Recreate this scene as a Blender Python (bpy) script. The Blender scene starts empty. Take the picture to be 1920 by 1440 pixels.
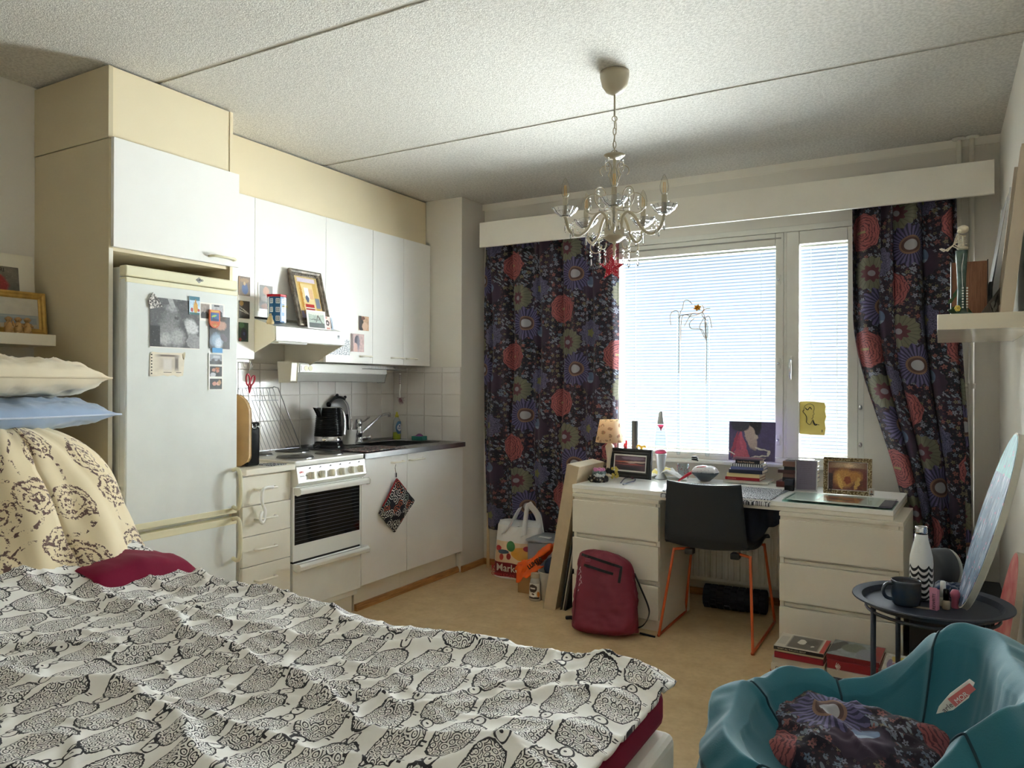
import bpy, math, random
from mathutils import Vector, Matrix, noise as mnoise
import numpy as np
random.seed(7)
SC = bpy.context.scene
COL = SC.collection
PI = math.pi

# ---------------------------------------------------------------- camera
CZ = 1.233; FPX = 1401.4
_y, _p, _r = math.radians(29.71), math.radians(-0.099), math.radians(0.171)
_F = Vector((-math.sin(_y), math.cos(_y), 0)); _R = Vector((math.cos(_y), math.sin(_y), 0)); _U = Vector((0, 0, 1))
_F2 = _F*math.cos(_p)-_U*math.sin(_p); _U2 = _U*math.cos(_p)+_F*math.sin(_p)
_R3 = _R*math.cos(_r)+_U2*math.sin(_r); _U3 = _U2*math.cos(_r)-_R*math.sin(_r)
CAMP = Vector((0, 0, CZ))
cd = bpy.data.cameras.new('camera'); cam = bpy.data.objects.new('camera', cd); COL.objects.link(cam)
cd.sensor_width = 36; cd.lens = 36*FPX/1920; cd.clip_start = .05
cam.matrix_world = Matrix.Translation(CAMP) @ Matrix((( _R3.x, _U3.x, -_F2.x, 0), (_R3.y, _U3.y, -_F2.y, 0), (_R3.z, _U3.z, -_F2.z, 0), (0, 0, 0, 1)))
SC.camera = cam
def _ray(u, v): return _R3*((u-960)/FPX)-_U3*((v-720)/FPX)+_F2
# a point of the photograph taken onto a real plane of the room
def AX(u, v, x): d = _ray(u, v); return CAMP+d*(x/d.x)
def AY(u, v, y): d = _ray(u, v); return CAMP+d*(y/d.y)
def AZ(u, v, z): d = _ray(u, v); return CAMP+d*((z-CZ)/d.z)

# ---------------------------------------------------------------- world, lights, exposure
w = bpy.data.worlds.new('sky'); SC.world = w; w.use_nodes = True
nt = w.node_tree; bg = nt.nodes['Background']
tc = nt.nodes.new('ShaderNodeTexCoord'); sp = nt.nodes.new('ShaderNodeSeparateXYZ'); rmp = nt.nodes.new('ShaderNodeValToRGB')
nt.links.new(tc.outputs['Generated'], sp.inputs[0]); nt.links.new(sp.outputs[2], rmp.inputs[0]); nt.links.new(rmp.outputs[0], bg.inputs[0])
rmp.color_ramp.elements[0].color = (.84, .93, 1, 1); rmp.color_ramp.elements[1].color = (.55, .74, 1, 1); rmp.color_ramp.elements[1].position = .8
bg.inputs[1].default_value = .56
def sun(name, strength, angle, dirv, col):
    l = bpy.data.lights.new(name, 'SUN'); l.energy = strength; l.angle = math.radians(angle); l.color = col
    o = bpy.data.objects.new(name, l); COL.objects.link(o)
    o.rotation_euler = Vector(dirv).to_track_quat('-Z', 'Y').to_euler(); o.location = (-1, 8, 4)
    return o
sun('daylight_fill', 46, 112, (-.38, -1, -.22), (.975, .975, 1.02))  # added wide sun lamp, stands in for sky and ground daylight at the window
SC.view_settings.view_transform = 'Standard'
try: SC.view_settings.look = 'None'
except Exception: pass
SC.view_settings.gamma = 1; SC.view_settings.use_curve_mapping = False
SC.view_settings.exposure = 1.50
cy = SC.cycles
cy.max_bounces = 12; cy.diffuse_bounces = 8; cy.glossy_bounces = 4; cy.transmission_bounces = 8; cy.transparent_max_bounces = 16
cy.use_denoising = True; cy.sample_clamp_indirect = 8; cy.caustics_reflective = False; cy.caustics_refractive = False

# ---------------------------------------------------------------- node expressions
def lin(c):
    c = c/255
    return c/12.92 if c <= .04045 else ((c+.055)/1.055)**2.4
def RGB(r, g, b): return (lin(r), lin(g), lin(b), 1)
class E:
    def __init__(s, G, k): s.G = G; s.k = k
    def m(s, op, *a): return s.G.math(op, s, *a)
    def __add__(s, o): return s.m('ADD', o)
    __radd__ = __add__
    def __sub__(s, o): return s.m('SUBTRACT', o)
    def __rsub__(s, o): return s.G.math('SUBTRACT', o, s)
    def __mul__(s, o): return s.m('MULTIPLY', o)
    __rmul__ = __mul__
    def __truediv__(s, o): return s.m('DIVIDE', o)
    def __rtruediv__(s, o): return s.G.math('DIVIDE', o, s)
    def __lt__(s, o): return s.m('LESS_THAN', o)
    def __gt__(s, o): return s.m('GREATER_THAN', o)
    def sin(s): return s.m('SINE')
    def cos(s): return s.m('COSINE')
    def abs(s): return s.m('ABSOLUTE')
    def fl(s): return s.m('FLOOR')
    def rnd(s): return s.m('ROUND')
    def fr(s): return s.m('FRACT')
    def sq(s): return s.m('SQRT')
    def pw(s, n): return s.m('POWER', n)
    def mn(s, o): return s.m('MINIMUM', o)
    def mx(s, o): return s.m('MAXIMUM', o)
    def cl(s): return s.mx(0.).mn(1.)
    def ss(s, a, b):      # smooth step from a to b
        return ((s-a)/(b-a)).cl()
class Graph:
    def __init__(G, name):
        G.mat = bpy.data.materials.new(name); G.mat.use_nodes = True
        G.nt = G.mat.node_tree; G.P = G.nt.nodes['Principled BSDF']; G._tc = None
    def put(G, sock, v):
        if isinstance(v, E): G.nt.links.new(v.k, sock)
        elif isinstance(v, (int, float)): sock.default_value = v if not hasattr(sock.default_value, '__len__') else (v, v, v, 1)[:len(sock.default_value)]
        elif isinstance(v, bpy.types.NodeSocket): G.nt.links.new(v, sock)
        else: sock.default_value = v[:len(sock.default_value)]
    def math(G, op, *a):
        n = G.nt.nodes.new('ShaderNodeMath'); n.operation = op
        for i, x in enumerate(a): G.put(n.inputs[i], x)
        return E(G, n.outputs[0])
    def tc(G, what):
        if not G._tc: G._tc = G.nt.nodes.new('ShaderNodeTexCoord')
        return G._tc.outputs[what]
    def sep(G, sock):
        n = G.nt.nodes.new('ShaderNodeSeparateXYZ'); G.nt.links.new(sock, n.inputs[0]); return [E(G, o) for o in n.outputs]
    def uv(G): return G.sep(G.tc('UV'))[:2]
    def ob(G): return G.sep(G.tc('Object'))
    def vec(G, x, y, z=0.):
        n = G.nt.nodes.new('ShaderNodeCombineXYZ')
        for i, q in enumerate((x, y, z)): G.put(n.inputs[i], q)
        return n.outputs[0]
    def noise(G, v, scale, detail=2., rough=.5):
        n = G.nt.nodes.new('ShaderNodeTexNoise'); n.inputs['Scale'].default_value = scale; n.inputs['Detail'].default_value = detail; n.inputs['Roughness'].default_value = rough
        G.nt.links.new(v, n.inputs['Vector']); return E(G, n.outputs[0])
    def vor(G, v, scale, rand=1., feat='F1', dim='2D'):
        n = G.nt.nodes.new('ShaderNodeTexVoronoi'); n.voronoi_dimensions = dim; n.feature = feat
        n.inputs['Scale'].default_value = scale; n.inputs['Randomness'].default_value = rand
        G.nt.links.new(v, n.inputs['Vector']); return n
    def mix(G, f, a, b):
        n = G.nt.nodes.new('ShaderNodeMix'); n.data_type = 'RGBA'
        G.put(n.inputs[0], f); G.put(n.inputs[6], a); G.put(n.inputs[7], b); return n.outputs[2]
    def bump(G, h, strength=.3, dist=.002):
        n = G.nt.nodes.new('ShaderNodeBump'); n.inputs['Strength'].default_value = strength; n.inputs['Distance'].default_value = dist
        G.put(n.inputs['Height'], h); G.nt.links.new(n.outputs[0], G.P.inputs['Normal'])
    def col(G, c): G.put(G.P.inputs['Base Color'], c); return G
def mat(name, c, rough=.5, metal=0., var=0., vs=8., bs=0., bsc=60., bd=.002, spec=None, trans=0., coat=0., emit=None, sheen=0., ior=None):
    G = Graph(name); P = G.P
    P.inputs['Roughness'].default_value = rough; P.inputs['Metallic'].default_value = metal
    if spec is not None: P.inputs['Specular IOR Level'].default_value = spec
    if trans: P.inputs['Transmission Weight'].default_value = trans
    if coat: P.inputs['Coat Weight'].default_value = coat
    if sheen: P.inputs['Sheen Weight'].default_value = sheen
    if ior: P.inputs['IOR'].default_value = ior
    if emit: P.inputs['Emission Color'].default_value = emit[0]; P.inputs['Emission Strength'].default_value = emit[1]
    v = G.tc('Object')
    n = G.noise(v, vs, 3.)
    k = var if var else .03
    d = tuple(max(0, x*(1-k)) for x in c[:3])+(1,); b = tuple(min(1, x*(1+k)) for x in c[:3])+(1,)
    G.col(G.mix(n.ss(.3, .7), d, b))
    if bs: G.bump(G.noise(v, bsc, 4.), bs, bd)
    return G.mat
def pic(name, base, shapes, rough=.35, ns=6., na=.25, border=None):
    """flat print: ellipses and rectangles over a base, in the unit square of the face"""
    G = Graph(name); G.P.inputs['Roughness'].default_value = rough
    x, y = G.uv(); n = G.noise(G.vec(x, y), ns, 4.)
    c = G.mix(n.ss(.3, .7), tuple(q*(1-na) for q in base[:3])+(1,), tuple(min(1, q*(1+na)) for q in base[:3])+(1,))
    wx = x+(n-.5)*.12; wy = y+(G.noise(G.vec(y, x), ns*1.3, 3.)-.5)*.12
    for s in shapes:
        k, cx, cyy, rx, ry, ang, cc = s[:7]; soft = s[7] if len(s) > 7 else .12
        ca, sa = math.cos(math.radians(ang)), math.sin(math.radians(ang))
        X, Y = (wx, wy) if k == 'e' else (x, y)
        a = ((X-cx)*ca+(Y-cyy)*sa)/rx; b = ((Y-cyy)*ca-(X-cx)*sa)/ry
        d = (a*a+b*b).sq() if k == 'e' else a.abs().mx(b.abs())
        f = 1-d.ss(1-soft, 1+soft*.2)
        c = G.mix(f, c, cc)
    n2 = G.noise(G.vec(x, y), 24., 4., .7); c = G.mix(n2.ss(.42, .70)*min(.5, na*1.4), c, tuple(q*.35 for q in base[:3])+(1,)); c = G.mix(n2.ss(.42, .25)*min(.35, na), c, (.75, .72, .68, 1))
    if border:
        bw, bb, bc = border
        e = ((x-.5).abs() > .5-bw).mx((y-.5-(bb-bw)/2).abs() > .5-(bb+bw)/2)
        c = G.mix(e, c, bc)
    G.col(c); return G.mat

# ---------------------------------------------------------------- meshes
class M:
    def __init__(s): s.v = []; s.f = []; s.uv = []; s.T = Matrix.Identity(4); s.hasuv = False
    def add(s, vs, fs, uvs=None):
        b = len(s.v); s.v += [s.T @ Vector(q) for q in vs]
        for i, f in enumerate(fs):
            s.f.append([b+k for k in f])
            if uvs: s.uv.append(uvs[i]); s.hasuv = True
            else: s.uv.append([(0, 0)]*len(f))
        return s
    def box(s, x0, x1, y0, y1, z0, z1):
        if x0 > x1: x0, x1 = x1, x0
        if y0 > y1: y0, y1 = y1, y0
        if z0 > z1: z0, z1 = z1, z0
        v = [(x, y, z) for z in (z0, z1) for y in (y0, y1) for x in (x0, x1)]
        q = [(0, 0), (1, 0), (1, 1), (0, 1)]
        return s.add(v, [(0, 2, 3, 1), (4, 5, 7, 6), (0, 1, 5, 4), (2, 6, 7, 3), (0, 4, 6, 2), (1, 3, 7, 5)], [[(0, 0)]*4, q, q, [(0, 0)]*4, [(0, 0)]*4, [(0, 0)]*4])
    def prism(s, pts, a0, a1, ax='y'):
        """polygon pts=(p,q) extruded along ax from a0 to a1; ax y: (x,z), x: (y,z), z: (x,y)"""
        def mk(p, a): return {'y': (p[0], a, p[1]), 'x': (a, p[0], p[1]), 'z': (p[0], p[1], a)}[ax]
        n = len(pts); v = [mk(p, a0) for p in pts]+[mk(p, a1) for p in pts]
        xs = [p[0] for p in pts]; ys = [p[1] for p in pts]; X0, X1, Y0, Y1 = min(xs), max(xs), min(ys), max(ys)
        uvp = [((p[0]-X0)/max(1e-6, X1-X0), (p[1]-Y0)/max(1e-6, Y1-Y0)) for p in pts]
        f = [list(range(n)), [n+k for k in range(n)][::-1]]; u = [uvp, uvp[::-1]]
        for k in range(n): f.append([k, (k+1) % n, n+(k+1) % n, n+k]); u.append([(0, 0)]*4)
        return s.add(v, f, u)
    def tube(s, pts, r, n=8, closed=False, cap=True):
        P = [Vector(p) for p in pts]; R = r if isinstance(r, (list, tuple)) else [r]*len(P)
        m = len(P); v = []; up = None
        for i in range(m):
            if closed: t = P[(i+1) % m]-P[i-1]
            else: t = P[min(i+1, m-1)]-P[max(i-1, 0)]
            if t.length < 1e-9: t = Vector((0, 0, 1))
            t.normalize()
            if up is None:
                up = t.orthogonal().normalized()
            up = (up-t*up.dot(t))
            if up.length < 1e-6: up = t.orthogonal()
            up.normalize(); sd = t.cross(up)
            for k in range(n):
                a = 2*PI*k/n; v.append(P[i]+(up*math.cos(a)+sd*math.sin(a))*R[i])
        f = []
        for i in range(m if closed else m-1):
            j = (i+1) % m
            for k in range(n): f.append([i*n+k, i*n+(k+1) % n, j*n+(k+1) % n, j*n+k])
        if cap and not closed: f.append(list(range(n))[::-1]); f.append([(m-1)*n+k for k in range(n)])
        return s.add(v, f)
    def lathe(s, prof, c=(0, 0, 0), n=24, sx=1., sy=1., uvm=False):
        v = []; c = Vector(c)
        for r, z in prof:
            for k in range(n):
                a = 2*PI*k/n; v.append(c+Vector((r*math.cos(a)*sx, r*math.sin(a)*sy, z)))
        f = []; u = []; L = len(prof)
        for i in range(L-1):
            for k in range(n):
                f.append([i*n+k, i*n+(k+1) % n, (i+1)*n+(k+1) % n, (i+1)*n+k])
                u.append([(k/n, i/(L-1)), ((k+1)/n, i/(L-1)), ((k+1)/n, (i+1)/(L-1)), (k/n, (i+1)/(L-1))])
        if prof[0][0] > 1e-5: f.append(list(range(n))[::-1]); u.append([(0, 0)]*n)
        if prof[-1][0] > 1e-5: f.append([(L-1)*n+k for k in range(n)]); u.append([(0, 0)]*n)
        return s.add(v, f, u)
    def cyl(s, p, q, r, n=16):
        return s.tube([p, q], r, n)
    def ball(s, c, r, n=12, m=8, sx=1., sy=1., sz=1.):
        return s.lathe([(max(1e-6, r*math.sin(PI*i/m)), -r*sz*math.cos(PI*i/m)) for i in range(m+1)], c, n, sx, sy)
    def grid(s, fn, nu, nv, uvf=None):
        v = [fn(i/nu, j/nv) for j in range(nv+1) for i in range(nu+1)]; f = []; u = []
        g = uvf or (lambda a, b: (a, b))
        for j in range(nv):
            for i in range(nu):
                a = j*(nu+1)+i; f.append([a, a+1, a+nu+2, a+nu+1])
                u.append([g(i/nu, j/nv), g((i+1)/nu, j/nv), g((i+1)/nu, (j+1)/nv), g(i/nu, (j+1)/nv)])
        return s.add(v, f, u)
def at(x=0, y=0, z=0, rz=0, rx=0, ry=0):
    return Matrix.Translation((x, y, z)) @ Matrix.Rotation(rz, 4, 'Z') @ Matrix.Rotation(ry, 4, 'Y') @ Matrix.Rotation(rx, 4, 'X')
def frame3(tl, tr, bl):
    """local frame of a flat thing from three of its corners: x to the right, z up, y into it, origin bottom left"""
    tl, tr, bl = Vector(tl), Vector(tr), Vector(bl); X = (tr-tl); w_ = X.length; X.normalize(); Z = tl-bl; Z = Z-X*Z.dot(X); h_ = Z.length; Z.normalize(); Y = Z.cross(X)
    return Matrix(((X.x, Y.x, Z.x, bl.x), (X.y, Y.y, Z.y, bl.y), (X.z, Y.z, Z.z, bl.z), (0, 0, 0, 1))), w_, h_
WM = {}
def thing(name, label, cat, loc=(0, 0, 0), rz=0, group=None, m=None):
    o = bpy.data.objects.new(name, None); COL.objects.link(o); o.empty_display_size = .05
    mm = m if m is not None else Matrix.Translation(Vector(loc)) @ Matrix.Rotation(rz, 4, 'Z')
    o.matrix_world = mm; WM[o.name] = mm.copy(); o['label'] = label; o['category'] = cat
    if group: o['group'] = group
    return o
def struct_root(name):
    o = bpy.data.objects.new(name, None); COL.objects.link(o); WM[o.name] = Matrix.Identity(4); o['kind'] = 'structure'; return o
def obj(name, mb, material, parent=None, world=True, bevel=0, smooth=False, sub=0, solid=0, label=None, kind=None, seg=2):
    me = bpy.data.meshes.new(name)
    V = mb.v; wm = Matrix.Identity(4)
    if parent is None:
        if world and V:
            xs = [v.x for v in V]; ys = [v.y for v in V]; zs = [v.z for v in V]
            L = Vector(((min(xs)+max(xs))/2, (min(ys)+max(ys))/2, min(zs))); wm = Matrix.Translation(L); V = [v-L for v in V]
    else:
        pm = WM[parent.name]
        wm = pm
        if world: inv = pm.inverted(); V = [inv @ v for v in V]
    me.from_pydata([tuple(v) for v in V], [], mb.f); 
    if mb.hasuv:
        uvl = me.uv_layers.new(name='UVMap'); flat = [c for f in mb.uv for p in f for c in p]; uvl.data.foreach_set('uv', flat)
    me.materials.append(material)
    if smooth: me.polygons.foreach_set('use_smooth', [True]*len(me.polygons))
    me.update()
    o = bpy.data.objects.new(name, me); COL.objects.link(o)
    if parent is not None: o.parent = parent
    else: o.matrix_world = wm
    WM[o.name] = wm.copy()
    if bevel:
        b = o.modifiers.new('bevel', 'BEVEL'); b.width = bevel; b.segments = seg; b.limit_method = 'ANGLE'; b.harden_normals = False
    if solid:
        q = o.modifiers.new('solid', 'SOLIDIFY'); q.thickness = solid; q.offset = 0
    if sub:
        q = o.modifiers.new('sub', 'SUBSURF'); q.levels = sub; q.render_levels = sub
    if label: o['label'] = label
    if kind: o['kind'] = kind
    return o
def solo(name, label, cat, mb, material, group=None, **k):
    o = obj(name, mb, material, None, **k); o['label'] = label; o['category'] = cat
    if group: o['group'] = group
    return o
def struct(name, mb, material, parent=None, **k): return obj(name, mb, material, parent, kind='structure', **k)
def dup(o, m=None, label=None, group=None, parent=None):
    c = o.copy(); COL.objects.link(c)
    if parent is not None: c.parent = parent
    if m is not None: c.matrix_world = m; WM[c.name] = m.copy()
    if label: c['label'] = label
    if group: c['group'] = group
    for ch in list(o.children): dup(ch, parent=c)
    return c
def text(name, s, size, material, parent, m, depth=.0004, label=None, sx=1., bold=0.):
    """lettering as thin mesh; m places the text (x right, y up, z out of the surface) in world space"""
    cu = bpy.data.curves.new('t', 'FONT'); cu.body = s; cu.size = size; cu.extrude = depth; cu.offset = bold; cu.resolution_u = 3
    to = bpy.data.objects.new('t', cu); COL.objects.link(to)
    me0 = to.to_mesh(); mb = M(); mb.T = m @ Matrix.Diagonal((sx, 1, 1, 1))
    mb.add([tuple(v.co) for v in me0.vertices], [list(p.vertices) for p in me0.polygons])
    to.to_mesh_clear(); bpy.data.objects.remove(to); bpy.data.curves.remove(cu)
    return obj(name, mb, material, parent, label=label)
def tri(p, q): return Matrix(((p[0].x, p[1].x, p[2].x, q.x), (p[0].y, p[1].y, p[2].y, q.y), (p[0].z, p[1].z, p[2].z, q.z), (0, 0, 0, 1)))
def TX(o): return tri((Vector((0, 1, 0)), Vector((0, 0, 1)), Vector((1, 0, 0))), Vector(o))     # text on a plane facing +x
def TY(o): return tri((Vector((1, 0, 0)), Vector((0, 0, 1)), Vector((0, -1, 0))), Vector(o))    # text on a plane facing -y
def arc(c, r, a0, a1, n, pl='xz', sy=1.):
    o = []
    for i in range(n+1):
        a = math.radians(a0+(a1-a0)*i/n); p, q = r*math.cos(a), r*math.sin(a)*sy
        o.append({'xz': (c[0]+p, c[1], c[2]+q), 'yz': (c[0], c[1]+p, c[2]+q), 'xy': (c[0]+p, c[1]+q, c[2])}[pl])
    return o
def circ(r, n, cx=0, cy_=0, sy=1.): return [(cx+r*math.cos(2*PI*k/n), cy_+r*sy*math.sin(2*PI*k/n)) for k in range(n)]
def smoothpath(pts, k=6):
    P = [Vector(p) for p in pts]; o = []
    for i in range(len(P)-1):
        a, b, c, d = P[max(0, i-1)], P[i], P[i+1], P[min(len(P)-1, i+2)]
        for j in range(k):
            t = j/k; o.append(.5*((2*b)+(c-a)*t+(2*a-5*b+4*c-d)*t*t+(3*b-a-3*c+d)*t*t*t))
    o.append(P[-1]); return o
def fbm(x, y, z=0., o=3): return mnoise.fractal(Vector((x, y, z)), 1.0, 2.0, o)
def ridge(t): return 1-abs(math.sin(t))

# ---------------------------------------------------------------- materials
WHITE = mat('white_paint', RGB(238, 234, 224), .7, var=.02)
WALLM = mat('wall_paint', RGB(226, 222, 213), .85, var=.03, vs=2, bs=.15, bsc=120)
CEILM = Graph('ceiling_spray'); 
_v = CEILM.tc('Object'); CEILM.col(CEILM.mix(CEILM.noise(_v, 90., 2.).ss(.35, .65), RGB(198, 195, 188), RGB(222, 219, 212))); CEILM.P.inputs['Roughness'].default_value = .95
CEILM.bump(CEILM.noise(_v, 190., 2.), .8, .004); CEILM = CEILM.mat
JOINT = mat('joint_filler', RGB(196, 190, 178), .8)
CAB = mat('white_laminate', RGB(242, 241, 237), .28, var=.01)
CABW = mat('warm_white_laminate', RGB(234, 229, 214), .35, var=.01)
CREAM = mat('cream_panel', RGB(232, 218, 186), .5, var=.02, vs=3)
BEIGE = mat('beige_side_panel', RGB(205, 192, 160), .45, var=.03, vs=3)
FRIDGE = mat('fridge_enamel', RGB(226, 229, 226), .22, coat=.3)
FRTRIM = mat('aged_cream_plastic', RGB(228, 222, 190), .4)
ENAMEL = mat('stove_enamel', RGB(240, 240, 234), .2, coat=.3)
STEEL = mat('brushed_steel', RGB(176, 176, 176), .28, metal=1., bs=.05, bsc=200)
CHROME = mat('chrome', RGB(215, 215, 218), .1, metal=1.)
BLACK = mat('black_plastic', RGB(18, 19, 22), .35)
BLACKG = mat('black_gloss', RGB(8, 8, 11), .16, spec=.25)
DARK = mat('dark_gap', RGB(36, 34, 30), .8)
HOTP = mat('hotplate_iron', RGB(62, 62, 60), .5, bs=.1)
GREYP = mat('grey_plastic', RGB(150, 148, 142), .45)
WOOD = Graph('oak_baseboard'); _x = WOOD.ob(); _n = WOOD.noise(WOOD.vec(_x[0]*3., _x[1]*3., _x[2]*60.), 3., 4.)
WOOD.col(WOOD.mix(_n.ss(.3, .7), RGB(150, 98, 50), RGB(200, 150, 90))); WOOD.P.inputs['Roughness'].default_value = .4; WOOD = WOOD.mat
def tilemat():
    G = Graph('glazed_tile'); G.P.inputs['Roughness'].default_value = .12
    v = G.tc('Object'); G.col(G.mix(G.noise(v, 4., 2.).ss(.3, .7), RGB(226, 220, 214), RGB(238, 234, 230))); G.bump(G.noise(v, 60., 3.), .12, .003); return G.mat
TILE = tilemat(); GROUT = mat('tile_grout', RGB(214, 208, 200), .9)
def floormat():
    G = Graph('linoleum'); v = G.tc('Object'); a = G.noise(v, 9., 5., .65); b = G.noise(v, 40., 3.)
    c = G.mix(a.ss(.3, .7), RGB(206, 176, 130), RGB(226, 200, 156)); c = G.mix((b.ss(.45, .75))*.35, c, RGB(188, 156, 110))
    G.col(c); G.P.inputs['Roughness'].default_value = .42; return G.mat
FLOORM = floormat()
def glassmat():
    G = Graph('window_glass'); n = G.nt; t = n.nodes.new('ShaderNodeBsdfTransparent'); g = n.nodes.new('ShaderNodeBsdfGlossy'); g.inputs['Roughness'].default_value = .02
    mx = n.nodes.new('ShaderNodeMixShader'); f = n.nodes.new('ShaderNodeFresnel'); f.inputs[0].default_value = 1.2
    t.inputs[0].default_value = (.97, .99, .98, 1)
    ge = n.nodes.new('ShaderNodeNewGeometry'); iv = n.nodes.new('ShaderNodeMath'); iv.operation = 'SUBTRACT'; iv.inputs[0].default_value = 1; n.links.new(ge.outputs['Backfacing'], iv.inputs[1]); ml = n.nodes.new('ShaderNodeMath'); ml.operation = 'MULTIPLY'; n.links.new(f.outputs[0], ml.inputs[0]); n.links.new(iv.outputs[0], ml.inputs[1]); n.links.new(ml.outputs[0], mx.inputs[0]); n.links.new(t.outputs[0], mx.inputs[1]); n.links.new(g.outputs[0], mx.inputs[2]); n.links.new(mx.outputs[0], n.nodes['Material Output'].inputs[0]); return G.mat
GLASS = glassmat()
def thinglass(name, tint, fac=1.45, rim=.9):
    G = Graph(name); n = G.nt; t = n.nodes.new('ShaderNodeBsdfTransparent'); g = n.nodes.new('ShaderNodeBsdfGlossy'); g.inputs['Roughness'].default_value = .03
    mx = n.nodes.new('ShaderNodeMixShader'); f = n.nodes.new('ShaderNodeFresnel'); f.inputs[0].default_value = fac; t.inputs[0].default_value = tint
    ge = n.nodes.new('ShaderNodeNewGeometry'); iv = n.nodes.new('ShaderNodeMath'); iv.operation = 'SUBTRACT'; iv.inputs[0].default_value = 1; n.links.new(ge.outputs['Backfacing'], iv.inputs[1]); ml = n.nodes.new('ShaderNodeMath'); ml.operation = 'MULTIPLY'; n.links.new(f.outputs[0], ml.inputs[0]); n.links.new(iv.outputs[0], ml.inputs[1]); n.links.new(ml.outputs[0], mx.inputs[0]); n.links.new(t.outputs[0], mx.inputs[1]); n.links.new(g.outputs[0], mx.inputs[2]); n.links.new(mx.outputs[0], n.nodes['Material Output'].inputs[0]); lw = n.nodes.new('ShaderNodeLayerWeight'); lw.inputs[0].default_value = .5; pw_ = G.math('POWER', E(G, lw.outputs['Facing']), 3.0); n.links.new(G.mix(pw_*rim, tint, tuple(q*.3 for q in tint[:3])+(1,)), t.inputs[0]); return G.mat
CLEAR = thinglass('clear_glass', (.9, .95, .97, 1), 1.5)
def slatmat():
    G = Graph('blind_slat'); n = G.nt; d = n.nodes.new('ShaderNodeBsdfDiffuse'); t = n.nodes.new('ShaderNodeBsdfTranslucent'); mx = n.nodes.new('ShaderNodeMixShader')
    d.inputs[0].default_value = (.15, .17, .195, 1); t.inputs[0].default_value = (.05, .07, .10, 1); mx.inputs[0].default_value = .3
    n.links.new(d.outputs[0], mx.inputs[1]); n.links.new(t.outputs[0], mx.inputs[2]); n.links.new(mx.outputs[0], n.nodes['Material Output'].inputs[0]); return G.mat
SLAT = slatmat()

# ================================================================ room shell
XL, XC, XR, YF, YC, H = -3.30, -2.732, .263, 4.40, 4.114, 2.476
YB = -1.6
struct('floor', M().box(XL-.1, XR+.1, YB, YF+.1, -.1, 0), FLOORM)
ce = struct_root('ceiling')
for i, (a, b) in enumerate(((YB, .74), (.76, 1.94), (1.96, 3.14), (3.16, YF+.1))):
    struct('ceiling_slab', M().box(XL-.1, XR+.1, a+.002, b-.002, H, H+.12), CEILM, ce)
struct('ceiling_joint', M().box(XL-.1, XR+.1, YB, YF, H+.004, H+.05), JOINT, ce)
wl = struct('wall_left', M().box(XL-.15, XL, YB, YF+.1, 0, H+.05), WALLM)
struct('wall_right', M().box(XR, XR+.15, YB, YF+.1, 0, H+.05), WALLM)
struct('wall_near', M().box(XL-.1, XR+.1, YB-.15, YB, 0, H+.05), WALLM)
WX0, WX1, WZ0, WZ1 = -1.835, -.345, .80, 2.13
mb = M(); T_ = .28
mb.box(XL, WX0, YF, YF+T_, 0, H+.05); mb.box(WX1, XR+.1, YF, YF+T_, 0, H+.05); mb.box(WX0, WX1, YF, YF+T_, 0, WZ0); mb.box(WX0, WX1, YF, YF+T_, WZ1, H+.05)
struct('wall_far', mb, WALLM)
wc = struct('wall_column', M().box(XL, XC, YC, YF, 0, H), WALLM)
struct('trim_1', M().prism([(XC, H), (XR, H), (XR, H-.03), (XC, H-.03)], YF-.03, YF, 'y'), WHITE, bevel=.012, seg=3)
struct('baseboard_left', M().box(XC, XC+.014, YC, YF, 0, .04), WOOD)
struct('baseboard_far', M().box(XC+.014, XR, YF-.014, YF, 0, .04), WOOD)
struct('baseboard_right', M().box(XR-.014, XR, 1.2, YF-.014, 0, .04), WOOD)
# tiles on the kitchen wall and on the column
ZL = [.86, 1.026, 1.171, 1.316, 1.353]
struct('tile_grout', M().box(XL, XL+.006, 2.31, YC, .80, 1.353), GROUT, wl)
struct('tile_grout', M().box(XL+.006, XC-.001, YC-.006, YC, .80, 1.353), GROUT, wc)
full = {}
def tile(par, x0, x1, y0, y1, z0, z1):
    key = (round(x1-x0, 4), round(y1-y0, 4), round(z1-z0, 4))
    c = Vector(((x0+x1)/2, (y0+y1)/2, (z0+z1)/2))
    if key not in full:
        mb = M(); mb.box(-(x1-x0)/2, (x1-x0)/2, -(y1-y0)/2, (y1-y0)/2, -(z1-z0)/2, (z1-z0)/2)
        o = obj('tile', mb, TILE, par, world=False, bevel=.0018, seg=1); full[key] = o
    else:
        o = full[key].copy(); COL.objects.link(o); o.parent = par
    o.matrix_local = WM[par.name].inverted() @ Matrix.Translation(c)
ys = [2.325+.15*k for k in range(12)]+[YC-.006]
for j in range(4):
    for i in range(len(ys)-1): tile(wl, XL+.006, XL+.012, ys[i]+.0015, ys[i+1]-.0015, ZL[j]+.0015, ZL[j+1]-.0015)
xs = [XL+.012, -3.17, -3.024, -2.878, XC]
for j in range(4):
    for i in range(4): tile(wc, xs[i]+.0015, xs[i+1]-.0015, YC-.012, YC-.006, ZL[j]+.0015, ZL[j+1]-.0015)
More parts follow.
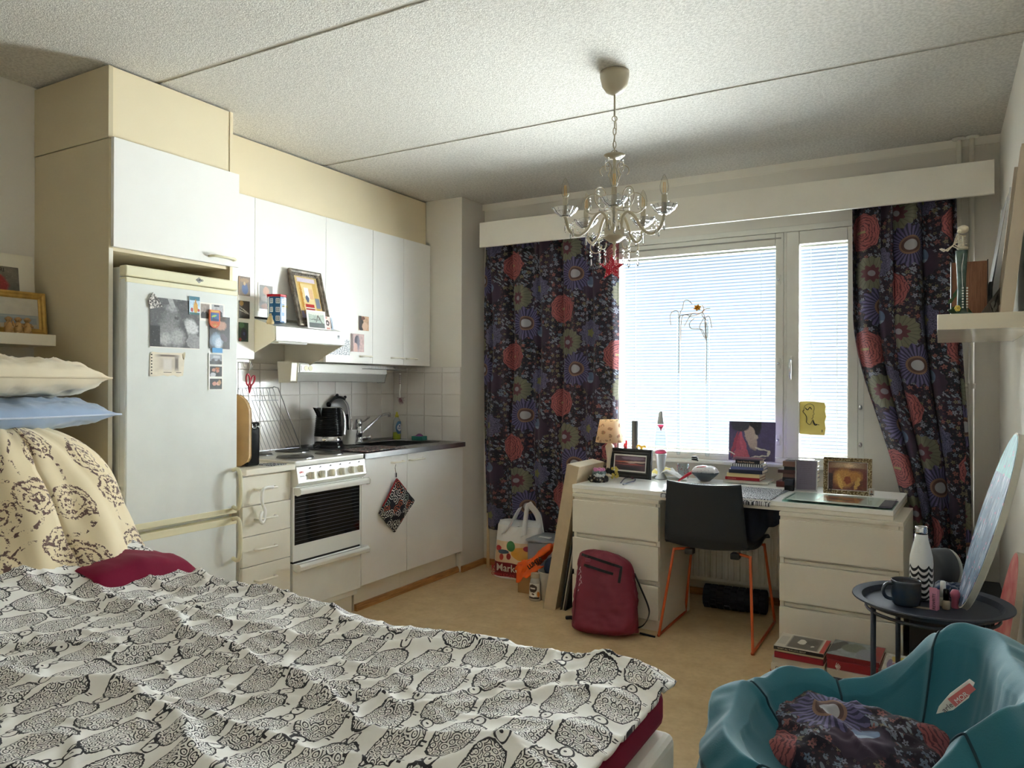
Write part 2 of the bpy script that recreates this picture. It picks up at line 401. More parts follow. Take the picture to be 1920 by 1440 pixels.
# ---------------------------------------------------------------- window
FR = mat('window_frame_paint', RGB(224, 223, 216), .4)
y0, y1 = YF-.004, YF+.055
def window(name, xa, xb, ga, gb, gz0, gz1, nm):
    r = struct_root(name)
    mb = M(); mb.box(xa, ga, y0, y1, WZ0+.03, WZ1-.035); mb.box(gb, xb, y0, y1, WZ0+.03, WZ1-.035); mb.box(ga, gb, y0, y1, WZ0+.03, gz0); mb.box(ga, gb, y0, y1, gz1, WZ1-.035)
    struct('sash', mb, FR, r, bevel=.004)
    struct('glass_pane', M().box(ga-.01, gb+.01, YF+.03, YF+.033, gz0-.01, gz1+.01), GLASS, r)
    struct('glass_pane', M().box(ga-.01, gb+.01, YF+.11, YF+.113, gz0-.01, gz1+.01), GLASS, r)
    mb = M(); mb.box(xa, ga-.012, y1, YF+.13, WZ0+.03, WZ1-.035); mb.box(gb+.012, xb, y1, YF+.13, WZ0+.03, WZ1-.035); mb.box(ga-.012, gb+.012, y1, YF+.13, WZ0, gz0-.012); mb.box(ga-.012, gb+.012, y1, YF+.13, gz1+.012, WZ1)
    struct('outer_sash', mb, FR, r)
    return r
w1 = window('window_1', -1.805, -.757, -1.737, -.800, .838, 2.022, 1)
w2 = window('window_2', -.740, -.375, -.673, -.427, .838, 2.022, 2)
mb = M(); mb.box(WX0, -1.805, YF-.002, YF+.14, WZ0, WZ1); mb.box(-.375, WX1, YF-.002, YF+.14, WZ0, WZ1); mb.box(-.757, -.740, YF+.004, YF+.14, WZ0, WZ1)
mb.box(-1.805, -.375, YF-.002, YF+.14, WZ1-.033, WZ1); mb.box(-1.805, -.375, YF-.002, YF+.14, WZ0, WZ0+.028)
struct('window_casing', mb, FR, w1, bevel=.003)
struct('window_sill', M().box(WX0-.02, WX1+.02, YF-.07, YF, WZ0-.02, WZ0), FR, w1, bevel=.004)
struct('window_bead', M().box(-1.79, -.77, YF-.012, YF-.004, 2.062, 2.068), GREYP, w1)
def latch(par, x, z):
    mb = M(); mb.box(x-.011, x+.011, YF-.012, YF-.004, z-.03, z+.03); obj('latch', mb, FR, par, bevel=.005)
    obj('latch_knob', M().ball((x, YF-.014, z), .008), CHROME, par, smooth=True)
for z in (1.83, 1.36, .93): latch(w1, -.782, z)
for z in (1.1,): latch(w1, -1.772, z)
mb = M().box(-.722, -.706, YF-.014, YF-.004, 1.285, 1.40); h = obj('window_handle', mb, FR, w2, bevel=.004)
mb = M().tube([(-.714, YF-.012, 1.38), (-.714, YF-.04, 1.38), (-.714, YF-.045, 1.365), (-.714, YF-.04, 1.27)], .006, 8); obj('handle_lever', mb, CHROME, h, smooth=True)
for z in (1.12, .92): obj('window_catch', M().ball((-.362, YF-.008, z), .011, sz=1.3), CHROME, w2, smooth=True)
# venetian blinds between the panes
def blind(label, x0, x1, z0, z1, cords):
    r = thing('venetian_blind', label, 'blind', ((x0+x1)/2, YF+.07, z0))
    obj('headrail', M().box(x0, x1, YF+.058, YF+.082, z1-.018, z1), FR, r)
    obj('bottom_rail', M().box(x0, x1, YF+.060, YF+.080, z0, z0+.01), FR, r)
    n = int((z1-.03-z0)/.0195); pro = None
    for i in range(n):
        z = z0+.022+i*.0195
        if pro is None:
            mb = M(); a = math.radians(-14); w_ = (x1-x0)/2-.002
            def fn(u, v):
                t = (v-.5)*.022; b = .0018*(1-(2*v-1)**2); return ((2*u-1)*w_, t*math.cos(a), t*math.sin(a)+b)
            mb.grid(fn, 1, 4)
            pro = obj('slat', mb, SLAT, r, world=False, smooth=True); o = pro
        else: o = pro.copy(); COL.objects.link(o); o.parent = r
        o.location = (0, 0, z-z0)
    for cx in cords:
        obj('ladder_cord', M().tube([(cx, YF+.057, z0), (cx, YF+.057, z1)], .0012, 5), FR, r)
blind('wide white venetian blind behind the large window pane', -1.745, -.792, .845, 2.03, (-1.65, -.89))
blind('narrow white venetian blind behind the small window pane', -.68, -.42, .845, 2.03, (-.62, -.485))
# cornice
solo('curtain_cornice', 'long white pelmet board above the window hiding the curtain tops', 'pelmet', M().box(-2.608, .226, 4.135, 4.157, 2.133, 2.294), WHITE, bevel=.002)
for x, n_, lb in ((.087, 'left', 'white vertical heating pipe, the one nearer the curtain'), (.142, 'right', 'white vertical heating pipe nearer the right corner of the room')):
    r = thing('heating_pipe', lb, 'pipe', (x, 4.35, .0)); 
    obj('pipe_tube', M().cyl((x, 4.352, 0), (x, 4.352, H), .0115, 14), WHITE, r, smooth=True)
    obj('ceiling_collar', M().lathe([(.032, -.001), (.030, -.008), (.013, -.012)], (x, 4.352, H), 20), WHITE, r, smooth=True)
    if x > .1:
        obj('pipe_branch', M().cyl((x, 4.352, 1.235), (.103, 4.352, 1.235), .009, 10), WHITE, r)
        obj('pipe_joint', M().cyl((x, 4.352, 1.222), (x, 4.352, 1.248), .018, 12), WHITE, r)
# radiator below the window
r = thing('radiator', 'white ribbed panel radiator under the desk between the drawer units', 'radiator', (-1.1, 4.33, .1))
obj('radiator_body', M().box(-1.75, -.45, 4.325, 4.37, .10, .60), WHITE, r, bevel=.01)
mb = M()
for k in range(38): mb.box(-1.73+k*.0335, -1.73+k*.0335+.02, 4.312, 4.326, .125, .575)
obj('radiator_ribs', mb, WHITE, r, bevel=.004, kind='stuff')
# ================================================================ kitchen
def handle(parent, x, ya, yb, z, vert=False, material=None, r=.0052):
    """bowed bar handle on a face looking towards +x"""
    m_ = material or FRTRIM
    if not vert: P = [(x, ya, z), (x+.022, ya+.004, z), (x+.027, ya+.014, z+.001), (x+.028, (ya+yb)/2, z+.001), (x+.027, yb-.014, z+.001), (x+.022, yb-.004, z), (x, yb, z)]
    else: P = [(x, vert, z) for z in (0,)]
    return obj('handle', M().tube(P, r, 8), m_, parent, smooth=True)
def door(parent, x, y0_, y1_, z0, z1, hy=None, hz=None, name='door', m_=None, th=.018, hm=None):
    d = obj(name, M().box(x-th, x, y0_+.0015, y1_-.0015, z0, z1), m_ or CAB, parent, bevel=.0015)
    if hy: handle(d, x, hy[0], hy[1], hz, material=hm)
    return d
# tall fridge cupboard
r = thing('fridge_cupboard', 'tall cream cupboard framing the fridge, with one white door on top', 'cupboard', (-3.03, 2.02, 0))
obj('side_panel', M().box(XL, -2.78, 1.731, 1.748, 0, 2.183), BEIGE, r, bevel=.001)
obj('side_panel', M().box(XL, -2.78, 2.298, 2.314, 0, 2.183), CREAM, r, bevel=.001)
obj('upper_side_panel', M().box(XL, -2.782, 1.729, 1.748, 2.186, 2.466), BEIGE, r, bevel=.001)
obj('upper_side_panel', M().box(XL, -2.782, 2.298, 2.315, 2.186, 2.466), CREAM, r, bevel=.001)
obj('edge_strip', M().box(-2.7815, -2.779, 1.731, 1.748, 0, 1.76), CABW, r)
obj('top_panel', M().box(-2.80, -2.786, 1.748, 2.298, 2.187, 2.466), CREAM, r, bevel=.001)
obj('shelf_board', M().box(XL, -2.79, 1.748, 2.298, 1.752, 1.768), CREAM, r)
obj('back_panel', M().box(XL, XL+.006, 1.748, 2.298, 0, 2.18), CREAM, r)
door(r, -2.760, 1.736, 2.334, 1.764, 2.187, (2.17, 2.30), 1.792, hm=FRTRIM)
# refrigerator
r = thing('refrigerator', 'tall white fridge freezer covered in photos and magnets', 'refrigerator', (-3.0, 2.03, 0))
fy0, fy1 = 1.763, 2.294
obj('fridge_body', M().box(-3.26, -2.765, fy0+.004, fy1-.004, .04, 1.69), FRIDGE, r, bevel=.004)
obj('top_cap', M().box(-2.765, -2.722, fy0, fy1, 1.652, 1.695), FRTRIM, r, bevel=.006)
for z0, z1, nm in ((.663, 1.646, 'upper_door'), (.06, .640, 'lower_door')):
    d = obj(nm, M().box(-2.764, -2.722, fy0, fy1, z0, z1), FRIDGE, r, bevel=.007)
    if nm == 'upper_door': obj('trim_strip', M().box(-2.764, -2.7205, fy0+.001, fy1-.001, .660, .685), FRTRIM, d, bevel=.002); obj('trim_strip', M().box(-2.764, -2.7205, fy0+.001, fy1-.001, 1.628, 1.648), FRTRIM, d, bevel=.002); hz = (.683, .858)
    else: obj('trim_strip', M().box(-2.764, -2.7205, fy0+.001, fy1-.001, .612, .642), FRTRIM, d, bevel=.002); hz = (.455, .640)
    yy = fy1-.022; za, zb = hz
    P = smoothpath([(-2.722, yy, za+.006), (-2.695, yy, za), (-2.678, yy, za+.02), (-2.672, yy, (za+zb)/2), (-2.678, yy, zb-.02), (-2.695, yy, zb), (-2.722, yy, zb-.006)], 4)
    obj('handle', M().tube(P, .009, 10), FRTRIM, d, smooth=True)
obj('fridge_feet', M().box(-3.2, -2.78, fy0+.02, fy1-.02, 0, .045), DARK, r)
lg = obj('badge', M().prism([(2.075, 1.674), (2.092, 1.661), (2.109, 1.674), (2.092, 1.687)], -2.7220, -2.7212, 'x'), GREYP, r)
text('lettering', 'UPO', .013, BLACK, lg, TX((-2.7209, 2.081, 1.670)), sx=1.2)

# drawer unit
HM = mat('cream_handle', RGB(246, 242, 228), .35)
r = thing('drawer_cabinet', 'narrow white kitchen cabinet with four drawers beside the fridge', 'cabinet', (-3.0, 2.46, 0))
obj('carcass', M().box(XL, -2.733, 2.316, 2.612, .14, .822), CABW, r)
obj('plinth', M().box(XL, -2.775, 2.316, 2.612, 0, .14), CABW, r)
zs = [.815, .680, .542, .404, .255, .145]
for i in range(4):
    za = zs[i+1] if i < 3 else .145
    d = obj('drawer_front', M().box(-2.732, -2.714, 2.318, 2.604, za+.0018, zs[i]-.0012), CABW, r, bevel=.0015)
    handle(d, -2.714, 2.385, 2.505, (zs[i]+max(za, .255))/2+.006, material=HM)
solo('worktop', 'short white laminate worktop over the drawer cabinet', 'worktop', M().box(XL+.012, -2.69, 2.316, 2.612, .8225, .850), CABW, bevel=.003)
# base cabinets
def base(label, ya, yb, hy, cat='cabinet'):
    r = thing('base_cabinet', label, cat, (-3.0, (ya+yb)/2, 0))
    obj('carcass', M().box(XL+.02, -2.733, ya+.001, yb-.001, .14, .725).box(-2.76, -2.733, ya+.001, yb-.001, .725, .828), CAB, r)
    door(r, -2.714, ya, yb, .143, .828, hy, .790, hm=HM)
    obj('plinth', M().box(XL, -2.765, ya+.001, yb-.001, 0, .139), CABW, r)
    return r
base('white base cabinet with a potholder hanging on its door', 3.114, 3.514, (3.365, 3.468))
base('wide white base cabinet under the sink, next to the wall column', 3.514, 4.108, (3.53, 3.665))
struct('trim_2', M().prism([(-2.765, 0), (-2.745, 0), (-2.745, .018), (-2.754, .036), (-2.765, .036)], 3.116, YC, 'y'), WOOD)
# steel worktop with sink
mb = M(); cx0, cx1, ka, kb = -3.17, -2.83, 3.52, 3.98
for (a, b, c, d) in ((XL+.012, cx0, 3.116, 4.102), (cx1, -2.69, 3.116, 4.102), (cx0, cx1, 3.116, ka), (cx0, cx1, kb, 4.102)): mb.box(a, b, c, d, .846, .861)
mb.box(-2.705, -2.69, 3.116, 4.102, .832, .8465)
r = thing('sink_counter', 'stainless steel worktop with a recessed sink', 'worktop', (-3.0, 3.6, .83))
obj('steel_top', mb, STEEL, r)
mb = M()
mb.box(cx0-.003, cx0, ka, kb, .735, .8605); mb.box(cx1, cx1+.003, ka, kb, .735, .8605); mb.box(cx0, cx1, ka-.003, ka, .735, .8605); mb.box(cx0, cx1, kb, kb+.003, .735, .8605); mb.box(cx0, cx1, ka, kb, .732, .735)
obj('sink_bowl', mb, STEEL, r)
mb = M(); mb.tube([(cx0-.008, ka-.008, .862), (cx1+.008, ka-.008, .862), (cx1+.008, kb+.008, .862), (cx0-.008, kb+.008, .862)], .003, 6, closed=True); obj('sink_rim', mb, STEEL, r, smooth=True)
obj('steel_upstand', M().box(XL+.012, XL+.02, 3.116, 4.102, .861, .875), STEEL, r)
# stove
r = thing('stove', 'white electric stove with black oven window and iron hotplates', 'stove', (-3.0, 2.86, 0))
obj('stove_body', M().box(-3.27, -2.735, 2.618, 3.108, .10, .845), ENAMEL, r, bevel=.003)
obj('hob_top', M().box(-3.27, -2.694, 2.616, 3.110, .836, .862), ENAMEL, r, bevel=.006, seg=3)
for x, y, q in ((-2.83, 2.745, .092), (-2.83, 2.985, .074), (-3.10, 2.745, .074), (-3.10, 2.985, .092)):
    p_ = obj('hotplate', M().lathe([(q, .862), (q, .868), (q-.006, .873), (.025, .873), (.02, .870)], (x, y, 0), 36), HOTP, r, smooth=False)
    obj('hotplate_ring', M().lathe([(q+.004, .8625), (q+.003, .866), (q, .866)], (x, y, 0), 36), STEEL, p_)
obj('control_panel', M().prism([(-2.735, .738), (-2.700, .738), (-2.676, .756), (-2.690, .834), (-2.735, .834)], 2.616, 3.110, 'y'), ENAMEL, r, bevel=.002)
WZ = mat('knob_white', RGB(232, 229, 214), .35)
for k in range(6):
    y = 2.705+k*.0715
    kk = obj('knob', M().tube([(-2.688, y, .785), (-2.672, y, .787)], .019, 18), WZ, r, bevel=.002)
    m_ = M(); m_.T = at(-2.668, y, .787, ry=math.radians(-6)); m_.box(-.006, .014, -.005, .005, -.018, .018); obj('knob_grip', m_, WZ, kk, bevel=.002)
    mb = M()
    for q in range(4): mb.box(-2.6868, -2.6858, y-.008+q*.004, y-.006+q*.004, .818+(q % 2)*.003, .824+(q % 3)*.002)
    obj('knob_marks', mb, BLACK, kk)
RED = mat('red_print', RGB(190, 30, 36), .5)
mq = TX((-2.6845, 2.632, .803)); text('lettering', 'UPO', .013, RED, r, mq, bold=.0003)
text('lettering', 'Gamma 504', .010, BLACK, r, TX((-2.6815, 2.633, .785)))
G = Graph('oven_window'); x, y = G.uv(); G.P.inputs['Roughness'].default_value = .06
ln = ((y*13.).fr() < .07)*(x > .01)*(x < .99); G.col(G.mix(ln, (.006, .006, .008, 1), RGB(120, 122, 128))); OVW = G.mat
d = obj('oven_door', M().box(-2.735, -2.712, 2.618, 3.108, .372, .735), ENAMEL, r, bevel=.003)
mb = M(); mb.T = Matrix(((0, -1, 0, -2.7115), (1, 0, 0, 2.628), (0, 0, 1, .452), (0, 0, 0, 1))); mb.box(0, .468, 0, .004, 0, .242)
obj('oven_glass', mb, OVW, d)
def bar(par, z, nm='oven_handle'):
    mb = M().prism([(-2.712, z-.008), (-2.688, z-.016), (-2.668, z-.010), (-2.664, z+.010), (-2.676, z+.020), (-2.712, z+.016)], 2.622, 3.128, 'y')
    return obj(nm, mb, ENAMEL, par, bevel=.003)
bar(d, .712)
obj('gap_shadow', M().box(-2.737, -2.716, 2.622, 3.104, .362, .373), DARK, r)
d = obj('warming_drawer', M().box(-2.735, -2.712, 2.618, 3.108, .135, .362), ENAMEL, r, bevel=.003); bar(d, .342, 'drawer_handle')
obj('stove_base', M().box(-3.24, -2.765, 2.63, 3.096, 0, .10), CABW, r)
obj('stove_side_trim', M().box(-2.735, -2.728, 2.6135, 2.6175, .12, .735), STEEL, r)
# wall cabinets
def wallcab(label, ya, yb, za, zb, hy, group=None):
    r = thing('wall_cabinet', label, 'cabinet', (-3.15, (ya+yb)/2, za), group=group)
    obj('carcass', M().box(XL, -2.997, ya+.001, yb-.001, za+.004, zb), CABW, r)
    door(r, -2.978, ya, yb, za, zb-.001, hy, za+.042, hm=HM); return r
ZT, ZBt = 2.172, 1.360
wallcab('narrow white wall cabinet partly behind the fridge cupboard, with small pictures stuck on', 2.316, 2.614, ZBt, ZT, None)
wallcab('short wide white wall cabinet above the extractor hood', 2.614, 3.114, 1.575, ZT, None)
wallcab('white wall cabinet to the right of the hood, with prints stuck near its handle', 3.114, 3.514, ZBt, ZT, (3.40, 3.49))
wallcab('white wall cabinet, second from the column', 3.514, 3.814, ZBt, ZT, (3.69, 3.80))
wallcab('white wall cabinet at the column, rightmost of the row', 3.814, 4.104, ZBt, ZT, (3.84, 3.94))
solo('soffit_panel', 'cream panel filling the gap between wall cabinets and ceiling', 'panel', M().box(-3.035, -3.02, 2.317, 4.108, 2.174, 2.466), CREAM)
# extractor hood
r = thing('extractor_hood', 'white slim extractor hood under the short cabinet with knick-knacks on top', 'hood', (-2.95, 2.86, 1.40))
S_ = [(-2.990, 1.566), (-2.840, 1.520), (-2.836, 1.452), (-2.985, 1.392)]
obj('hood_side', M().prism(S_, 2.6155, 2.6215, 'y'), CABW, r)
obj('hood_side', M().prism([(-3.28, 1.572), (-2.990, 1.566), (-2.840, 1.520), (-2.836, 1.452), (-3.17, 1.31), (-3.28, 1.31)], 3.106, 3.112, 'y'), CABW, r)
obj('hood_front', M().prism([(-2.845, 1.5215), (-2.8355, 1.5215), (-2.8325, 1.452), (-2.842, 1.446)], 2.6215, 3.106, 'y'), ENAMEL, r, bevel=.001)
obj('hood_top', M().prism([(-3.28, 1.572), (-2.990, 1.566), (-2.846, 1.5215), (-2.846, 1.5155), (-2.990, 1.558), (-3.28, 1.564)], 2.6215, 3.106, 'y'), ENAMEL, r)
obj('hood_filter', M().prism([(-3.28, 1.50), (-2.843, 1.452), (-2.843, 1.458), (-3.28, 1.506)], 2.6215, 3.106, 'y'), GREYP, r)
mb = M()
for k in range(10):
    y = 2.64+k*.024; mb.box(-2.870, -2.853, y, y+.012, 1.4495, 1.4565)
obj('vent_slots', mb, BLACK, r, kind='stuff')
obj('lamp_cover', M().box(-2.93, -2.86, 2.66, 2.86, 1.440, 1.455), ENAMEL, r, bevel=.006)
text('lettering', 'TURBO', .009, GREYP, r, TX((-2.8350, 2.640, 1.500)))
mb = M()
for k in range(5): mb.box(-2.836, -2.8335, 3.052+k*.004, 3.0545+k*.004, 1.478, 1.502)
obj('hood_switch', mb, BLACK, r)
# light and outlets below the cabinets
r = thing('under_cabinet_light', 'long white light strip with sockets under the wall cabinets', 'light fixture', (-3.12, 3.3, 1.25))
obj('housing', M().box(-3.18, -3.10, 2.985, 3.80, 1.300, 1.356), CAB, r, bevel=.006)
obj('diffuser', M().prism([(-3.18, 1.300), (-3.105, 1.300), (-3.12, 1.250), (-3.18, 1.250)], 3.02, 3.80, 'y'), GREYP, r, bevel=.004)
obj('end_cap', M().prism([(-3.19, 1.356), (-3.09, 1.356), (-3.10, 1.250), (-3.18, 1.250)], 2.965, 3.015, 'y'), CABW, r, bevel=.006)
pl = obj('socket_plate', M().box(-3.10, -3.094, 3.035, 3.135, 1.302, 1.350), CAB, r, bevel=.003)
for yy in (3.082, 3.114):
    s_ = obj('socket', M().tube([(-3.0935, yy, 1.326), (-3.0915, yy, 1.326)], .015, 20), FRTRIM, pl)
obj('rocker_switch', M().box(-3.094, -3.091, 3.043, 3.060, 1.312, 1.340), CAB, pl, bevel=.001)
# ---------- helpers for flat prints
def card(name, label, cat, tl, tr, bl, m_, t=.0016, group=None, edge=None, off=.001):
    mm, w_, h_ = frame3(tl, tr, bl); mm = mm @ Matrix.Translation((0, -off-t/2, 0))
    me = M().box(0, w_, -t/2, t/2, 0, h_)
    r = thing(name, label, cat, m=mm, group=group) if edge else None
    if edge:
        obj('backing', M().box(0, w_, 0, t/2, 0, h_), edge, r, world=False)
        e = .06*min(w_, h_); obj('print', M().box(e, w_-e, -t/2, 0, e, h_-e), m_, r, world=False); return r
    o = obj(name, me, m_, None, world=False); o.matrix_world = mm; WM[o.name] = mm; o['label'] = label; o['category'] = cat
    if group: o['group'] = group
    return o
def pf(name, label, cat, tl, tr, bl, fw, fd, fm, pm, group=None, matw=0, matm=None, lean=0., glass=False, beads=None):
    """picture frame: four mitred bars with a profile, backing, print"""
    mm, w_, h_ = frame3(tl, tr, bl); mm = mm @ Matrix.Rotation(math.radians(-lean), 4, 'X')
    r = thing(name, label, cat, m=mm, group=group)
    def barp(a, b, inn):   # a,b outer corners, inn(a), inn(b) inner
        (ax, az), (bx, bz) = a, b; (cx_, cz), (dx, dz) = inn
        mb = M(); v = []
        for (ox, oz), (ix, iz) in ((a, inn[0]), (b, inn[1])):
            for t, y in ((0, 0), (0, -fd), (.25, -fd*1.05), (.5, -fd*.7), (.8, -fd*.85), (1, -fd*.5), (1, 0)): v.append((ox+(ix-ox)*t, y, oz+(iz-oz)*t))
        f = [[k, k+1, 8+k, 7+k] for k in range(6)]+[[6, 0, 7, 13], list(range(7))[::-1], [7+k for k in range(7)]]
        mb.add(v, f); obj('frame_bar', mb, fm, r, world=False)
    O = [(0, 0), (w_, 0), (w_, h_), (0, h_)]; I = [(fw, fw), (w_-fw, fw), (w_-fw, h_-fw), (fw, h_-fw)]
    for k in range(4): barp(O[k], O[(k+1) % 4], (I[k], I[(k+1) % 4]))
    obj('backing', M().box(fw*.3, w_-fw*.3, -.001, .003, fw*.3, h_-fw*.3), matm or DARK, r, world=False)
    q = fw+matw; obj('print', M().box(q, w_-q, -.0025, -.001, q, h_-q), pm, r, world=False)
    if beads:
        mb = M(); n = int(w_/beads)
        for k in range(n): mb.ball((fw+(w_-2*fw)*(k+.5)/n, -fd*.9, h_-fw*.8), beads*.28, 6, 4)
        obj('beading', mb, fm, r, world=False, kind='stuff')
    if glass: obj('glass_pane', M().box(fw, w_-fw, -.004, -.0032, fw, h_-fw), CLEAR, r, world=False)
    return r
W1 = RGB(235, 232, 224)
def px(u0, v0, u1, v1, x, sl=0.):     # three corners of an upright print on plane x from its picture box
    a = AX(u0, v0, x); b = AX(u1, v0+sl, x); c = AX(u0, v1, x); b.z = a.z; return a, b, Vector((x, a.y, c.z))
# pictures on the narrow cabinet
X1 = -2.977
card('art_print', 'small blue and brown print on the narrow wall cabinet, topmost of three', 'picture', *px(447, 517, 468.5, 553, X1), pic('print_a', RGB(110, 90, 72), [('e', .55, .35, .28, .3, 0, RGB(44, 84, 150)), ('e', .5, .8, .4, .12, 0, RGB(150, 120, 80)), ('e', .5, .62, .12, .1, 0, RGB(200, 170, 120)), ('r', .05, .5, .06, .5, 0, RGB(150, 110, 60))]))
card('art_print', 'small dark print with white streaks, middle one on the narrow wall cabinet', 'picture', *px(447, 563, 467.5, 598, X1), pic('print_b', RGB(70, 64, 60), [('e', .25, .85, .2, .14, 0, RGB(190, 150, 90)), ('e', .5, .5, .5, .03, -20, W1), ('e', .5, .4, .5, .025, -12, W1), ('e', .6, .15, .4, .12, 0, RGB(30, 28, 28))], border=(.0, .05, W1)))
card('art_print', 'small green and navy print, lowest one on the narrow wall cabinet', 'picture', *px(447, 604, 465, 640, X1), pic('print_c', RGB(48, 74, 60), [('e', .55, .38, .33, .35, 0, RGB(24, 26, 58)), ('e', .3, .85, .3, .15, 0, RGB(80, 120, 90)), ('e', .55, .42, .12, .1, 0, RGB(70, 80, 130)), ('e', .15, .1, .15, .1, 0, RGB(150, 60, 60))]))
card('photo_print', 'polaroid of a dim portrait on the short cabinet above the tin', 'photo', *px(483.5, 529, 513, 583, X1), pic('print_d', RGB(104, 96, 88), [('e', .5, .72, .2, .16, 0, RGB(170, 120, 92)), ('r', .6, .17, .42, .17, 0, RGB(54, 30, 22)), ('e', .45, .18, .3, .1, 0, RGB(120, 66, 36)), ('e', .5, .45, .35, .1, 0, RGB(140, 130, 120))], border=(.08, .09, W1)))
card('photo_print', 'small pinkish photo on the cabinet right of the hood, the upper of two', 'photo', *px(672.5, 592, 691, 619, X1), pic('print_e', RGB(204, 164, 132), [('e', .15, .5, .3, .6, 10, RGB(24, 20, 22)), ('e', .42, .85, .2, .12, 0, RGB(110, 60, 40)), ('e', .6, .3, .3, .3, 0, RGB(222, 186, 158))]))
card('photo_print', 'small rosy photo on the cabinet right of the hood, the lower of two', 'photo', *px(658, 625, 682, 659, X1), pic('print_f', RGB(206, 176, 174), [('r', .08, .5, .08, .5, 0, RGB(110, 84, 76)), ('e', .45, .6, .2, .32, 5, RGB(54, 50, 66)), ('e', .35, .2, .18, .3, 0, RGB(220, 180, 170)), ('e', .55, .5, .12, .5, 0, RGB(120, 116, 130), .6)]))
G = Graph('map_print'); x, y = G.uv(); v = G.vor(G.vec(x, y), 9, feat='DISTANCE_TO_EDGE'); n = G.noise(G.vec(x, y), 30, 3)
G.col(G.mix(((E(G, v.outputs[0]) < .07)+(n > .58)).cl(), RGB(240, 242, 244), RGB(88, 100, 112)))
card('map_card', 'black and white line print half hidden behind the hood corner', 'picture', *px(610, 634, 655, 664, X1), G.mat)
card('tape_strip', 'strip of pale tape on the white cabinet above the polaroid', 'tape', *px(493, 522, 504, 528, X1), mat('tape', RGB(232, 230, 220), .3), t=.0006)
# things on the hood
def house_tin():
    G = Graph('house_print'); x, y = G.uv(); G.P.inputs['Roughness'].default_value = .3
    X = (x*9.).fr()-.5; Y = (y*3.).fr()-.45
    wn = (X.abs() < .30)*(Y.abs() < .28); inn = (X.abs() < .22)*(Y.abs() < .2); bars = ((X.abs() < .03)+((Y.abs()-.07).abs() < .02)).cl()
    alt = ((x*4.5).fr() < .5)
    c = G.mix(alt*0, RGB(28, 92, 140), RGB(28, 92, 140)); c = G.mix(((x*3.).fr() > .9), c, RGB(230, 236, 240))
    c = G.mix(wn, c, RGB(236, 240, 244)); c = G.mix(inn, c, RGB(60, 100, 130)); c = G.mix(inn*bars, c, RGB(240, 240, 240)); G.col(c); return G.mat
def hz(x): return 1.520+(-2.840-x)*.30
P0 = Vector((-2.885, 2.672, hz(-2.91)+.002))
r = thing('souvenir_tin', 'blue house shaped tin with red lid and white windows on the hood', 'tin', P0)
mb = M(); mb.T = at(*P0)
hexa = [(.048*math.cos(math.radians(22.5+45*k)), .048*math.sin(math.radians(22.5+45*k))) for k in range(8)]
v = [(p[0], p[1], 0) for p in hexa]+[(p[0], p[1], .130) for p in hexa]; fs = []; us = []
for k in range(8):
    fs.append([k, (k+1) % 8, 8+(k+1) % 8, 8+k]); us.append([(k/8, 0), ((k+1)/8, 0), ((k+1)/8, 1), (k/8, 1)])
mb.add(v, fs, us); mb.add(v[:8], [list(range(8))[::-1]])
obj('tin_body', mb, house_tin(), r)
obj('lid', M().prism([(P0.x+q[0]*1.04, P0.y+q[1]*1.04) for q in hexa], P0.z+.127, P0.z+.139, 'z'), mat('red_lid', RGB(186, 24, 44), .3), r, bevel=.002)
_ty = thing  # lettering on the face towards the room
text('lettering', 'NOORD', .014, mat('gold_print', RGB(214, 190, 90), .5), r, TX((P0.x+.0447, P0.y-.006, P0.z+.076)), sx=.7)
# carved animal
mb = M(); b = AX(507, 609, -2.88); b.z = hz(-2.88)+.001; mb.lathe([(.016, 0), (.018, .012), (.011, .03), (.006, .04)], b, 10, sx=1.2); mb.ball(b+Vector((.0, .008, .046)), .010, 8, 6, sy=1.3); mb.tube([b+Vector((0, .008, .05)), b+Vector((0, .018, .066))], [.004, .001], 6)
solo('carved_figurine', 'little pale carved animal on the left end of the hood', 'figurine', mb, mat('pale_wood', RGB(206, 184, 140), .6), smooth=True)
OLD = Graph('antique_frame'); n = OLD.noise(OLD.tc('Object'), 40, 4); OLD.col(OLD.mix(n.ss(.35, .65), RGB(84, 76, 66), RGB(140, 130, 116))); OLD.P.inputs['Roughness'].default_value = .45; OLD.P.inputs['Metallic'].default_value = .2; OLD = OLD.mat
INT = pic('interior_print', RGB(222, 196, 140), [('r', .5, .52, .42, .44, 0, RGB(214, 176, 96)), ('r', .45, .5, .3, .36, 0, RGB(236, 214, 160)), ('r', .44, .62, .1, .14, 0, RGB(240, 240, 244)), ('r', .62, .62, .09, .12, 0, RGB(230, 190, 150)), ('e', .42, .5, .08, .08, 0, RGB(80, 90, 120)), ('r', .48, .30, .2, .09, 0, RGB(190, 40, 44)), ('r', .48, .30, .2, .012, 0, W1), ('r', .85, .42, .1, .12, 0, RGB(120, 130, 150)), ('r', .5, .92, .4, .05, 0, RGB(226, 214, 230)), ('r', .22, .13, .18, .1, 0, RGB(150, 150, 186)), ('e', .2, .5, .05, .4, 0, RGB(196, 140, 50)), ('r', .3, .02, .4, .05, 0, RGB(90, 80, 74))], ns=14, na=.12)
t = AX(539, 505, -2.965); u = AX(607, 517, -2.965); c = AX(557, 612, -2.93); u.z = t.z
b_ = Vector((-2.885, t.y, hz(-2.885)+.004))
t = Vector((-2.968, t.y, t.z+.004))
pf('picture_frame', 'large antique grey-brown frame with a yellow interior print leaning on the hood', 'picture frame', t, Vector((t.x, t.y+.232, t.z)), b_, .032, .016, OLD, INT, beads=.018)
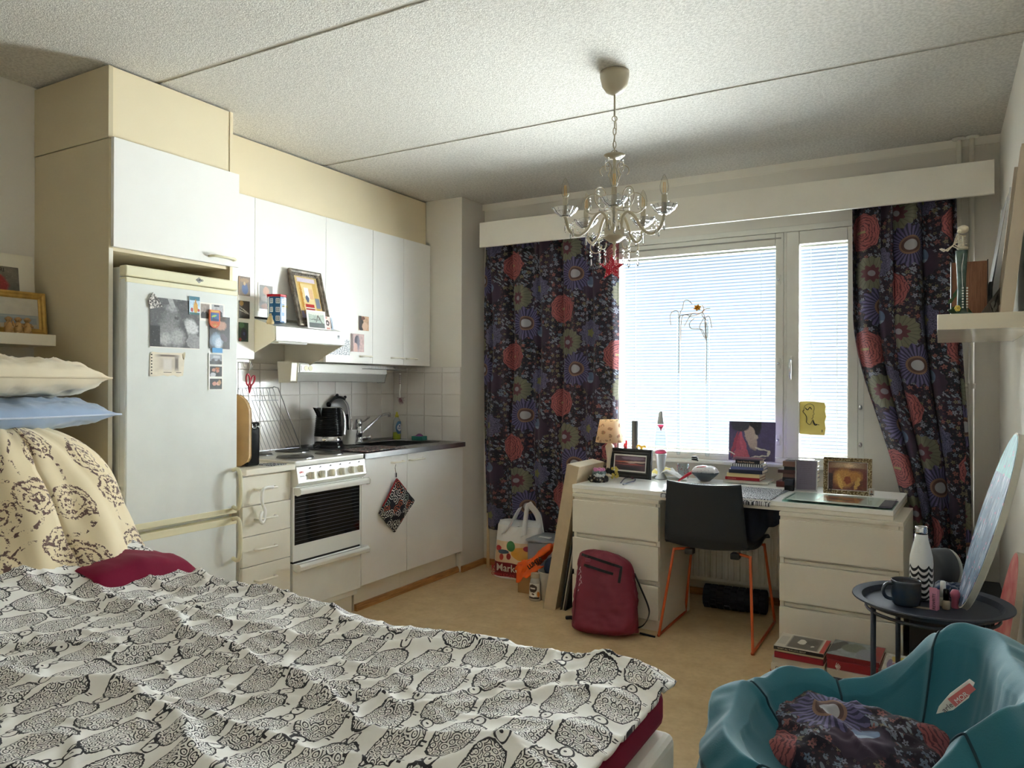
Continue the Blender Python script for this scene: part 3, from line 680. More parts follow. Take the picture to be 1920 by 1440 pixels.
TR = pic('tree_photo', RGB(170, 182, 170), [('r', .5, .12, .6, .22, 0, RGB(36, 50, 44)), ('e', .7, .5, .04, .35, 25, RGB(60, 58, 40)), ('e', .55, .6, .03, .3, -20, RGB(70, 66, 44)), ('e', .4, .5, .3, .03, 0, RGB(90, 100, 90)), ('e', .5, .85, .5, .1, 0, RGB(224, 228, 214))], border=(.09, .07, W1))
a_, b2, c2 = px(577, 584, 612, 617, -2.868); zb = hz(-2.858)+.002
card('photo_print', 'white bordered photo of a bare tree standing on the hood', 'photo', Vector((-2.872, a_.y-.01, zb+.098)), Vector((-2.872, a_.y+.128, zb+.098)), Vector((-2.858, a_.y-.01, zb)), TR)
card('small_card', 'small pink card with a dark round emblem standing on the hood', 'card', Vector((-2.87, 2.985, zb+.073)), Vector((-2.87, 3.028, zb+.073)), Vector((-2.858, 2.985, zb)), pic('card_p', RGB(232, 204, 196), [('e', .5, .52, .33, .22, 0, RGB(40, 20, 22), .05), ('e', .5, .52, .14, .09, 0, RGB(220, 200, 200)), ('e', .2, .9, .25, .08, 0, RGB(190, 110, 90)), ('r', .5, .12, .35, .05, 0, RGB(190, 120, 110))]))
card('small_card', 'small pale blue card behind the pink card on the hood', 'card', Vector((-2.89, 3.028, zb+.072)), Vector((-2.89, 3.068, zb+.072)), Vector((-2.878, 3.028, zb+.006)), pic('card_b', RGB(176, 190, 204), [('e', .6, .3, .3, .3, 0, RGB(140, 158, 180)), ('e', .3, .8, .3, .15, 0, RGB(216, 222, 228))]))
# ---------- on the fridge door
XFD = -2.7215
PH = pic('bw_photo', RGB(78, 78, 80), [('r', .25, .75, .3, .3, 8, RGB(94, 94, 96)), ('r', .42, .92, .05, .12, 20, RGB(176, 176, 178)), ('e', .42, .6, .2, .22, -15, RGB(126, 126, 128), .5), ('e', .42, .8, .14, .08, -10, RGB(168, 168, 170), .6), ('e', .35, .3, .25, .3, 0, RGB(140, 140, 140), .4), ('e', .55, .22, .16, .22, 0, RGB(176, 176, 176), .5), ('e', .3, .18, .14, .15, 0, RGB(186, 186, 186), .5), ('e', .83, .46, .14, .2, 25, RGB(206, 206, 208), .3), ('e', .88, .16, .16, .16, 0, RGB(150, 150, 152), .1), ('e', .52, .62, .05, .05, 0, RGB(60, 60, 60), .5), ('r', .1, .2, .1, .25, 0, RGB(44, 44, 46))], ns=11, na=.4, border=(.0, .02, W1))
card('photo_print', 'large square black and white photo on the fridge door', 'photo', *px(280.5, 556, 373.5, 651, XFD), PH)
a_ = AX(277, 545, XFD)
mb = M(); pts = [(0, 0), (.045, -.0), (.052, .03), (.012, .062), (-.008, .036)]
q = AX(288, 580, XFD); G = Graph('glitter_house'); n = G.vor(G.vec(*G.uv()), 12).outputs[1]; G.col(n); G.P.inputs['Roughness'].default_value = .4
G.col(G.mix(G.noise(G.tc('Object'), 160, 3).ss(.45, .6), RGB(60, 54, 54), RGB(222, 216, 210))); 
solo('house_magnet', 'sparkly house shaped magnet on the top left corner of the big photo', 'magnet', M().prism([(q.y-.018, q.z), (q.y+.034, q.z+.014), (q.y+.020, q.z+.040), (q.y-.006, q.z+.066), (q.y-.026, q.z+.034)], XFD+.001, XFD+.007, 'x'), G.mat)
MG = pic('tower_magnet', RGB(190, 214, 232), [('r', .5, .9, .5, .12, 0, RGB(30, 110, 130)), ('e', .6, .4, .22, .34, 0, RGB(214, 160, 60)), ('e', .6, .72, .06, .15, 0, RGB(190, 130, 50)), ('r', .5, .05, .5, .07, 0, RGB(40, 100, 100)), ('e', .25, .25, .14, .12, 0, RGB(170, 60, 60)), ('e', .88, .25, .12, .1, 0, RGB(190, 60, 50))])
m1 = card('postcard_magnet', 'rectangular blue fridge magnet with an orange tower, right of the big photo', 'magnet', *px(353.5, 555, 373.5, 589, XFD), MG, t=.004)
PO = [('e', .3, .3, .2, .2, 0, RGB(20, 18, 18)), ('e', .6, .3, .25, .22, 0, RGB(26, 22, 22)), ('e', .5, .1, .4, .15, 0, RGB(20, 18, 20))]
card('photo_print', 'small instant photo of a group, left half behind the crest magnet on the fridge', 'photo', *px(374, 566, 394, 601, XFD), pic('polaroid_a', RGB(160, 146, 136), PO, border=(.08, .14, W1)), off=.0005)
card('photo_print', 'small instant photo of a group, upper right behind the crest magnet on the fridge', 'photo', *px(394, 568, 420, 594, XFD), pic('polaroid_b', RGB(176, 176, 180), PO+[('r', .45, .82, .2, .06, 0, RGB(40, 40, 44))], border=(.08, .05, W1)), off=.0008)
CPM = pic('portrait_photo', RGB(48, 44, 46), [('e', .55, .72, .3, .16, 0, RGB(184, 140, 116), .3), ('e', .35, .25, .34, .26, 0, RGB(150, 172, 196), .4), ('e', .45, .15, .2, .2, 0, RGB(206, 218, 230), .5), ('e', .7, .35, .2, .12, -30, RGB(80, 70, 78)), ('e', .4, .95, .5, .1, 0, RGB(70, 54, 44))])
card('photo_print', 'photo of a person in pale clothes held by the crest magnet', 'photo', *px(392, 592, 430, 653, XFD), CPM, off=.0016)
q = AX(400, 598, XFD); hw = .027
pts = [(q.y-hw, q.z+.038), (q.y+hw, q.z+.038)]+[(q.y+hw*math.cos(math.radians(a)), q.z-.012+hw*1.05*math.sin(math.radians(a))) for a in range(0, -181, -20)]
r = thing('crest_magnet', 'shield shaped orange crest magnet with a blue landscape on the fridge', 'magnet', q)
obj('magnet_body', M().prism(pts, XFD+.003, XFD+.010, 'x'), mat('crest_orange', RGB(206, 92, 40), .4), r)
obj('landscape_inlay', M().prism([(q.y-.021, q.z-.010), (q.y+.021, q.z-.010), (q.y+.021, q.z+.026), (q.y-.021, q.z+.026)], XFD+.010, XFD+.0108, 'x'), pic('crest_pic', RGB(50, 96, 150), [('e', .4, .6, .35, .12, 20, RGB(150, 190, 70)), ('e', .5, .15, .5, .16, 0, RGB(30, 56, 100)), ('r', .3, .3, .03, .2, 0, RGB(30, 40, 40))]), r)
mb = M()
for k in range(5):
    a = math.radians(-150+30*k); mb.tube([(XFD+.0105, q.y, q.z-.034), (XFD+.0105, q.y-.017*math.cos(a)*1, q.z-.034-.017*math.sin(a))], .001, 4)
obj('ray_marks', mb, mat('crest_gold', RGB(236, 190, 110), .4), r)
obj('crest_header', M().box(XFD+.0095, XFD+.0108, q.y-.021, q.y+.021, q.z+.029, q.z+.035), mat('crest_gold', RGB(206, 170, 60), .4), r)
card('tape_strip', 'short piece of bright blue tape below the portrait photo on the fridge', 'tape', *px(397, 652, 416, 661, XFD), mat('blue_tape', RGB(60, 144, 200), .5), t=.001, off=.003)
BO = [pic('booth_a', RGB(150, 156, 164), [('r', .5, .15, .5, .2, 0, RGB(24, 24, 28)), ('e', .3, .4, .12, .14, 0, RGB(40, 36, 40)), ('e', .7, .4, .1, .12, 0, RGB(50, 44, 44)), ('r', .55, .7, .25, .1, 0, RGB(200, 204, 210))], border=(.08, .06, W1)),
      pic('booth_b', RGB(30, 22, 22), [('e', .35, .62, .13, .16, 0, RGB(196, 140, 116)), ('e', .62, .55, .12, .15, 0, RGB(190, 120, 100)), ('e', .6, .75, .15, .1, 0, RGB(170, 96, 40)), ('e', .3, .2, .2, .2, 0, RGB(190, 190, 196))], border=(.08, .06, W1)),
      pic('booth_c', RGB(22, 16, 18), [('e', .4, .5, .15, .18, 0, RGB(210, 150, 130)), ('e', .68, .52, .14, .18, 0, RGB(224, 170, 150)), ('e', .75, .6, .12, .25, 0, RGB(190, 150, 110), .4)], border=(.08, .06, W1))]
for k, (v0, v1, nm) in enumerate(((662, 684, 'topmost'), (685, 707, 'middle'), (708, 731, 'lowest'))):
    card('photo_print', 'small square instant photo on the fridge, '+nm+' of the three in a column', 'photo', *px(390.5, v0, 417.5, v1, XFD), BO[k], group='instant photo column on the fridge')
NT = pic('note_print', RGB(226, 216, 196), [('r', .5, .55, .36, .33, 0, RGB(196, 184, 168), .6), ('r', .5, .86, .34, .05, 0, RGB(110, 96, 86), .5), ('r', .76, .55, .06, .32, 0, RGB(110, 100, 92), .5), ('r', .5, .5, .14, .28, 0, RGB(216, 208, 200), .4), ('r', .5, .18, .12, .012, 0, RGB(60, 60, 60)), ('r', .82, .18, .08, .012, 0, RGB(60, 60, 60))], na=.08)
q = AX(280, 659, XFD); w_ = AX(346, 659, XFD).y-q.y; h_ = q.z-AX(280, 706, XFD).z
r = thing('torn_note', 'torn cream page with a faded photo below the big fridge photo', 'note', (XFD, q.y, q.z-h_))
pts = [(0, .02), (.02, .9), (.08, 1.), (.3, .97), (.98, 1.0), (1., .95), (.97, .3), (.95, .05), (.8, .0), (.68, .07), (.5, .02), (.4, .06), (.25, .02), (.1, .0)]
mb = M(); mb.T = Matrix(((0, -1, 0, XFD+.001), (1, 0, 0, q.y), (0, 0, 1, q.z-h_), (0, 0, 0, 1)))
mb.prism([(a*w_, b*h_) for a, b in pts], -.001, 0, 'y'); obj('paper', mb, NT, r)
mb = M()
for k in range(7): mb.box(XFD+.002, XFD+.003, q.y+.006, q.y+.011, q.z-h_+.01+k*.0125, q.z-h_+.015+k*.0125)
obj('punch_holes', mb, DARK, r)
mb = M(); c = AX(344, 668, XFD); mb.tube(smoothpath([(c.x+.003, c.y-.006, c.z+.010), (c.x+.003, c.y, c.z-.014), (c.x+.003, c.y+.006, c.z+.012), (c.x+.003, c.y+.001, c.z+.014), (c.x+.003, c.y-.001, c.z-.006)], 4), .001, 5)
solo('paper_clip', 'cream paper clip at the right edge of the torn note', 'clip', mb, FRTRIM)
# white plastic strap hanging over the drawer handles
y_ = 2.41
P = smoothpath([(-2.682, y_+.05, .758), (-2.683, y_, .760), (-2.684, y_-.016, .735), (-2.69, y_-.008, .69), (-2.695, y_+.012, .655), (-2.695, y_+.010, .62), (-2.69, y_-.006, .602), (-2.685, y_-.02, .608), (-2.687, y_-.022, .63), (-2.694, y_-.005, .652)], 5)
P2 = [p+Vector((.008, 0, 0)) for p in P]
solo('child_lock_strap', 'white plastic loop strap hanging from the top drawer handle', 'strap', M().tube(P2, .007, 8), CAB, smooth=True)
# hooks with scissors
r = thing('hook_rail', 'small white hook rail on the tiles beneath the narrow cabinet', 'hook', AX(462, 668, -3.05))
q = AX(452, 668, -3.0)
obj('rail_bar', M().box(-3.01, -3.002, 2.33, 2.60, 1.345, 1.357), CAB, r); 
for k in range(2):
    y = AX(458+k*12, 672, -3.0).y; obj('hook_peg', M().tube([(-3.006, y, 1.35), (-3.002, y, 1.325), (-2.992, y, 1.318), (-2.985, y, 1.328)], .003, 6), CAB, r, smooth=True)
r = thing('scissors', 'red handled kitchen scissors hanging on a wire hook beside the fridge', 'scissors', AX(468, 735, -2.99))
c = AX(468, 712, -2.99); REDP = mat('red_plastic', RGB(170, 26, 44), .3)
obj('wire_hook', M().tube(smoothpath([c+Vector((0, .004, .055)), c+Vector((0, -.004, .03)), c+Vector((0, .0, .012))], 4)+[], .0016, 6).tube(smoothpath([c+Vector((0, .0, .045)), c+Vector((0, .008, .085)), c+Vector((.0, .016, .075)), c+Vector((0, .014, .05))], 4), .0016, 6), STEEL, r)
def ring(cy_, cz, ry, rz, tilt):
    return [c+Vector((.0, cy_+ry*math.cos(a)*math.cos(tilt)-rz*math.sin(a)*math.sin(tilt), cz+ry*math.cos(a)*math.sin(tilt)+rz*math.sin(a)*math.cos(tilt))) for a in [2*PI*k/20 for k in range(20)]]
obj('grip', M().tube(ring(-.010, .0, .011, .028, .05), .0045, 8, closed=True).tube([c+Vector((0, -.006, -.026)), c+Vector((0, .0, -.07))], [.005, .004], 8), REDP, r, smooth=True)
obj('grip', M().tube(ring(.018, -.004, .011, .026, -.45), .0045, 8, closed=True).tube([c+Vector((0, .010, -.026)), c+Vector((0, -.002, -.07))], [.005, .004], 8), REDP, r, smooth=True)
obj('blade', M().prism([(c.y-.006, c.z-.065), (c.y+.006, c.z-.065), (c.y+.008, c.z-.165), (c.y+.004, c.z-.15)], c.x-.002, c.x+.002, 'x'), STEEL, r)
# wire oven rack leaning on the tiles
r = thing('wire_rack', 'chrome wire grill rack leaning upright against the tiles behind the hob', 'rack', (-3.22, 2.72, .866))
yA, yB = 2.46, AX(537, 700, -3.2).y
def rk(y, t): return Vector((-3.16-.115*t, y, .869+.345*t))
obj('rack_frame', M().tube([rk(yA, 0), rk(yA, 1), rk(yB-.03, 1), rk(yB-.02, 1.02), rk(yB, 1.0)-Vector((-.01, 0, 0)), rk(yB+.075, 0)], .0028, 6), STEEL, r, smooth=True)
n = 24
for k in range(n):
    y = yA+(yB-.03-yA)*k/(n-1); o_ = .075*(k/(n-1))
    P = [rk(y+o_, .0), rk(y, .80), rk(y+.006*(1 if k % 2 else -1), .9), rk(y, 1.0)]
    obj('rack_wire', M().tube(P, .0016, 5), STEEL, r)
for t in (.02, .8): obj('rack_crossbar', M().tube([rk(yA, t), rk(yB-.03+.09*(1-t), t)], .0022, 6), STEEL, r)
# cutting board, canister
def slab(name, label, cat, c, w_, h_, t_, rz, m_, rad=.05):
    pts = []
    for (cx_, cz, a0) in ((w_/2-rad, rad*.6, -90), (w_/2-rad, h_-rad, 0), (-w_/2+rad, h_-rad, 90), (-w_/2+rad, rad*.6, 180)):
        for k in range(7):
            a = math.radians(a0+15*k); rr = rad if cz > rad else rad*.6
            pts.append((cx_+rad*math.cos(a), cz+rr*math.sin(a)))
    mb = M(); mb.T = at(c[0], c[1], c[2], rz); mb.prism(pts, -t_/2, t_/2, 'y'); return solo(name, label, cat, mb, m_, bevel=.003)
slab('cutting_board', 'rounded pale wooden cutting board standing between fridge and canister', 'cutting board', (-2.89, 2.385, .8505), .25, .335, .018, math.radians(8), mat('beech_board', RGB(190, 158, 112), .5, var=.08, vs=12), .09)
q = AZ(479, 872, .851); q = Vector((-2.83, 2.44, .8505))
r = thing('storage_canister', 'tall black square canister with a wire clasp beside the cutting board', 'canister', q)
obj('canister_body', M().box(q.x-.045, q.x+.045, q.y-.042, q.y+.042, .8505, 1.035), BLACKG, r, bevel=.012, seg=3)
obj('lid', M().box(q.x-.043, q.x+.043, q.y-.04, q.y+.04, 1.037, 1.055), BLACKG, r, bevel=.006)
obj('clasp', M().tube([(q.x+.047, q.y-.01, 1.05), (q.x+.05, q.y-.01, 1.03), (q.x+.05, q.y+.012, 1.03), (q.x+.047, q.y+.012, 1.048)], .0016, 6).tube([(q.x-.047, q.y-.043, 1.037), (q.x+.046, q.y-.043, 1.037), (q.x+.046, q.y+.043, 1.037)], .0014, 6), CHROME, r)
G = Graph('lace_print'); n = G.vor(G.vec(*G.ob()[:2]), 60, feat='DISTANCE_TO_EDGE'); G.col(G.mix(E(G, n.outputs[0]) < .12, RGB(24, 24, 30), RGB(200, 204, 210))); LACE = G.mat
solo('trivet_mat', 'thin black and white patterned mat on the short worktop', 'mat', M().box(-2.83, -2.72, 2.49, 2.585, .8505, .853), LACE)
# kettle
q = Vector((-3.115, 3.285, .862))
solo('serving_tray', 'black tray under the kettle on the steel worktop', 'tray', M().box(-3.24, -2.98, 3.125, 3.44, .862, .866), BLACK, bevel=.002)
q.z = .8665; KS = len(bpy.data.objects)
r = thing('electric_kettle', 'black ribbed electric kettle with chrome band on the worktop', 'kettle', q)
obj('power_base', M().lathe([(.085, 0), (.085, .012), (.078, .018)], q, 32), BLACK, r)
obj('chrome_band', M().lathe([(.078, .018), (.079, .058)], q, 40), CHROME, r, smooth=True)
pr = [(.079, .058)]
for k in range(15):
    z = .060+k*.0094; R_ = .079-.014*(k/15); pr += [(R_-.0025, z), (R_+.001, z+.003), (R_+.001, z+.0065), (R_-.0025, z+.0092)]
pr += [(.0655, .202), (.062, .206)]
obj('kettle_body', M().lathe(pr, q, 40), BLACKG, r, smooth=True)
obj('lid', M().lathe([(.062, .204), (.060, .208), (.02, .211)], q, 32), CHROME, r, smooth=True)
obj('lid_knob', M().ball(q+Vector((0, 0, .222)), .014, 14, 10), BLACKG, r, smooth=True)
obj('spout', M().prism([(q.y-.060, q.z+.155), (q.y-.060, q.z+.198), (q.y-.094, q.z+.202)], q.x-.018, q.x+.018, 'x'), BLACKG, r, bevel=.005)
obj('handle', M().tube(smoothpath([q+Vector((0, .055, .197)), q+Vector((0, .095, .196)), q+Vector((0, .118, .16)), q+Vector((0, .124, .10)), q+Vector((0, .118, .055))], 5), .011, 10), CHROME, r, smooth=True)
obj('handle_inlay', M().tube(smoothpath([q+Vector((0, .075, .18)), q+Vector((0, .092, .17)), q+Vector((0, .10, .11)), q+Vector((0, .085, .04))], 5), .011, 8), BLACK, r, smooth=True)
r.scale = (1.06, 1.06, 1.13)
solo('kettle_cord', 'coiled black cord and plug lying on the worktop behind the hob', 'cord', M().tube(smoothpath([(-3.10, 3.19, .872), (-3.09, 3.15, .874), (-3.07, 3.165, .886), (-3.06, 3.14, .888), (-3.08, 3.13, .874), (-3.09, 3.15, .872)], 6), .004, 6), BLACK, smooth=True)
# sieve against the wall
q = AX(634, 776, -3.262)
r = thing('sieve', 'large round mesh strainer with black rim standing behind the kettle', 'sieve', q)
mb = M(); 
def sv(rad, x, n=36): return [(x, q.y+rad*math.cos(2*PI*k/n), q.z+rad*math.sin(2*PI*k/n)) for k in range(n)]
obj('rim', M().tube(sv(.105, -3.262), .005, 8, closed=True), STEEL, r, smooth=True)
obj('black_rim', M().tube([(-3.255, q.y+.105*math.cos(math.radians(a)), q.z+.105*math.sin(math.radians(a))) for a in range(60, 186, 6)], .008, 8), BLACK, r, smooth=True)
for a in (62, 98): obj('rim_lug', M().ball((-3.255, q.y+.118*math.cos(math.radians(a)), q.z+.118*math.sin(math.radians(a))), .010, 8, 6), BLACK, r)
mb = M(); mb.T = Matrix(((0, 0, .35, -3.275), (1, 0, 0, q.y), (0, 1, 0, q.z), (0, 0, 0, 1)))
mb.lathe([(.104, .0), (.095, .03), (.06, .055), (.01, .06)], (0, 0, 0), 32)
G = Graph('wire_mesh'); X, Y, Z = G.ob(); G.P.inputs['Metallic'].default_value = .8; G.P.inputs['Roughness'].default_value = .4; G.col(G.mix(((Y*400).fr() < .5)*((Z*400).fr() < .5), RGB(150, 150, 150), RGB(90, 90, 90))); obj('mesh_bowl', mb, G.mat, r, smooth=True)
# cutlery pot and glass
q = AZ(655, 834, .862); q = Vector((q.x, q.y, .862))
WC = mat('white_ceramic', RGB(232, 230, 224), .2)
r = thing('cutlery_pot', 'white pot holding black handled cutlery beside the kettle', 'pot', q)
obj('pot_body', M().lathe([(.036, 0), (.046, .09), (.050, .095), (.045, .092), (.036, .01), (.0001, .01)], q, 28), WC, r, smooth=True)
obj('saucer', M().lathe([(.03, 0.0), (.058, .008), (.057, .010), (.03, .004)], q, 28), WC, r, smooth=True)
for k, (a, b, c_) in enumerate(((-.025, .01, .19), (-.012, -.01, .175), (.0, .012, .16), (-.03, -.02, .15), (.018, .0, .14))):
    obj('utensil', M().tube([q+Vector((b, a*.6, .02)), q+Vector((b*1.5, a*1.5, c_))], [.003, .007], 8), (BLACKG, CAB, CHROME)[k % 3], r, smooth=True)
# faucet
q = AZ(680, 829, .861); q = Vector((-3.215, 3.66, .861))
r = thing('kitchen_faucet', 'chrome single lever kitchen faucet with a long spout at the sink', 'faucet', q)
obj('faucet_body', M().lathe([(.030, 0), (.030, .012), (.024, .02), (.023, .05), (.026, .055), (.026, .085), (.021, .09), (.021, .115), (.024, .12), (.02, .15), (.014, .155)], q, 24), CHROME, r, smooth=True)
obj('spout', M().tube(smoothpath([q+Vector((.01, .02, .065)), q+Vector((.06, .06, .10)), q+Vector((.12, .10, .15)), q+Vector((.15, .125, .165)), q+Vector((.19, .15, .168))], 6), [.010]*30+[.010], 10) if False else M().tube(smoothpath([q+Vector((.0, .02, .060)), q+Vector((.015, .08, .105)), q+Vector((.03, .16, .158)), q+Vector((.035, .20, .175)), q+Vector((.04, .255, .182))], 6), .009, 10).tube([q+Vector((.04, .255, .186)), q+Vector((.04, .257, .160))], .011, 12), CHROME, r, smooth=True)
obj('lever', M().tube(smoothpath([q+Vector((0, .01, .135)), q+Vector((0, .05, .138)), q+Vector((0, .105, .162))], 5), [.008]+[.006]*9+[.004], 8), CHROME, r, smooth=True)
obj('tap_stub', M().tube([q+Vector((.01, .02, .03)), q+Vector((.02, .06, .035))], .012, 10).ball(q+Vector((.022, .075, .034)), .016, 10, 8), CHROME, r, smooth=True)
# washing up liquid
q = AZ(743, 819, .8635); q.x = max(q.x, XL+.06); q = AX(744, 819, -3.21); q.z = .861
r = thing('dish_soap_bottle', 'clear bottle of yellow washing-up liquid with a blue label at the sink', 'bottle', q)
YL = mat('yellow_liquid', RGB(206, 214, 60), .15, trans=.3)
obj('liquid', M().lathe([(.030, .002), (.032, .01), (.031, .05), (.001, .05)], q, 24, sx=.7), YL, r, smooth=True)
obj('bottle_body', M().lathe([(.033, 0), (.035, .01), (.033, .10), (.028, .13), (.014, .15), (.012, .155)], q, 24, sx=.7), CLEAR, r, smooth=True)
obj('cap', M().lathe([(.013, .152), (.013, .168), (.007, .17), (.006, .185), (.004, .188)], q, 16), mat('yellow_cap', RGB(224, 214, 80), .4), r, smooth=True)
mb = M(); 
def lb(u, v):
    a = math.radians(-60+120*u); rr = .0345; e = .5+.5*math.cos((v-.5)*PI*1.0)
    return q+Vector((rr*.71*math.cos(a*e), rr*math.sin(a*e), .04+.085*v))
mb.grid(lb, 10, 10); obj('label_sticker', mb, pic('soap_label', RGB(70, 120, 170), [('e', .5, .5, .34, .3, 0, RGB(236, 240, 244)), ('r', .5, .62, .12, .06, 0, RGB(36, 90, 150)), ('r', .5, .45, .25, .03, 0, RGB(60, 110, 160))]), r, smooth=True)
# sponge dish
q = Vector((-3.03, 4.055, .862))
r = thing('sponge_box', 'turquoise box with a purple cloth sponge on the sink edge', 'box', q)
mb = M(); a, b, h_ = .04, .032, .028
for (x0, x1, y0_, y1_) in ((-a, a, -b, -b+.003), (-a, a, b-.003, b), (-a, -a+.003, -b, b), (a-.003, a, -b, b)): mb.box(q.x+x0, q.x+x1, q.y+y0_, q.y+y1_, q.z, q.z+h_)
mb.box(q.x-a, q.x+a, q.y-b, q.y+b, q.z, q.z+.003); obj('box_body', mb, mat('turquoise', RGB(60, 150, 140), .5), r)
mb = M().grid(lambda u, v: q+Vector(((u-.5)*.07, (v-.5)*.055, .02+.022*math.sin(PI*u)*math.sin(PI*v)+.008*fbm(u*4, v*4, 3))), 12, 10)
solo('sponge_cloth', 'crumpled purple and blue cloth sitting in the turquoise box', 'cloth', mb, mat('purple_cloth', RGB(130, 74, 130), .8, var=.3, vs=60), solid=.003, smooth=True)
# dish brush hanging from the drainer
q = AX(750, 697, -3.05)
r = thing('dish_brush', 'dish brush with brown bristles hanging below the wall cabinet', 'brush', q)
obj('brush_handle', M().tube([q+Vector((0, 0, -.01)), q+Vector((0, .002, -.10)), q+Vector((.0, -.004, -.13)), q+Vector((0, .0, -.17))], [.005, .005, .004, .006], 8), CAB, r, smooth=True)
mb = M()
for k in range(8): mb.tube([q+Vector((0, .0, -.02-k*.008)), q+Vector((0, .0, -.024-k*.008))], .0065, 8)
obj('grip_rings', mb, mat('mauve_plastic', RGB(120, 84, 96), .5), r)
mb = M()
for k in range(60):
    a, b = random.uniform(0, 2*PI), random.uniform(.2, 1); c = q+Vector((0, 0, -.17)); mb.tube([c, c+Vector((.028*b*math.cos(a)+.01, .030*b*math.sin(a), -.012-.03*(1-b)+random.uniform(-.012, .018)))], .0009, 3)
obj('bristles', mb, mat('mauve_bristle', RGB(140, 96, 110), .7), r, kind='stuff')
# drainer grille below the cabinets
mb = M()
for k in range(30): mb.tube([(-3.02, 3.56+k*.0155, 1.350), (-3.02, 3.56+k*.0155, 1.332), (-3.20, 3.56+k*.0155, 1.332)], .0013, 4)
mb.tube([(-3.02, 3.55, 1.332), (-3.02, 4.02, 1.332)], .002, 5)
solo('drainer_grille', 'wire drainer grille just below the two narrow wall cabinets', 'rack', mb, STEEL)
# cloths on the counter
G = Graph('folk_cloth'); X, Y, Z = G.ob(); n = G.vor(G.vec(X, Y), 45); n2 = G.noise(G.vec(X, Y), 70, 2); G.col(G.mix(n2.ss(.48, .55), RGB(34, 36, 46), G.mix(E(G, n.outputs[0]).ss(.2, .7), RGB(120, 40, 40), RGB(200, 196, 186)))); FOLK = G.mat
mb = M().grid(lambda u, v: (-2.93+.225*v, 3.13+.37*u, .8665+.003*abs(fbm(u*6, v*6))+.001), 16, 8)
solo('dish_cloth', 'patterned black and red dish cloth spread on the steel worktop edge', 'cloth', mb, FOLK, solid=.003, smooth=True)
# potholder
q = AX(742, 880, -2.684)
r = thing('potholder', 'black patterned potholder with coloured motifs hanging from a base cabinet handle', 'potholder', AX(742, 945, -2.69))
obj('hanging_clip', M().tube(smoothpath([q+Vector((0, 0, .028)), q+Vector((0, -.006, .01)), q+Vector((0, 0, -.02))], 4), .002, 6).box(q.x-.004, q.x+.004, q.y-.005, q.y+.005, q.z-.045, q.z-.02), CHROME, r)
G = Graph('potholder_print'); X, Y = G.uv(); n = G.vor(G.vec(X, Y), 5.5, .9); ds = E(G, n.outputs[0]); nn = G.noise(G.vec(X, Y), 12, 3)
cc = G.nt.nodes.new('ShaderNodeMix'); cc.data_type = 'RGBA'
ring_ = ((ds*3.4+nn*.5).fr() < .30)*(G.sep(n.outputs[1])[2] > .25)
sc_ = G.sep(n.outputs[1]); tone = G.mix(sc_[0] > .72, RGB(226, 226, 218), RGB(208, 110, 74)); tone = G.mix(sc_[1] > .8, tone, RGB(150, 170, 160))
c = G.mix(ring_, RGB(26, 27, 36), tone); G.col(c); G.P.inputs['Roughness'].default_value = .9
cc_ = AX(742, 940, -2.70); A_ = [AX(743, 898, -2.70), AX(776, 938, -2.70), AX(739, 998, -2.70), AX(710, 963, -2.70)]
def ph(u, v):
    p = (A_[0]*(1-u)+A_[1]*u)*(1-v)+(A_[3]*(1-u)+A_[2]*u)*v; p.x = -2.708+.012*math.sin(PI*u)*math.sin(PI*v)+.006*fbm(u*3, v*3, 5)+.010; return p
obj('quilted_pad', M().grid(ph, 14, 14), G.mat, r, solid=.010, smooth=True)
obj('red_edging', M().tube([ph(0, t/10)+Vector((.002, 0, 0)) for t in range(8, -1, -1)]+[ph(t/10, 0)+Vector((.002, 0, 0)) for t in range(0, 6)], .005, 6), mat('red_trim', RGB(150, 34, 40), .8), r, smooth=True)
# ================================================================ bed
def sheep():
    G = Graph('sheep_print'); U, V = G.uv(); G.P.inputs['Roughness'].default_value = .9; G.P.inputs['Sheen Weight'].default_value = .1
    wn = G.noise(G.vec(U, V), 9, 2); wn2 = G.noise(G.vec(V, U), 9, 2); U = U+(wn-.5)*.035; V = V+(wn2-.5)*.03
    W_, Hh = .166, .086
    row = (V/Hh).fl(); ph_ = (row*.5).fr()*.9+(row*12.9898).sin()*.12
    a = U/W_+ph_; col_ = a.fl(); flip = ((col_*7.13+row*3.71).sin() > 0.)*2.-1.
    lx = (a-col_-.5)*W_*flip; ly = (V/Hh-row-.5)*Hh
    ne = (G.noise(G.vec(U, V), 120, 2)-.5)*.5
    bd = ((lx+.012).abs()/.069).pw(2.8)+((ly-.003).abs()/.0385).pw(2.8)+ne*.8
    body = bd < 1.; edge = (bd > .82)*body
    vv = G.vor(G.vec(U, V), 70, .75); d = E(G, vv.outputs[0]); curl = ((d*3.1+.16).fr() < .40)
    def el(cx, cy, rx, ry): return (((lx-cx)/rx)*((lx-cx)/rx)+((ly-cy)/ry)*((ly-cy)/ry)).sq()
    h_ = el(.068, .004, .018, .0125); head = (h_ < 1.); hl = head*(h_ > .74)
    ear = el(.058, .019, .011, .0045); earl = (ear < 1.)*(ear > .55)
    eye = el(.068, .006, .0028, .0028) < 1.
    lg = ((ly+.043).abs() < .009)*(((lx.abs()-.030).abs()-.0042).abs() < .0018)
    dark = (body*(1-head)*(curl.mx(edge))).mx(hl).mx(earl).mx(eye).mx(lg*(1-body))
    G.col(G.mix(dark, RGB(246, 244, 240), RGB(44, 42, 48))); return G.mat
SHEEP = sheep()
BURG = mat('burgundy_sheet', RGB(122, 6, 48), .8, var=.08, vs=5, sheen=.05, spec=.2)
BX0, BX1, BY0, BY1 = -2.62, -.520, .22, 1.60
r = thing('bed', 'low bed with burgundy sheet and white base under the sheep duvet', 'bed', ((BX0+BX1)/2, .9, 0))
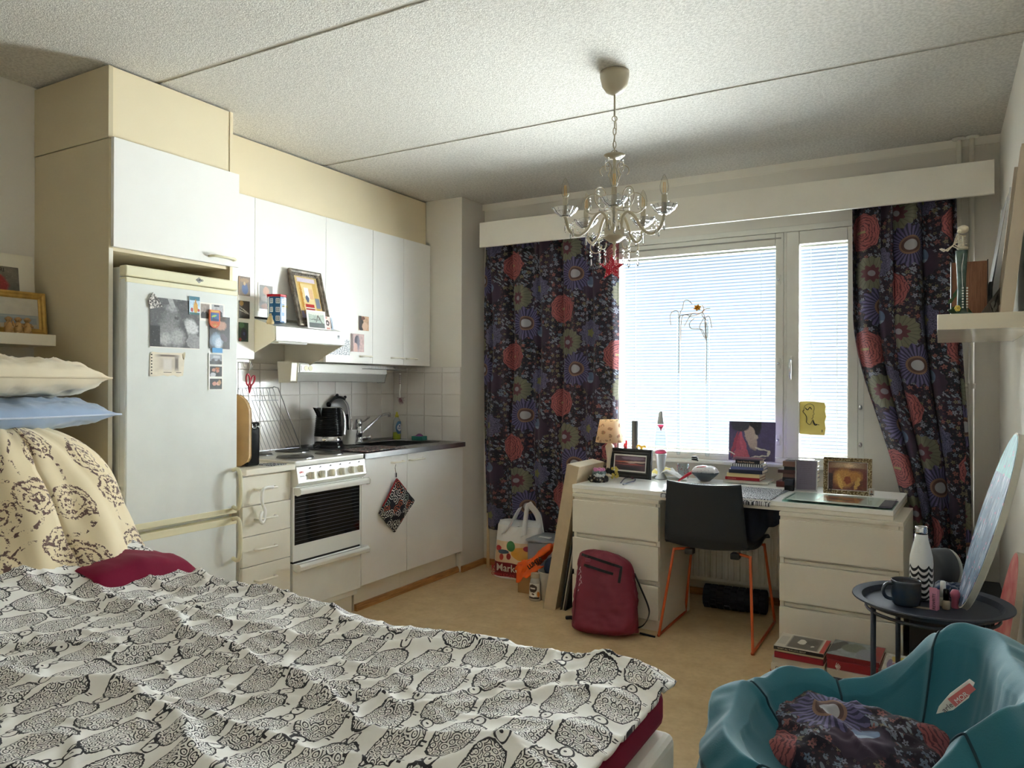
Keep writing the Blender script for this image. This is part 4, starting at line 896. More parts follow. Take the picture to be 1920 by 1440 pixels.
obj('bed_base', M().box(BX0+.02, BX1+.026, BY0+.02, BY1-.01, 0, .482), mat('white_valance', RGB(222, 218, 210), .85, var=.04), r, bevel=.02, seg=3)
obj('mattress', M().box(BX0, BX1, BY0, BY1, .484, .572), BURG, r, bevel=.025, seg=4)
q = AZ(300, 1040, .62)
def shc(u, v):
    z = .60+.098*math.sin(PI*(.15+.62*u))*math.sin(PI*(.3+.5*v))+.012*fbm(u*3, v*3, 8); e = max(0, (v-.88)/.12, (u-.9)/.1)
    return Vector((-2.50+.42*u, 1.28+.36*v, z+(.566-z)*min(1, e)**1.5))
obj('crumpled_sheet', M().grid(shc, 24, 24), BURG, r, smooth=True, solid=.006)
def duv(u, v):
    x = -2.66+u*2.155; y = .10+v*1.56
    ex = (x+.62)/.10; z = .604
    # big folds, mostly running along the bed
    wv = .6*fbm(x*1.3, y*1.3, 1.0, 3)
    z += .020*fbm(x*1.6, y*2.2, 3.0, 3)
    f1 = ridge(2.6*y*3.2+.9*x*3.0+3.2*wv+1.3*math.sin(2.3*x)); z += .020*f1**5
    f2 = ridge(4.2*y*2.6-1.8*x*2.2+4.0*wv+1.0); z += .013*f2**6
    f3 = ridge(9.5*x-6*y+6*fbm(x*1.1, y*1.1, 9)); z += .008*f3**4
    z += .005*fbm(x*14, y*14, 2.0, 2)
    f4 = ridge(13*y+5*x+5*fbm(x*2.1, y*2.1, 4)); z += .007*f4**5
    f5 = ridge(17*x+9*y+7*fbm(x*2.6, y*2.6, 6)); z += .005*f5**4
    hd = max(0, min(1, (-1.75-x)/.75)); z += .085*hd*hd*(3-2*hd)*(.60+.40*math.sin(y*2.2+.2))
    h2 = max(0, min(1, (-1.98-x)/.42)); z += .066*h2*h2*(3-2*h2)*max(0, min(1, (y-.7)/.5))
    # foot end and far side droop
    eg = .015*math.sin(7*y+1)+.02*fbm(y*2.5, 5, 1)
    if x > -.60+eg: t = (x+.60-eg)/.11; z -= .030*min(t, 1.3)**2
    ef = .015*math.sin(6*x)+.025*fbm(x*2.0, 7, 1)
    if y > 1.53+ef: t = (y-1.53-ef)/.13; z -= (.10 if x < -.9 else .10*max(0, (-.62-x)/.28))*t*t; y -= .035*t*t
    return Vector((x, y, max(z, .578 if (y < 1.60) else .42)))
mb = M().grid(duv, 300, 230, lambda a, b: (b*1.56, -a*2.155))
o = obj('duvet', mb, SHEEP, None, smooth=True, solid=.010); o['label'] = 'rumpled white duvet printed with black curly sheep spread over the bed'; o['category'] = 'duvet'
# pinkish pillow end at the very left
mb = M(); c = AZ(10, 1058, .66)
# pile of folded floral quilt with pillows
G = Graph('toile_print'); X, Y = G.uv(); n = G.noise(G.vec(X, Y), 34, 4, .7); big = G.vor(G.vec(X*.9, Y), 5.2, .55); ds = E(G, big.outputs[0])
rose = (ds < .42+(G.noise(G.vec(Y, X), 16, 3)-.5)*.5)
ringd = (ds*5.2+n*2.2); ln = ((ringd*1.5).fr() < .38)*(G.noise(G.vec(X, Y), 70, 2) > .44)
garl = G.vor(G.vec(X+.31, Y+.17), 4.3, .8); gd = E(G, garl.outputs[0]); gl = ((gd-.42).abs() < .030)*(n > .53)
G.col(G.mix((rose*ln*(ds < .36)).mx(gl), RGB(232, 214, 178), RGB(96, 66, 58))); G.P.inputs['Roughness'].default_value = .75; G.P.inputs['Sheen Weight'].default_value = .2; TOILE = G.mat
def pile(u, v):
    a = 2*PI*u; t = v
    prof = [(0, .54), (.02, .60), (.06, .70), (.18, .80), (.38, .87), (.62, .90), (.82, .80), (.95, .62), (1, 0)]
    k = 0
    while k < len(prof)-2 and prof[k+1][0] < t: k += 1
    f = (t-prof[k][0])/(prof[k+1][0]-prof[k][0]); R_ = prof[k][1]+(prof[k+1][1]-prof[k][1])*f
    z = .545+.56*(1-(1-t)**1.0)
    low = max(0, 1-t*1.35)
    ca, sa = math.cos(a), math.sin(a)
    rx = .30+.24*min(1, low*1.3)*max(0, .3+.7*ca)+.03*low; ry = .34+.03*low
    q_ = (abs(ca)**3+abs(sa)**3)**(-1/3)
    w1_ = .030*fbm(3.2*ca+2, 3.2*sa, z*2.2, 3)+.016*math.sin(9*a+6*z+2*math.sin(3*z*4))*(.4+.8*low)
    cr = min(1, t/.9); Rn = math.sqrt(max(0, 1-max(0, (t-.55)/.45)**2.2))*(1.0-.12*t)
    Rn = Rn*(.92 if t < .03 else 1)
    return Vector((-2.73+(rx*Rn*q_+w1_*Rn)*ca, 1.305+(ry*Rn*q_+w1_*Rn)*sa, z+.012*fbm(5*ca, 5*sa, 4)))
mb = M().grid(pile, 120, 60, lambda a, b: (a*2.4, b*.75))
solo('floral_quilt', 'cream quilt with brown rose print heaped at the head of the bed', 'quilt', mb, TOILE, smooth=True, solid=.008)
def pillow(name, label, c, a, b, h_, m_, rz=0, seam=None, seed=0, tilt=0):
    mm = at(c[0], c[1], c[2], rz, 0, tilt); r = thing(name, label, 'pillow', c)
    def side(sg):
        def fn(u, v):
            x, y = 2*u-1, 2*v-1
            e = (max(0, 1-abs(x)**3.2)*max(0, 1-abs(y)**3.2))**.5
            cr = 1-.06*(1-abs(x))*1-.05*(1-abs(y)); ex = 1+.06*(abs(x)*abs(y))**8
            z = sg*h_*e*(.92+.16*fbm(x*1.6+seed, y*1.6, sg))+.010*fbm(x*5, y*5, seed+sg*3, 3)*e**.3
            z += .010*ridge(9*x+5*y+4*fbm(x*2, y*2, seed))**5*e**.5
            return mm @ Vector((a*x*(1-.13*y*y)*ex, b*y*(1-.13*x*x)*ex, z))
        return fn
    mb = M().grid(side(1), 54, 44).grid(side(-1), 54, 44); obj('pillow_body', mb, m_, r, smooth=True)
    if seam:
        P = []
        for k in range(120):
            t = k/120*4; s_, f = int(t), t-int(t)
            x, y = [(2*f-1, -1), (1, 2*f-1), (1-2*f, 1), (-1, 1-2*f)][s_]
            ex = 1+.06*(abs(x)*abs(y))**8
            P.append(mm @ Vector((a*x*(1-.13*y*y)*ex, b*y*(1-.13*x*x)*ex, 0)))
        obj('piping', M().tube(P, .0035, 6, closed=True), seam, r, smooth=True)
    return r
pillow('pillow', 'pale blue satin pillow lying on the floral quilt below the cream one', (-2.845, 1.34, 1.130), .26, .36, .060, mat('blue_satin', RGB(150, 172, 204), .4, sheen=.3, var=.03), rz=math.radians(4), seam=mat('blue_piping', RGB(196, 208, 226), .4), seed=3, tilt=math.radians(2))
pillow('pillow', 'cream cotton pillow, topmost on the bedding pile', (-2.865, 1.33, 1.255), .26, .35, .078, mat('cream_cotton', RGB(232, 218, 190), .7, sheen=.2, var=.03), rz=math.radians(-3), seam=mat('cream_piping', RGB(214, 198, 166), .6), seed=11)
# ================================================================ left wall shelf
SHW = mat('shelf_lacquer', RGB(232, 226, 208), .25)
solo('wall_shelf', 'white floating shelf on the left wall with a gold frame', 'shelf', M().box(XL, -3.04, .85, 1.678, 1.383, 1.427), SHW, bevel=.002)
GOLD = mat('gold_frame', RGB(196, 158, 84), .35, metal=.5, var=.15, vs=40, bs=.2, bsc=150)
tr_ = AX(81, 552, -3.19); tl_ = AX(-40, 547, -3.19)
BEACH = pic('beach_print', RGB(206, 200, 184), [('r', .5, .2, .5, .25, 0, RGB(150, 160, 168)), ('r', .5, .38, .5, .03, 0, RGB(170, 176, 176)), ('r', .5, .05, .5, .1, 0, RGB(190, 180, 160))], na=.06)
pf('picture_frame', 'gold frame with a pale beach picture standing on the left wall shelf', 'picture frame', Vector((-3.19, tl_.y, tr_.z)), Vector((-3.19, tr_.y, tr_.z)), Vector((-3.17, tl_.y, 1.4285)), .026, .014, GOLD, BEACH)
MK = mat('monkey_resin', RGB(188, 150, 96), .5, var=.25, vs=30)
for k, (u, lb) in enumerate(((-12, 'leftmost'), (16, 'second from left'), (34, 'third from left'), (51, 'rightmost'))):
    b = AX(u, 622, -3.09); b.z = 1.4275
    r = thing('monkey_figurine', 'small carved seated monkey in front of the gold frame, '+lb+' of the row', 'figurine', b, group='seated monkey figurines')
    s_ = 1.0 if k != 2 else 1.08
    obj('body', M().lathe([(.010, 0), (.014, .004), (.0145, .02), (.012, .036), (.007, .044)], b, 14), MK, r, smooth=True)
    obj('head', M().ball(b+Vector((0, 0, .053)), .0105, 12, 8, sy=1.1).ball(b+Vector((.010, 0, .050)), .005, 8, 6), MK, r, smooth=True)
    for sg in (-1, 1):
        obj('arm', M().tube([b+Vector((0, sg*.012, .038)), b+Vector((.008, sg*.017, .026)), b+Vector((.013, sg*.008, .030 if k != 1 else .046))], .0035, 6), MK, r, smooth=True)
        obj('ear', M().ball(b+Vector((0, sg*.011, .055)), .0035, 6, 5), MK, r)
        obj('foot', M().ball(b+Vector((.012, sg*.008, .004)), .005, 8, 5, sx=1.5), MK, r)
SH = pic('record_print', RGB(120, 114, 102), [('e', .55, .6, .3, .26, 0, RGB(160, 50, 52)), ('e', .55, .83, .11, .1, 0, RGB(200, 150, 130)), ('e', .5, .3, .35, .14, 0, RGB(30, 30, 42)), ('e', .8, .25, .2, .05, 15, W1), ('r', .5, .04, .5, .08, 0, RGB(50, 28, 26)), ('r', .1, .8, .1, .15, 0, RGB(60, 80, 60))], border=None)
r = thing('poster_card', 'white card with a printed photo of a seated person in red on the shelf', 'poster', AX(20, 548, -3.24))
tr_ = AX(61, 482, -3.262); br_ = AX(56, 552, -3.25)
mm, w_, h_ = frame3(Vector((-3.262, tr_.y-.33, tr_.z)), Vector((-3.262, tr_.y, tr_.z)), Vector((-3.22, tr_.y-.33, 1.4285)))
r.matrix_world = mm; WM[r.name] = mm
obj('card_sheet', M().box(0, w_, -.001, .001, 0, h_), SHW, r, world=False)
obj('print', M().box(.02, w_-.06, -.0018, -.001, .085, h_-.055), SH, r, world=False)
text('lettering', 'TIKERRI', .024, BLACK, r, mm @ at(.142, -.0019, h_-.078) @ Matrix.Rotation(PI/2, 4, 'X'), sx=.9)
# ================================================================ curtains
def floral(name, base=(22, 22, 38), u0=0, v0=0):
    G = Graph(name); X0, Y0 = G.uv(); X = X0-u0; Y = Y0-v0; G.P.inputs['Roughness'].default_value = .85
    W_, Hh = .385, .60
    NV = G.vec(X0, Y0)
    # dense small blossoms
    c = base_ = RGB(*base)
    tint = G.noise(NV, 5, 2); c = G.mix(tint.ss(.4, .62), c, RGB(54, 30, 54))
    def small(c, sc, off, thr, cols, pet, amp):
        P = G.vec(X0+off, Y0+off*1.7); v = G.vor(P, sc, .85); px_, py_, _z = G.sep(v.outputs['Position']); rr, gg, bb = G.sep(v.outputs['Color'])
        dx, dy = X0+off-px_, Y0+off*1.7-py_; ang = G.math('ARCTAN2', dy, dx); d = (dx*dx+dy*dy).sq()*sc
        pe = d < (thr*(1-amp)+thr*amp*(ang*pet+rr*6.28).cos())*(.55+.6*gg)
        t = G.mix(rr > cols[0][0], cols[0][1], cols[1][1]); t = G.mix(rr > cols[1][0], t, cols[2][1]); t = G.mix(rr > cols[2][0], t, cols[3][1])
        t = G.mix(d < .07, t, RGB(60, 40, 40)); rim = ((d*9.).fr() < .35); t = G.mix(rim*.45, t, base_)
        return G.mix(pe, c, t)
    c = small(c, 62, .0, .30, ((.3, RGB(124, 48, 62)), (.55, RGB(92, 86, 108)), (.8, RGB(120, 112, 96)), (1, RGB(150, 70, 60))), 5, .35)
    # leaves: stretched cells
    P = G.vec((X0+Y0)*1.0, (Y0-X0)*.36); v = G.vor(P, 42, .9); d = E(G, v.outputs[0]); zone = G.noise(NV, 7, 2)
    c = G.mix((d < .24)*(zone > .54), c, RGB(136, 148, 164))
    c = small(c, 31, .37, .40, ((.35, RGB(152, 154, 178)), (.6, RGB(146, 132, 94)), (.82, RGB(170, 84, 74)), (1, RGB(116, 138, 168))), 5, .25)
    # large flowers on a half-drop lattice
    def big(c, fx, fy, R_, pet, amp, fn, sy=1.):
        a = ((X-fx)/W_).rnd(); dx = X-fx-a*W_; b = Y-fy+a*(Hh/2); dy = (b-(b/Hh).rnd()*Hh)/sy
        d = (dx*dx+dy*dy).sq()/R_; ang = G.math('ARCTAN2', dy, dx)
        m = d < 1-amp+amp*(ang*pet).cos(); return G.mix(m, c, fn(d, ang, dx, dy))
    NN = G.noise(NV, 55, 3)
    c = big(c, .21, .13, .080, 14, .04, lambda d, a, x, y: G.mix((((x*x+(y-.03)*(y-.03)).sq()) < .034), G.mix(d*.8, RGB(84, 52, 82), RGB(58, 38, 62)), G.mix((y < .012)*.7, RGB(88, 116, 158), RGB(160, 186, 214))))
    def chry(d, a, x, y):
        k = ((NN*7.).fr() < .45); t = G.mix(k, RGB(110, 104, 148), RGB(62, 58, 92)); return G.mix(d < .28+(a*5).cos()*.06, t, RGB(136, 134, 72))
    c = big(c, .205, .44, .084, 12, .07, chry)
    def zin(d, a, x, y):
        t = G.mix((((a*22).cos() > .75)*(d > .4))*.5, RGB(132, 130, 102), RGB(84, 86, 66)); t = G.mix(d < .44+(a*9).cos()*.07, t, RGB(110, 38, 56)); return G.mix(d < .17, t, RGB(160, 156, 170))
    c = big(c, .045, .385, .088, 16, .05, zin)
    def dai(d, a, x, y):
        st = (a*30+NN*3).cos(); t = G.mix(st > -.1, RGB(48, 42, 84), RGB(100, 88, 150)); t = G.mix(d < .42, t, RGB(150, 104, 72)); t = G.mix(d < .34, t, RGB(100, 62, 52)); return G.mix(d < .24, t, RGB(186, 184, 190))
    c = big(c, .10, .215, .105, 15, .09, dai, 1.05)
    def peo(d, a, x, y):
        k = ((d*7+(a*3).cos()*.5+NN*2.2).fr() < .32); t = G.mix(k, RGB(182, 60, 58), RGB(110, 26, 42)); return G.mix((y.abs() < .006)*(x.abs() < .022), t, RGB(170, 150, 90))
    c = big(c, .0, .0, .092, 9, .03, peo, 1.05)
    hs = G.nt.nodes.new('ShaderNodeHueSaturation'); hs.inputs['Saturation'].default_value = .80; hs.inputs['Value'].default_value = .88; G.put(hs.inputs['Color'], G.mix(.22, c, RGB(32, 32, 54))); G.col(hs.outputs[0]); G.P.inputs['Sheen Weight'].default_value = .05; return G.mat
ra = AY(957, 668, 4.25); CU0 = (ra.x+2.63)*1.08
CUR = floral('floral_curtain_fabric', u0=CU0, v0=ra.z)
def curL(u, v):
    x = -2.690+.963*u; z = .27+(2.27-.27)*v; s_ = u*1.0
    y = 4.300+.030*math.sin(2*PI*(u*5.2+.15*math.sin(3*z))+.6)*(.7+.3*math.sin(4*u+1))+.012*math.sin(2*PI*u*13+z)
    if u > .86: y += .03*(u-.86)/.14
    x += .012*math.sin(2*PI*(u*5.2)+1.5)+.012*(1-v)*math.sin(5*z)
    return Vector((x, y, z))
r = thing('curtain', 'dark flowered curtain hanging straight at the left side of the window', 'curtain', (-2.18, 4.25, .27))
obj('curtain_cloth', M().grid(curL, 150, 30, lambda a, b: (a*1.04-.062, .27+2.0*b)), CUR, r, smooth=True, solid=.002)
def curR(u, v):
    z = .27+2.0*v; g = max(0, min(1, (1.62-z)/1.2)); g = g*g*(3-2*g)
    xa = -.402+.26*g; xb = .095+.03*g+.02*math.sin(z*2); sq_ = xb-xa
    uu = u+.06*math.sin(2*PI*u*1.5)*(1-.2*g)
    x = xa+sq_*uu; A_ = .038+.02*g
    y = 4.235+A_*math.sin(2*PI*(u*4.6)+.8*math.sin(z*1.6))*(1-.3*u)+.016*math.sin(2*PI*u*10+2*z)
    x += .022*math.cos(2*PI*(u*4.6)+.8)
    return Vector((min(x, .14), min(y, 4.318), z))
r = thing('curtain', 'dark flowered curtain gathered in deep folds at the right side of the window', 'curtain', (-.15, 4.25, .27))
obj('curtain_cloth', M().grid(curR, 150, 60, lambda a, b: (a*.98+.11, .27+2.0*b)), CUR, r, smooth=True, solid=.002)
for k, x in ((0, -2.66), ):
    pass
obj('curtain_rail', M().tube([(-2.60, 4.30, 2.255), (.2, 4.30, 2.255)], .008, 8), WHITE, thing('curtain_track', 'white curtain rail behind the pelmet board', 'rail', (-1.2, 4.3, 2.25)))
# ================================================================ chandelier
CC = Vector((-1.117, 2.772, 0)); r = thing('chandelier', 'cream five-armed chandelier with glass cups and crystal drops', 'chandelier', (CC.x, CC.y, H))
CRM = mat('cream_metal', RGB(178, 168, 144), .4); CRY = thinglass('crystal', (.93, .95, .97, 1), 1.9)
def CRYG():
    G = Graph('cut_crystal'); G.P.inputs['Transmission Weight'].default_value = .85; G.P.inputs['Roughness'].default_value = .04; G.P.inputs['IOR'].default_value = 1.5
    G.P.inputs['Base Color'].default_value = (.95, .96, .97, 1); return G.mat
CRYC = CRYG()
rt = _R; nr = -_F
def cp(rad, a, z): return CC+rt*(rad*math.sin(a))+nr*(rad*math.cos(a))+Vector((0, 0, z))
obj('canopy', M().lathe([(.001, -.092), (.012, -.09), (.035, -.078), (.05, -.055), (.058, -.02), (.058, -.001)], CC+Vector((0, 0, H)), 32), CRM, r, smooth=True)
obj('rod', M().cyl(CC+Vector((0, 0, 2.30)), CC+Vector((0, 0, 2.39)), .004, 10), CRM, r)
def link(c, a, b, rz, m_='chain_link'):
    P = []
    for k in range(16):
        t = 2*PI*k/16; P.append(c+Vector((a*math.cos(t)*math.cos(rz), a*math.cos(t)*math.sin(rz), b*math.sin(t))))
    return obj(m_, M().tube(P, .0021, 5, closed=True), CRM, r, smooth=True)
link(CC+Vector((0, 0, 2.291)), .010, .010, .5)
for k in range(5): link(CC+Vector((0, 0, 2.267-.0265*k)), .006, .015, .5+(PI/2 if k % 2 == 0 else 0))
link(CC+Vector((0, 0, 2.152)), .014, .014, .5, 'hanging_ring')
obj('cable', M().tube(smoothpath([CC+Vector((0, 0, 2.30)), CC+Vector((.008, 0, 2.25)), CC+Vector((-.004, 0, 2.2)), CC+Vector((.004, 0, 2.14))], 5), .0016, 5), CRM, r)
obj('top_dish', M().lathe([(.004, 2.130), (.030, 2.136), (.042, 2.146), (.040, 2.147), (.02, 2.140), (.001, 2.139)], CC, 28), CRM, r, smooth=True)
obj('stem', M().lathe([(.006, 2.13), (.007, 2.02), (.010, 2.01), (.007, 2.0), (.007, 1.95), (.012, 1.93), (.007, 1.91), (.009, 1.86)], CC, 14), CRM, r, smooth=True)
obj('hub', M().lathe([(.001, 1.800), (.02, 1.802), (.045, 1.82), (.047, 1.823), (.040, 1.826), (.040, 1.855), (.036, 1.858), (.001, 1.86)], CC, 30), CRM, r, smooth=True)
obj('bottom_finial', M().lathe([(.001, 1.745), (.006, 1.75), (.004, 1.765), (.009, 1.775), (.004, 1.79), (.01, 1.802)], CC, 12), CRM, r, smooth=True)
BULB = thinglass('bulb_glass', (.97, .96, .92, 1), 1.35); FIL = mat('filament', RGB(220, 160, 60), .4)
def drop(c, n=1, s=1., par=None):
    par = par or r
    z = 0; mb = M(); mb.tube([c, c-Vector((0, 0, .004+.012*n*s))], .0006, 4)
    for k in range(n): mb.ball(c-Vector((0, 0, .008*s+.0125*s*k)), .0052*s, 8, 5)
    q_ = c-Vector((0, 0, .004+.0125*s*n+.004))
    mb.lathe([(.0001, -.034*s), (.0055*s, -.026*s), (.0045*s, -.012*s), (.0015*s, 0)], q_, 6)
    return obj('crystal_drop', mb, CRYC, par)
A0 = math.radians(-8)
for k in range(5):
    a = A0+k*2*PI/5
    P = smoothpath([cp(.028, a, 1.845), cp(.034, a, 1.895), cp(.055, a, 1.918), cp(.085, a, 1.893), cp(.112, a, 1.845), cp(.15, a, 1.822), cp(.184, a, 1.842), cp(.200, a, 1.892)], 5)
    arm = obj('arm', M().tube(P, .0060, 8), CRM, r, smooth=True)
    c = cp(.200, a, 1.892)
    cup = obj('glass_cup', M().lathe([(.012, .002), (.022, .004), (.040, .018), (.050, .034), (.046, .036), (.036, .022), (.018, .008)], c, 14), CRYC, r, smooth=False)
    for q in range(7):
        b = 2*PI*q/7
        obj('cup_bead', M().ball(c+Vector((.049*math.cos(b), .049*math.sin(b), .036)), .0045, 6, 4), CRYC, cup) if q % 2 == 0 else None
    obj('candle_tube', M().lathe([(.014, 0), (.014, .006), (.0105, .010), (.0105, .075), (.008, .077)], c, 16), CRM, r, smooth=False)
    b_ = obj('bulb', M().lathe([(.009, .077), (.016, .092), (.0175, .108), (.013, .132), (.006, .148), (.0005, .156)], c, 16), BULB, r, smooth=True)
    obj('filament', M().tube([c+Vector((-.004, 0, .085)), c+Vector((-.003, 0, .125))], .0012, 4).tube([c+Vector((.004, 0, .085)), c+Vector((.003, 0, .125))], .0012, 4), FIL, b_)
    drop(c+Vector((0, 0, -.012)), 1, .9)
    for s_ in (-.3, .3): drop(cp(.175, a+s_*.35, 1.875), 2, .95)
    # scrolls in the space between the arms
    am = a+PI/5
    def spiral(c0, ra_, rb_, t0, t1, n=26, sg=1):
        o_ = []
        for i in range(n+1):
            f = i/n; t = math.radians(t0+(t1-t0)*f); R_ = ra_+(rb_-ra_)*f
            o_.append(cp(c0[0]+R_*math.cos(t), am, c0[1]+R_*math.sin(t)))
        return o_
    obj('scroll', M().tube([cp(.012, am, 1.93)]+spiral((.088, 1.962), .040, .040, 250, 470)[::1]+spiral((.072, 1.975), .020, .010, 90, 300), .0022, 6), CRM, r, smooth=True)
    drop(cp(.062, am, 1.968), 2, .8); drop(cp(.10, am, 1.99), 2, .8)
    obj('scroll', M().tube([cp(.01, am, 2.04)]+spiral((.040, 2.088), .022, .020, 230, -60), .0022, 6), CRM, r, smooth=True)
    drop(cp(.036, am, 2.132), 2, .7)
    obj('scroll', M().tube([cp(.03, am, 1.83)]+spiral((.075, 1.787), .027, .022, 100, -190), .0022, 6), CRM, r, smooth=True)
    drop(cp(.098, am, 1.775), 2, 1.); drop(cp(.060, am, 1.765), 2, .95)
    mb = M()
    for q in range(12):
        t = q/11; mb.ball(cp(.175*(1-t)+.045*t, a+.0*t+(2*PI/5)*0, 1.865-.06*math.sin(PI*t)*0-.02*t-.035*math.sin(PI*t)), .0042, 6, 4)
    obj('bead_garland', mb, CRYC, r, kind='stuff')
c = CC-Vector((0, 0, 0))+Vector((0, 0, 1.695))-_F*.03-_R*.014
r2 = thing('star_ornament', 'glittery red five-pointed star hanging below the chandelier', 'ornament', c)
mb = M(); pts = [((.054 if k % 2 == 0 else .022)*math.sin(PI*k/5), (.054 if k % 2 == 0 else .022)*math.cos(PI*k/5)) for k in range(10)]
v = [c+_R*p[0]+Vector((0, 0, p[1])) for p in pts]+[c-_F*.009, c+_F*.009]
mb.add(v, [[k, (k+1) % 10, 10] for k in range(10)]+[[(k+1) % 10, k, 11] for k in range(10)])
G = Graph('red_glitter'); n = G.vor(G.tc('Object'), 320, dim='3D'); G.col(G.mix(G.sep(n.outputs[1])[0] > .86, RGB(186, 14, 44), RGB(240, 190, 200))); G.P.inputs['Roughness'].default_value = .3; RG = G.mat
obj('star', mb, RG, r2); obj('hanging_loop', M().tube([c+Vector((0, 0, .045)), CC+Vector((0, 0, 1.75))], .0008, 4), CRM, r2)
# ================================================================ dried flowers in tall glass tubes before the window
def vase(label, u, vt, vb, rad, y, stems, fl):
    t = AY(u, vt, y); b = AY(u, vb, y); r = thing('glass_tube_vase', label, 'vase', (b.x, y, .82))
    obj('glass_tube', M().lathe([(rad*.8, 0), (rad, .02), (rad*.8, (t.z-.822)*.5), (rad*.65, t.z-.822)], (b.x, y, .822), 18), CLEAR, r, smooth=True)
    for P in stems: obj('dried_leaf', M().tube(smoothpath([AY(p[0], p[1], y) for p in P], 5), [.0026]*1+[.0022]*(5*(len(P)-1)), 5), fl, r, smooth=True)
    return r
DRY = mat('dried_stem', RGB(150, 132, 110), .8, var=.2, vs=60)
yv = 4.375
vase('slim clear glass tube with drooping dry stalks, left of the two by the window', 1272, 592, 850, .012, yv, [[(1273, 700), (1274, 600), (1280, 578), (1283, 565), (1290, 563), (1298, 570)], [(1274, 620), (1272, 586), (1262, 584), (1257, 592), (1258, 610)], [(1275, 592), (1286, 590), (1300, 588)], [(1276, 640), (1278, 600), (1284, 590), (1296, 594)]], DRY)
r = vase('slim clear glass tube with a bunch of dry stalks and one orange bloom', 1326, 600, 850, .014, yv-.012, [[(1324, 720), (1325, 640), (1320, 590), (1310, 588), (1296, 590), (1283, 612)], [(1325, 640), (1318, 620), (1311, 617), (1296, 616), (1293, 606), (1302, 597)], [(1324, 600), (1316, 590), (1322, 580), (1332, 578)], [(1324, 640), (1322, 600), (1330, 594), (1335, 615)], [(1322, 636), (1316, 622), (1312, 612), (1320, 596)], [(1324, 604), (1327, 618), (1326, 634)], [(1316, 572), (1320, 580), (1312, 588), (1300, 592), (1292, 593)]], DRY)
c = AY(1308, 577, yv-.02)
mb = M()
for k in range(6):
    a = 2*PI*k/6+.3; tip = c+Vector((.026*math.cos(a), -.006, .022*math.sin(a))); sd = Vector((-.008*math.sin(a), 0, .008*math.cos(a)))
    mb.add([c, c+(tip-c)*.5+sd, tip, c+(tip-c)*.5-sd, c+(tip-c)*.5+Vector((0, -.006, 0))], [[0, 1, 4], [1, 2, 4], [2, 3, 4], [3, 0, 4]])
obj('flower_head', mb.lathe([(.005, 0), (.009, .012), (.006, .012), (.001, .002)], c, 8), mat('orange_petals', RGB(226, 156, 30), .6), r)
# yellow drawing on the small pane
q = (AY(1498, 752, 4.428), AY(1551, 753, 4.428), AY(1495, 814, 4.428)); 
r = thing('paper_drawing', 'yellowed torn paper with an ink portrait sketch taped to the small pane', 'drawing', q[2])
mm, w_, h_ = frame3(*q)
pts = [(0, .02), (.02, .98), (.3, 1.0), (.62, .99), (.95, .96), (1, .85), (.98, .7), (1.02, .55), (.97, .4), (1.0, .2), (.97, .0), (.5, .0)]
mb = M(); mb.T = mm; mb.prism([(a*w_, b*h_) for a, b in pts], -.001, 0, 'y'); obj('paper_sheet', mb, mat('yellow_paper', RGB(236, 216, 122), .8, emit=None, var=.08, vs=9), r)
INK = mat('black_ink', RGB(18, 16, 20), .6)
def ink(P, rr=.0012): 
    mb = M(); mb.T = mm; mb.tube(smoothpath([(p[0]*w_, -.0018, p[1]*h_) for p in P], 5), rr, 4); obj('ink_line', mb, INK, r)
ink([(.22, .72), (.27, .86), (.42, .92), (.56, .88), (.60, .78)]); ink([(.24, .74), (.20, .68), (.28, .6), (.33, .5), (.32, .36)], .0022); ink([(.28, .8), (.36, .74), (.44, .82), (.5, .76)], .0026)
ink([(.60, .78), (.57, .68), (.60, .62), (.55, .58), (.56, .52), (.50, .47)]); ink([(.34, .36), (.45, .30), (.55, .45), (.62, .34), (.78, .3)]); ink([(.56, .42), (.62, .30), (.70, .31)], .004); ink([(.88, .16), (.88, .09)], .0022)
# ================================================================ desk
DM = at(-1.21, 3.60, 0, math.radians(-2.9))
MAL = mat('drawer_white', RGB(228, 222, 208), .4, var=.01)
ZU, ZD = .660, .703
def unit(label, xa, xb):
    m = DM @ Matrix.Translation((xa, 0, 0)); w_ = xb-xa
    r = thing('drawer_unit', label, 'drawers', m=m)
    O = lambda n, mb, p=r, **k: obj(n, mb, MAL, p, world=False, bevel=.0015, **k)
    O('side_panel', M().box(0, .018, .018, .46, 0, ZU-.0185)); O('side_panel', M().box(w_-.018, w_, .018, .46, 0, ZU-.0185))
    O('top_panel', M().box(0, w_, -.002, .46, ZU-.018, ZU)); O('inner_front', M().box(.018, w_-.018, .026, .036, .0, ZU-.018)); O('front_rail', M().box(.0185, w_-.0185, .008, .0255, ZU-.045, ZU-.0185))
    O('back_panel', M().box(.018, w_-.018, .45, .456, .02, ZU-.018)); O('plinth_board', M().box(.0185, w_-.0185, .02, .0255, 0, .05))
    for z0, z1 in ((.455, .625), (.256, .426), (.060, .228)):
        d = O('drawer_front', M().box(.001, w_-.001, -.002, .0165, z0, z1))
        O('finger_rail', M().box(.019, w_-.019, .017, .0255, z1+.001, z1+.018), d)
    return r
unit('white chest of three drawers at the left end of the desk, behind the backpack', -.485, 0)
unit('white chest of three drawers at the right end of the desk, above the books', .580, 1.085)
r = thing('desk', 'long white double-layer desk top bridging the two drawer chests', 'desk', m=DM)
obj('lower_board', M().box(-.497, 1.045, .022, .66, ZU+.0008, ZU+.021), MAL, r, world=False, bevel=.0015)
obj('upper_board', M().box(-.497, 1.045, .018, .66, ZU+.0218, ZD), CAB, r, world=False, bevel=.0015)
def D(u, v, z=ZD): return AZ(u, v, z)
def L(p): return DM @ Vector(p)
ZT_ = ZD+.0008
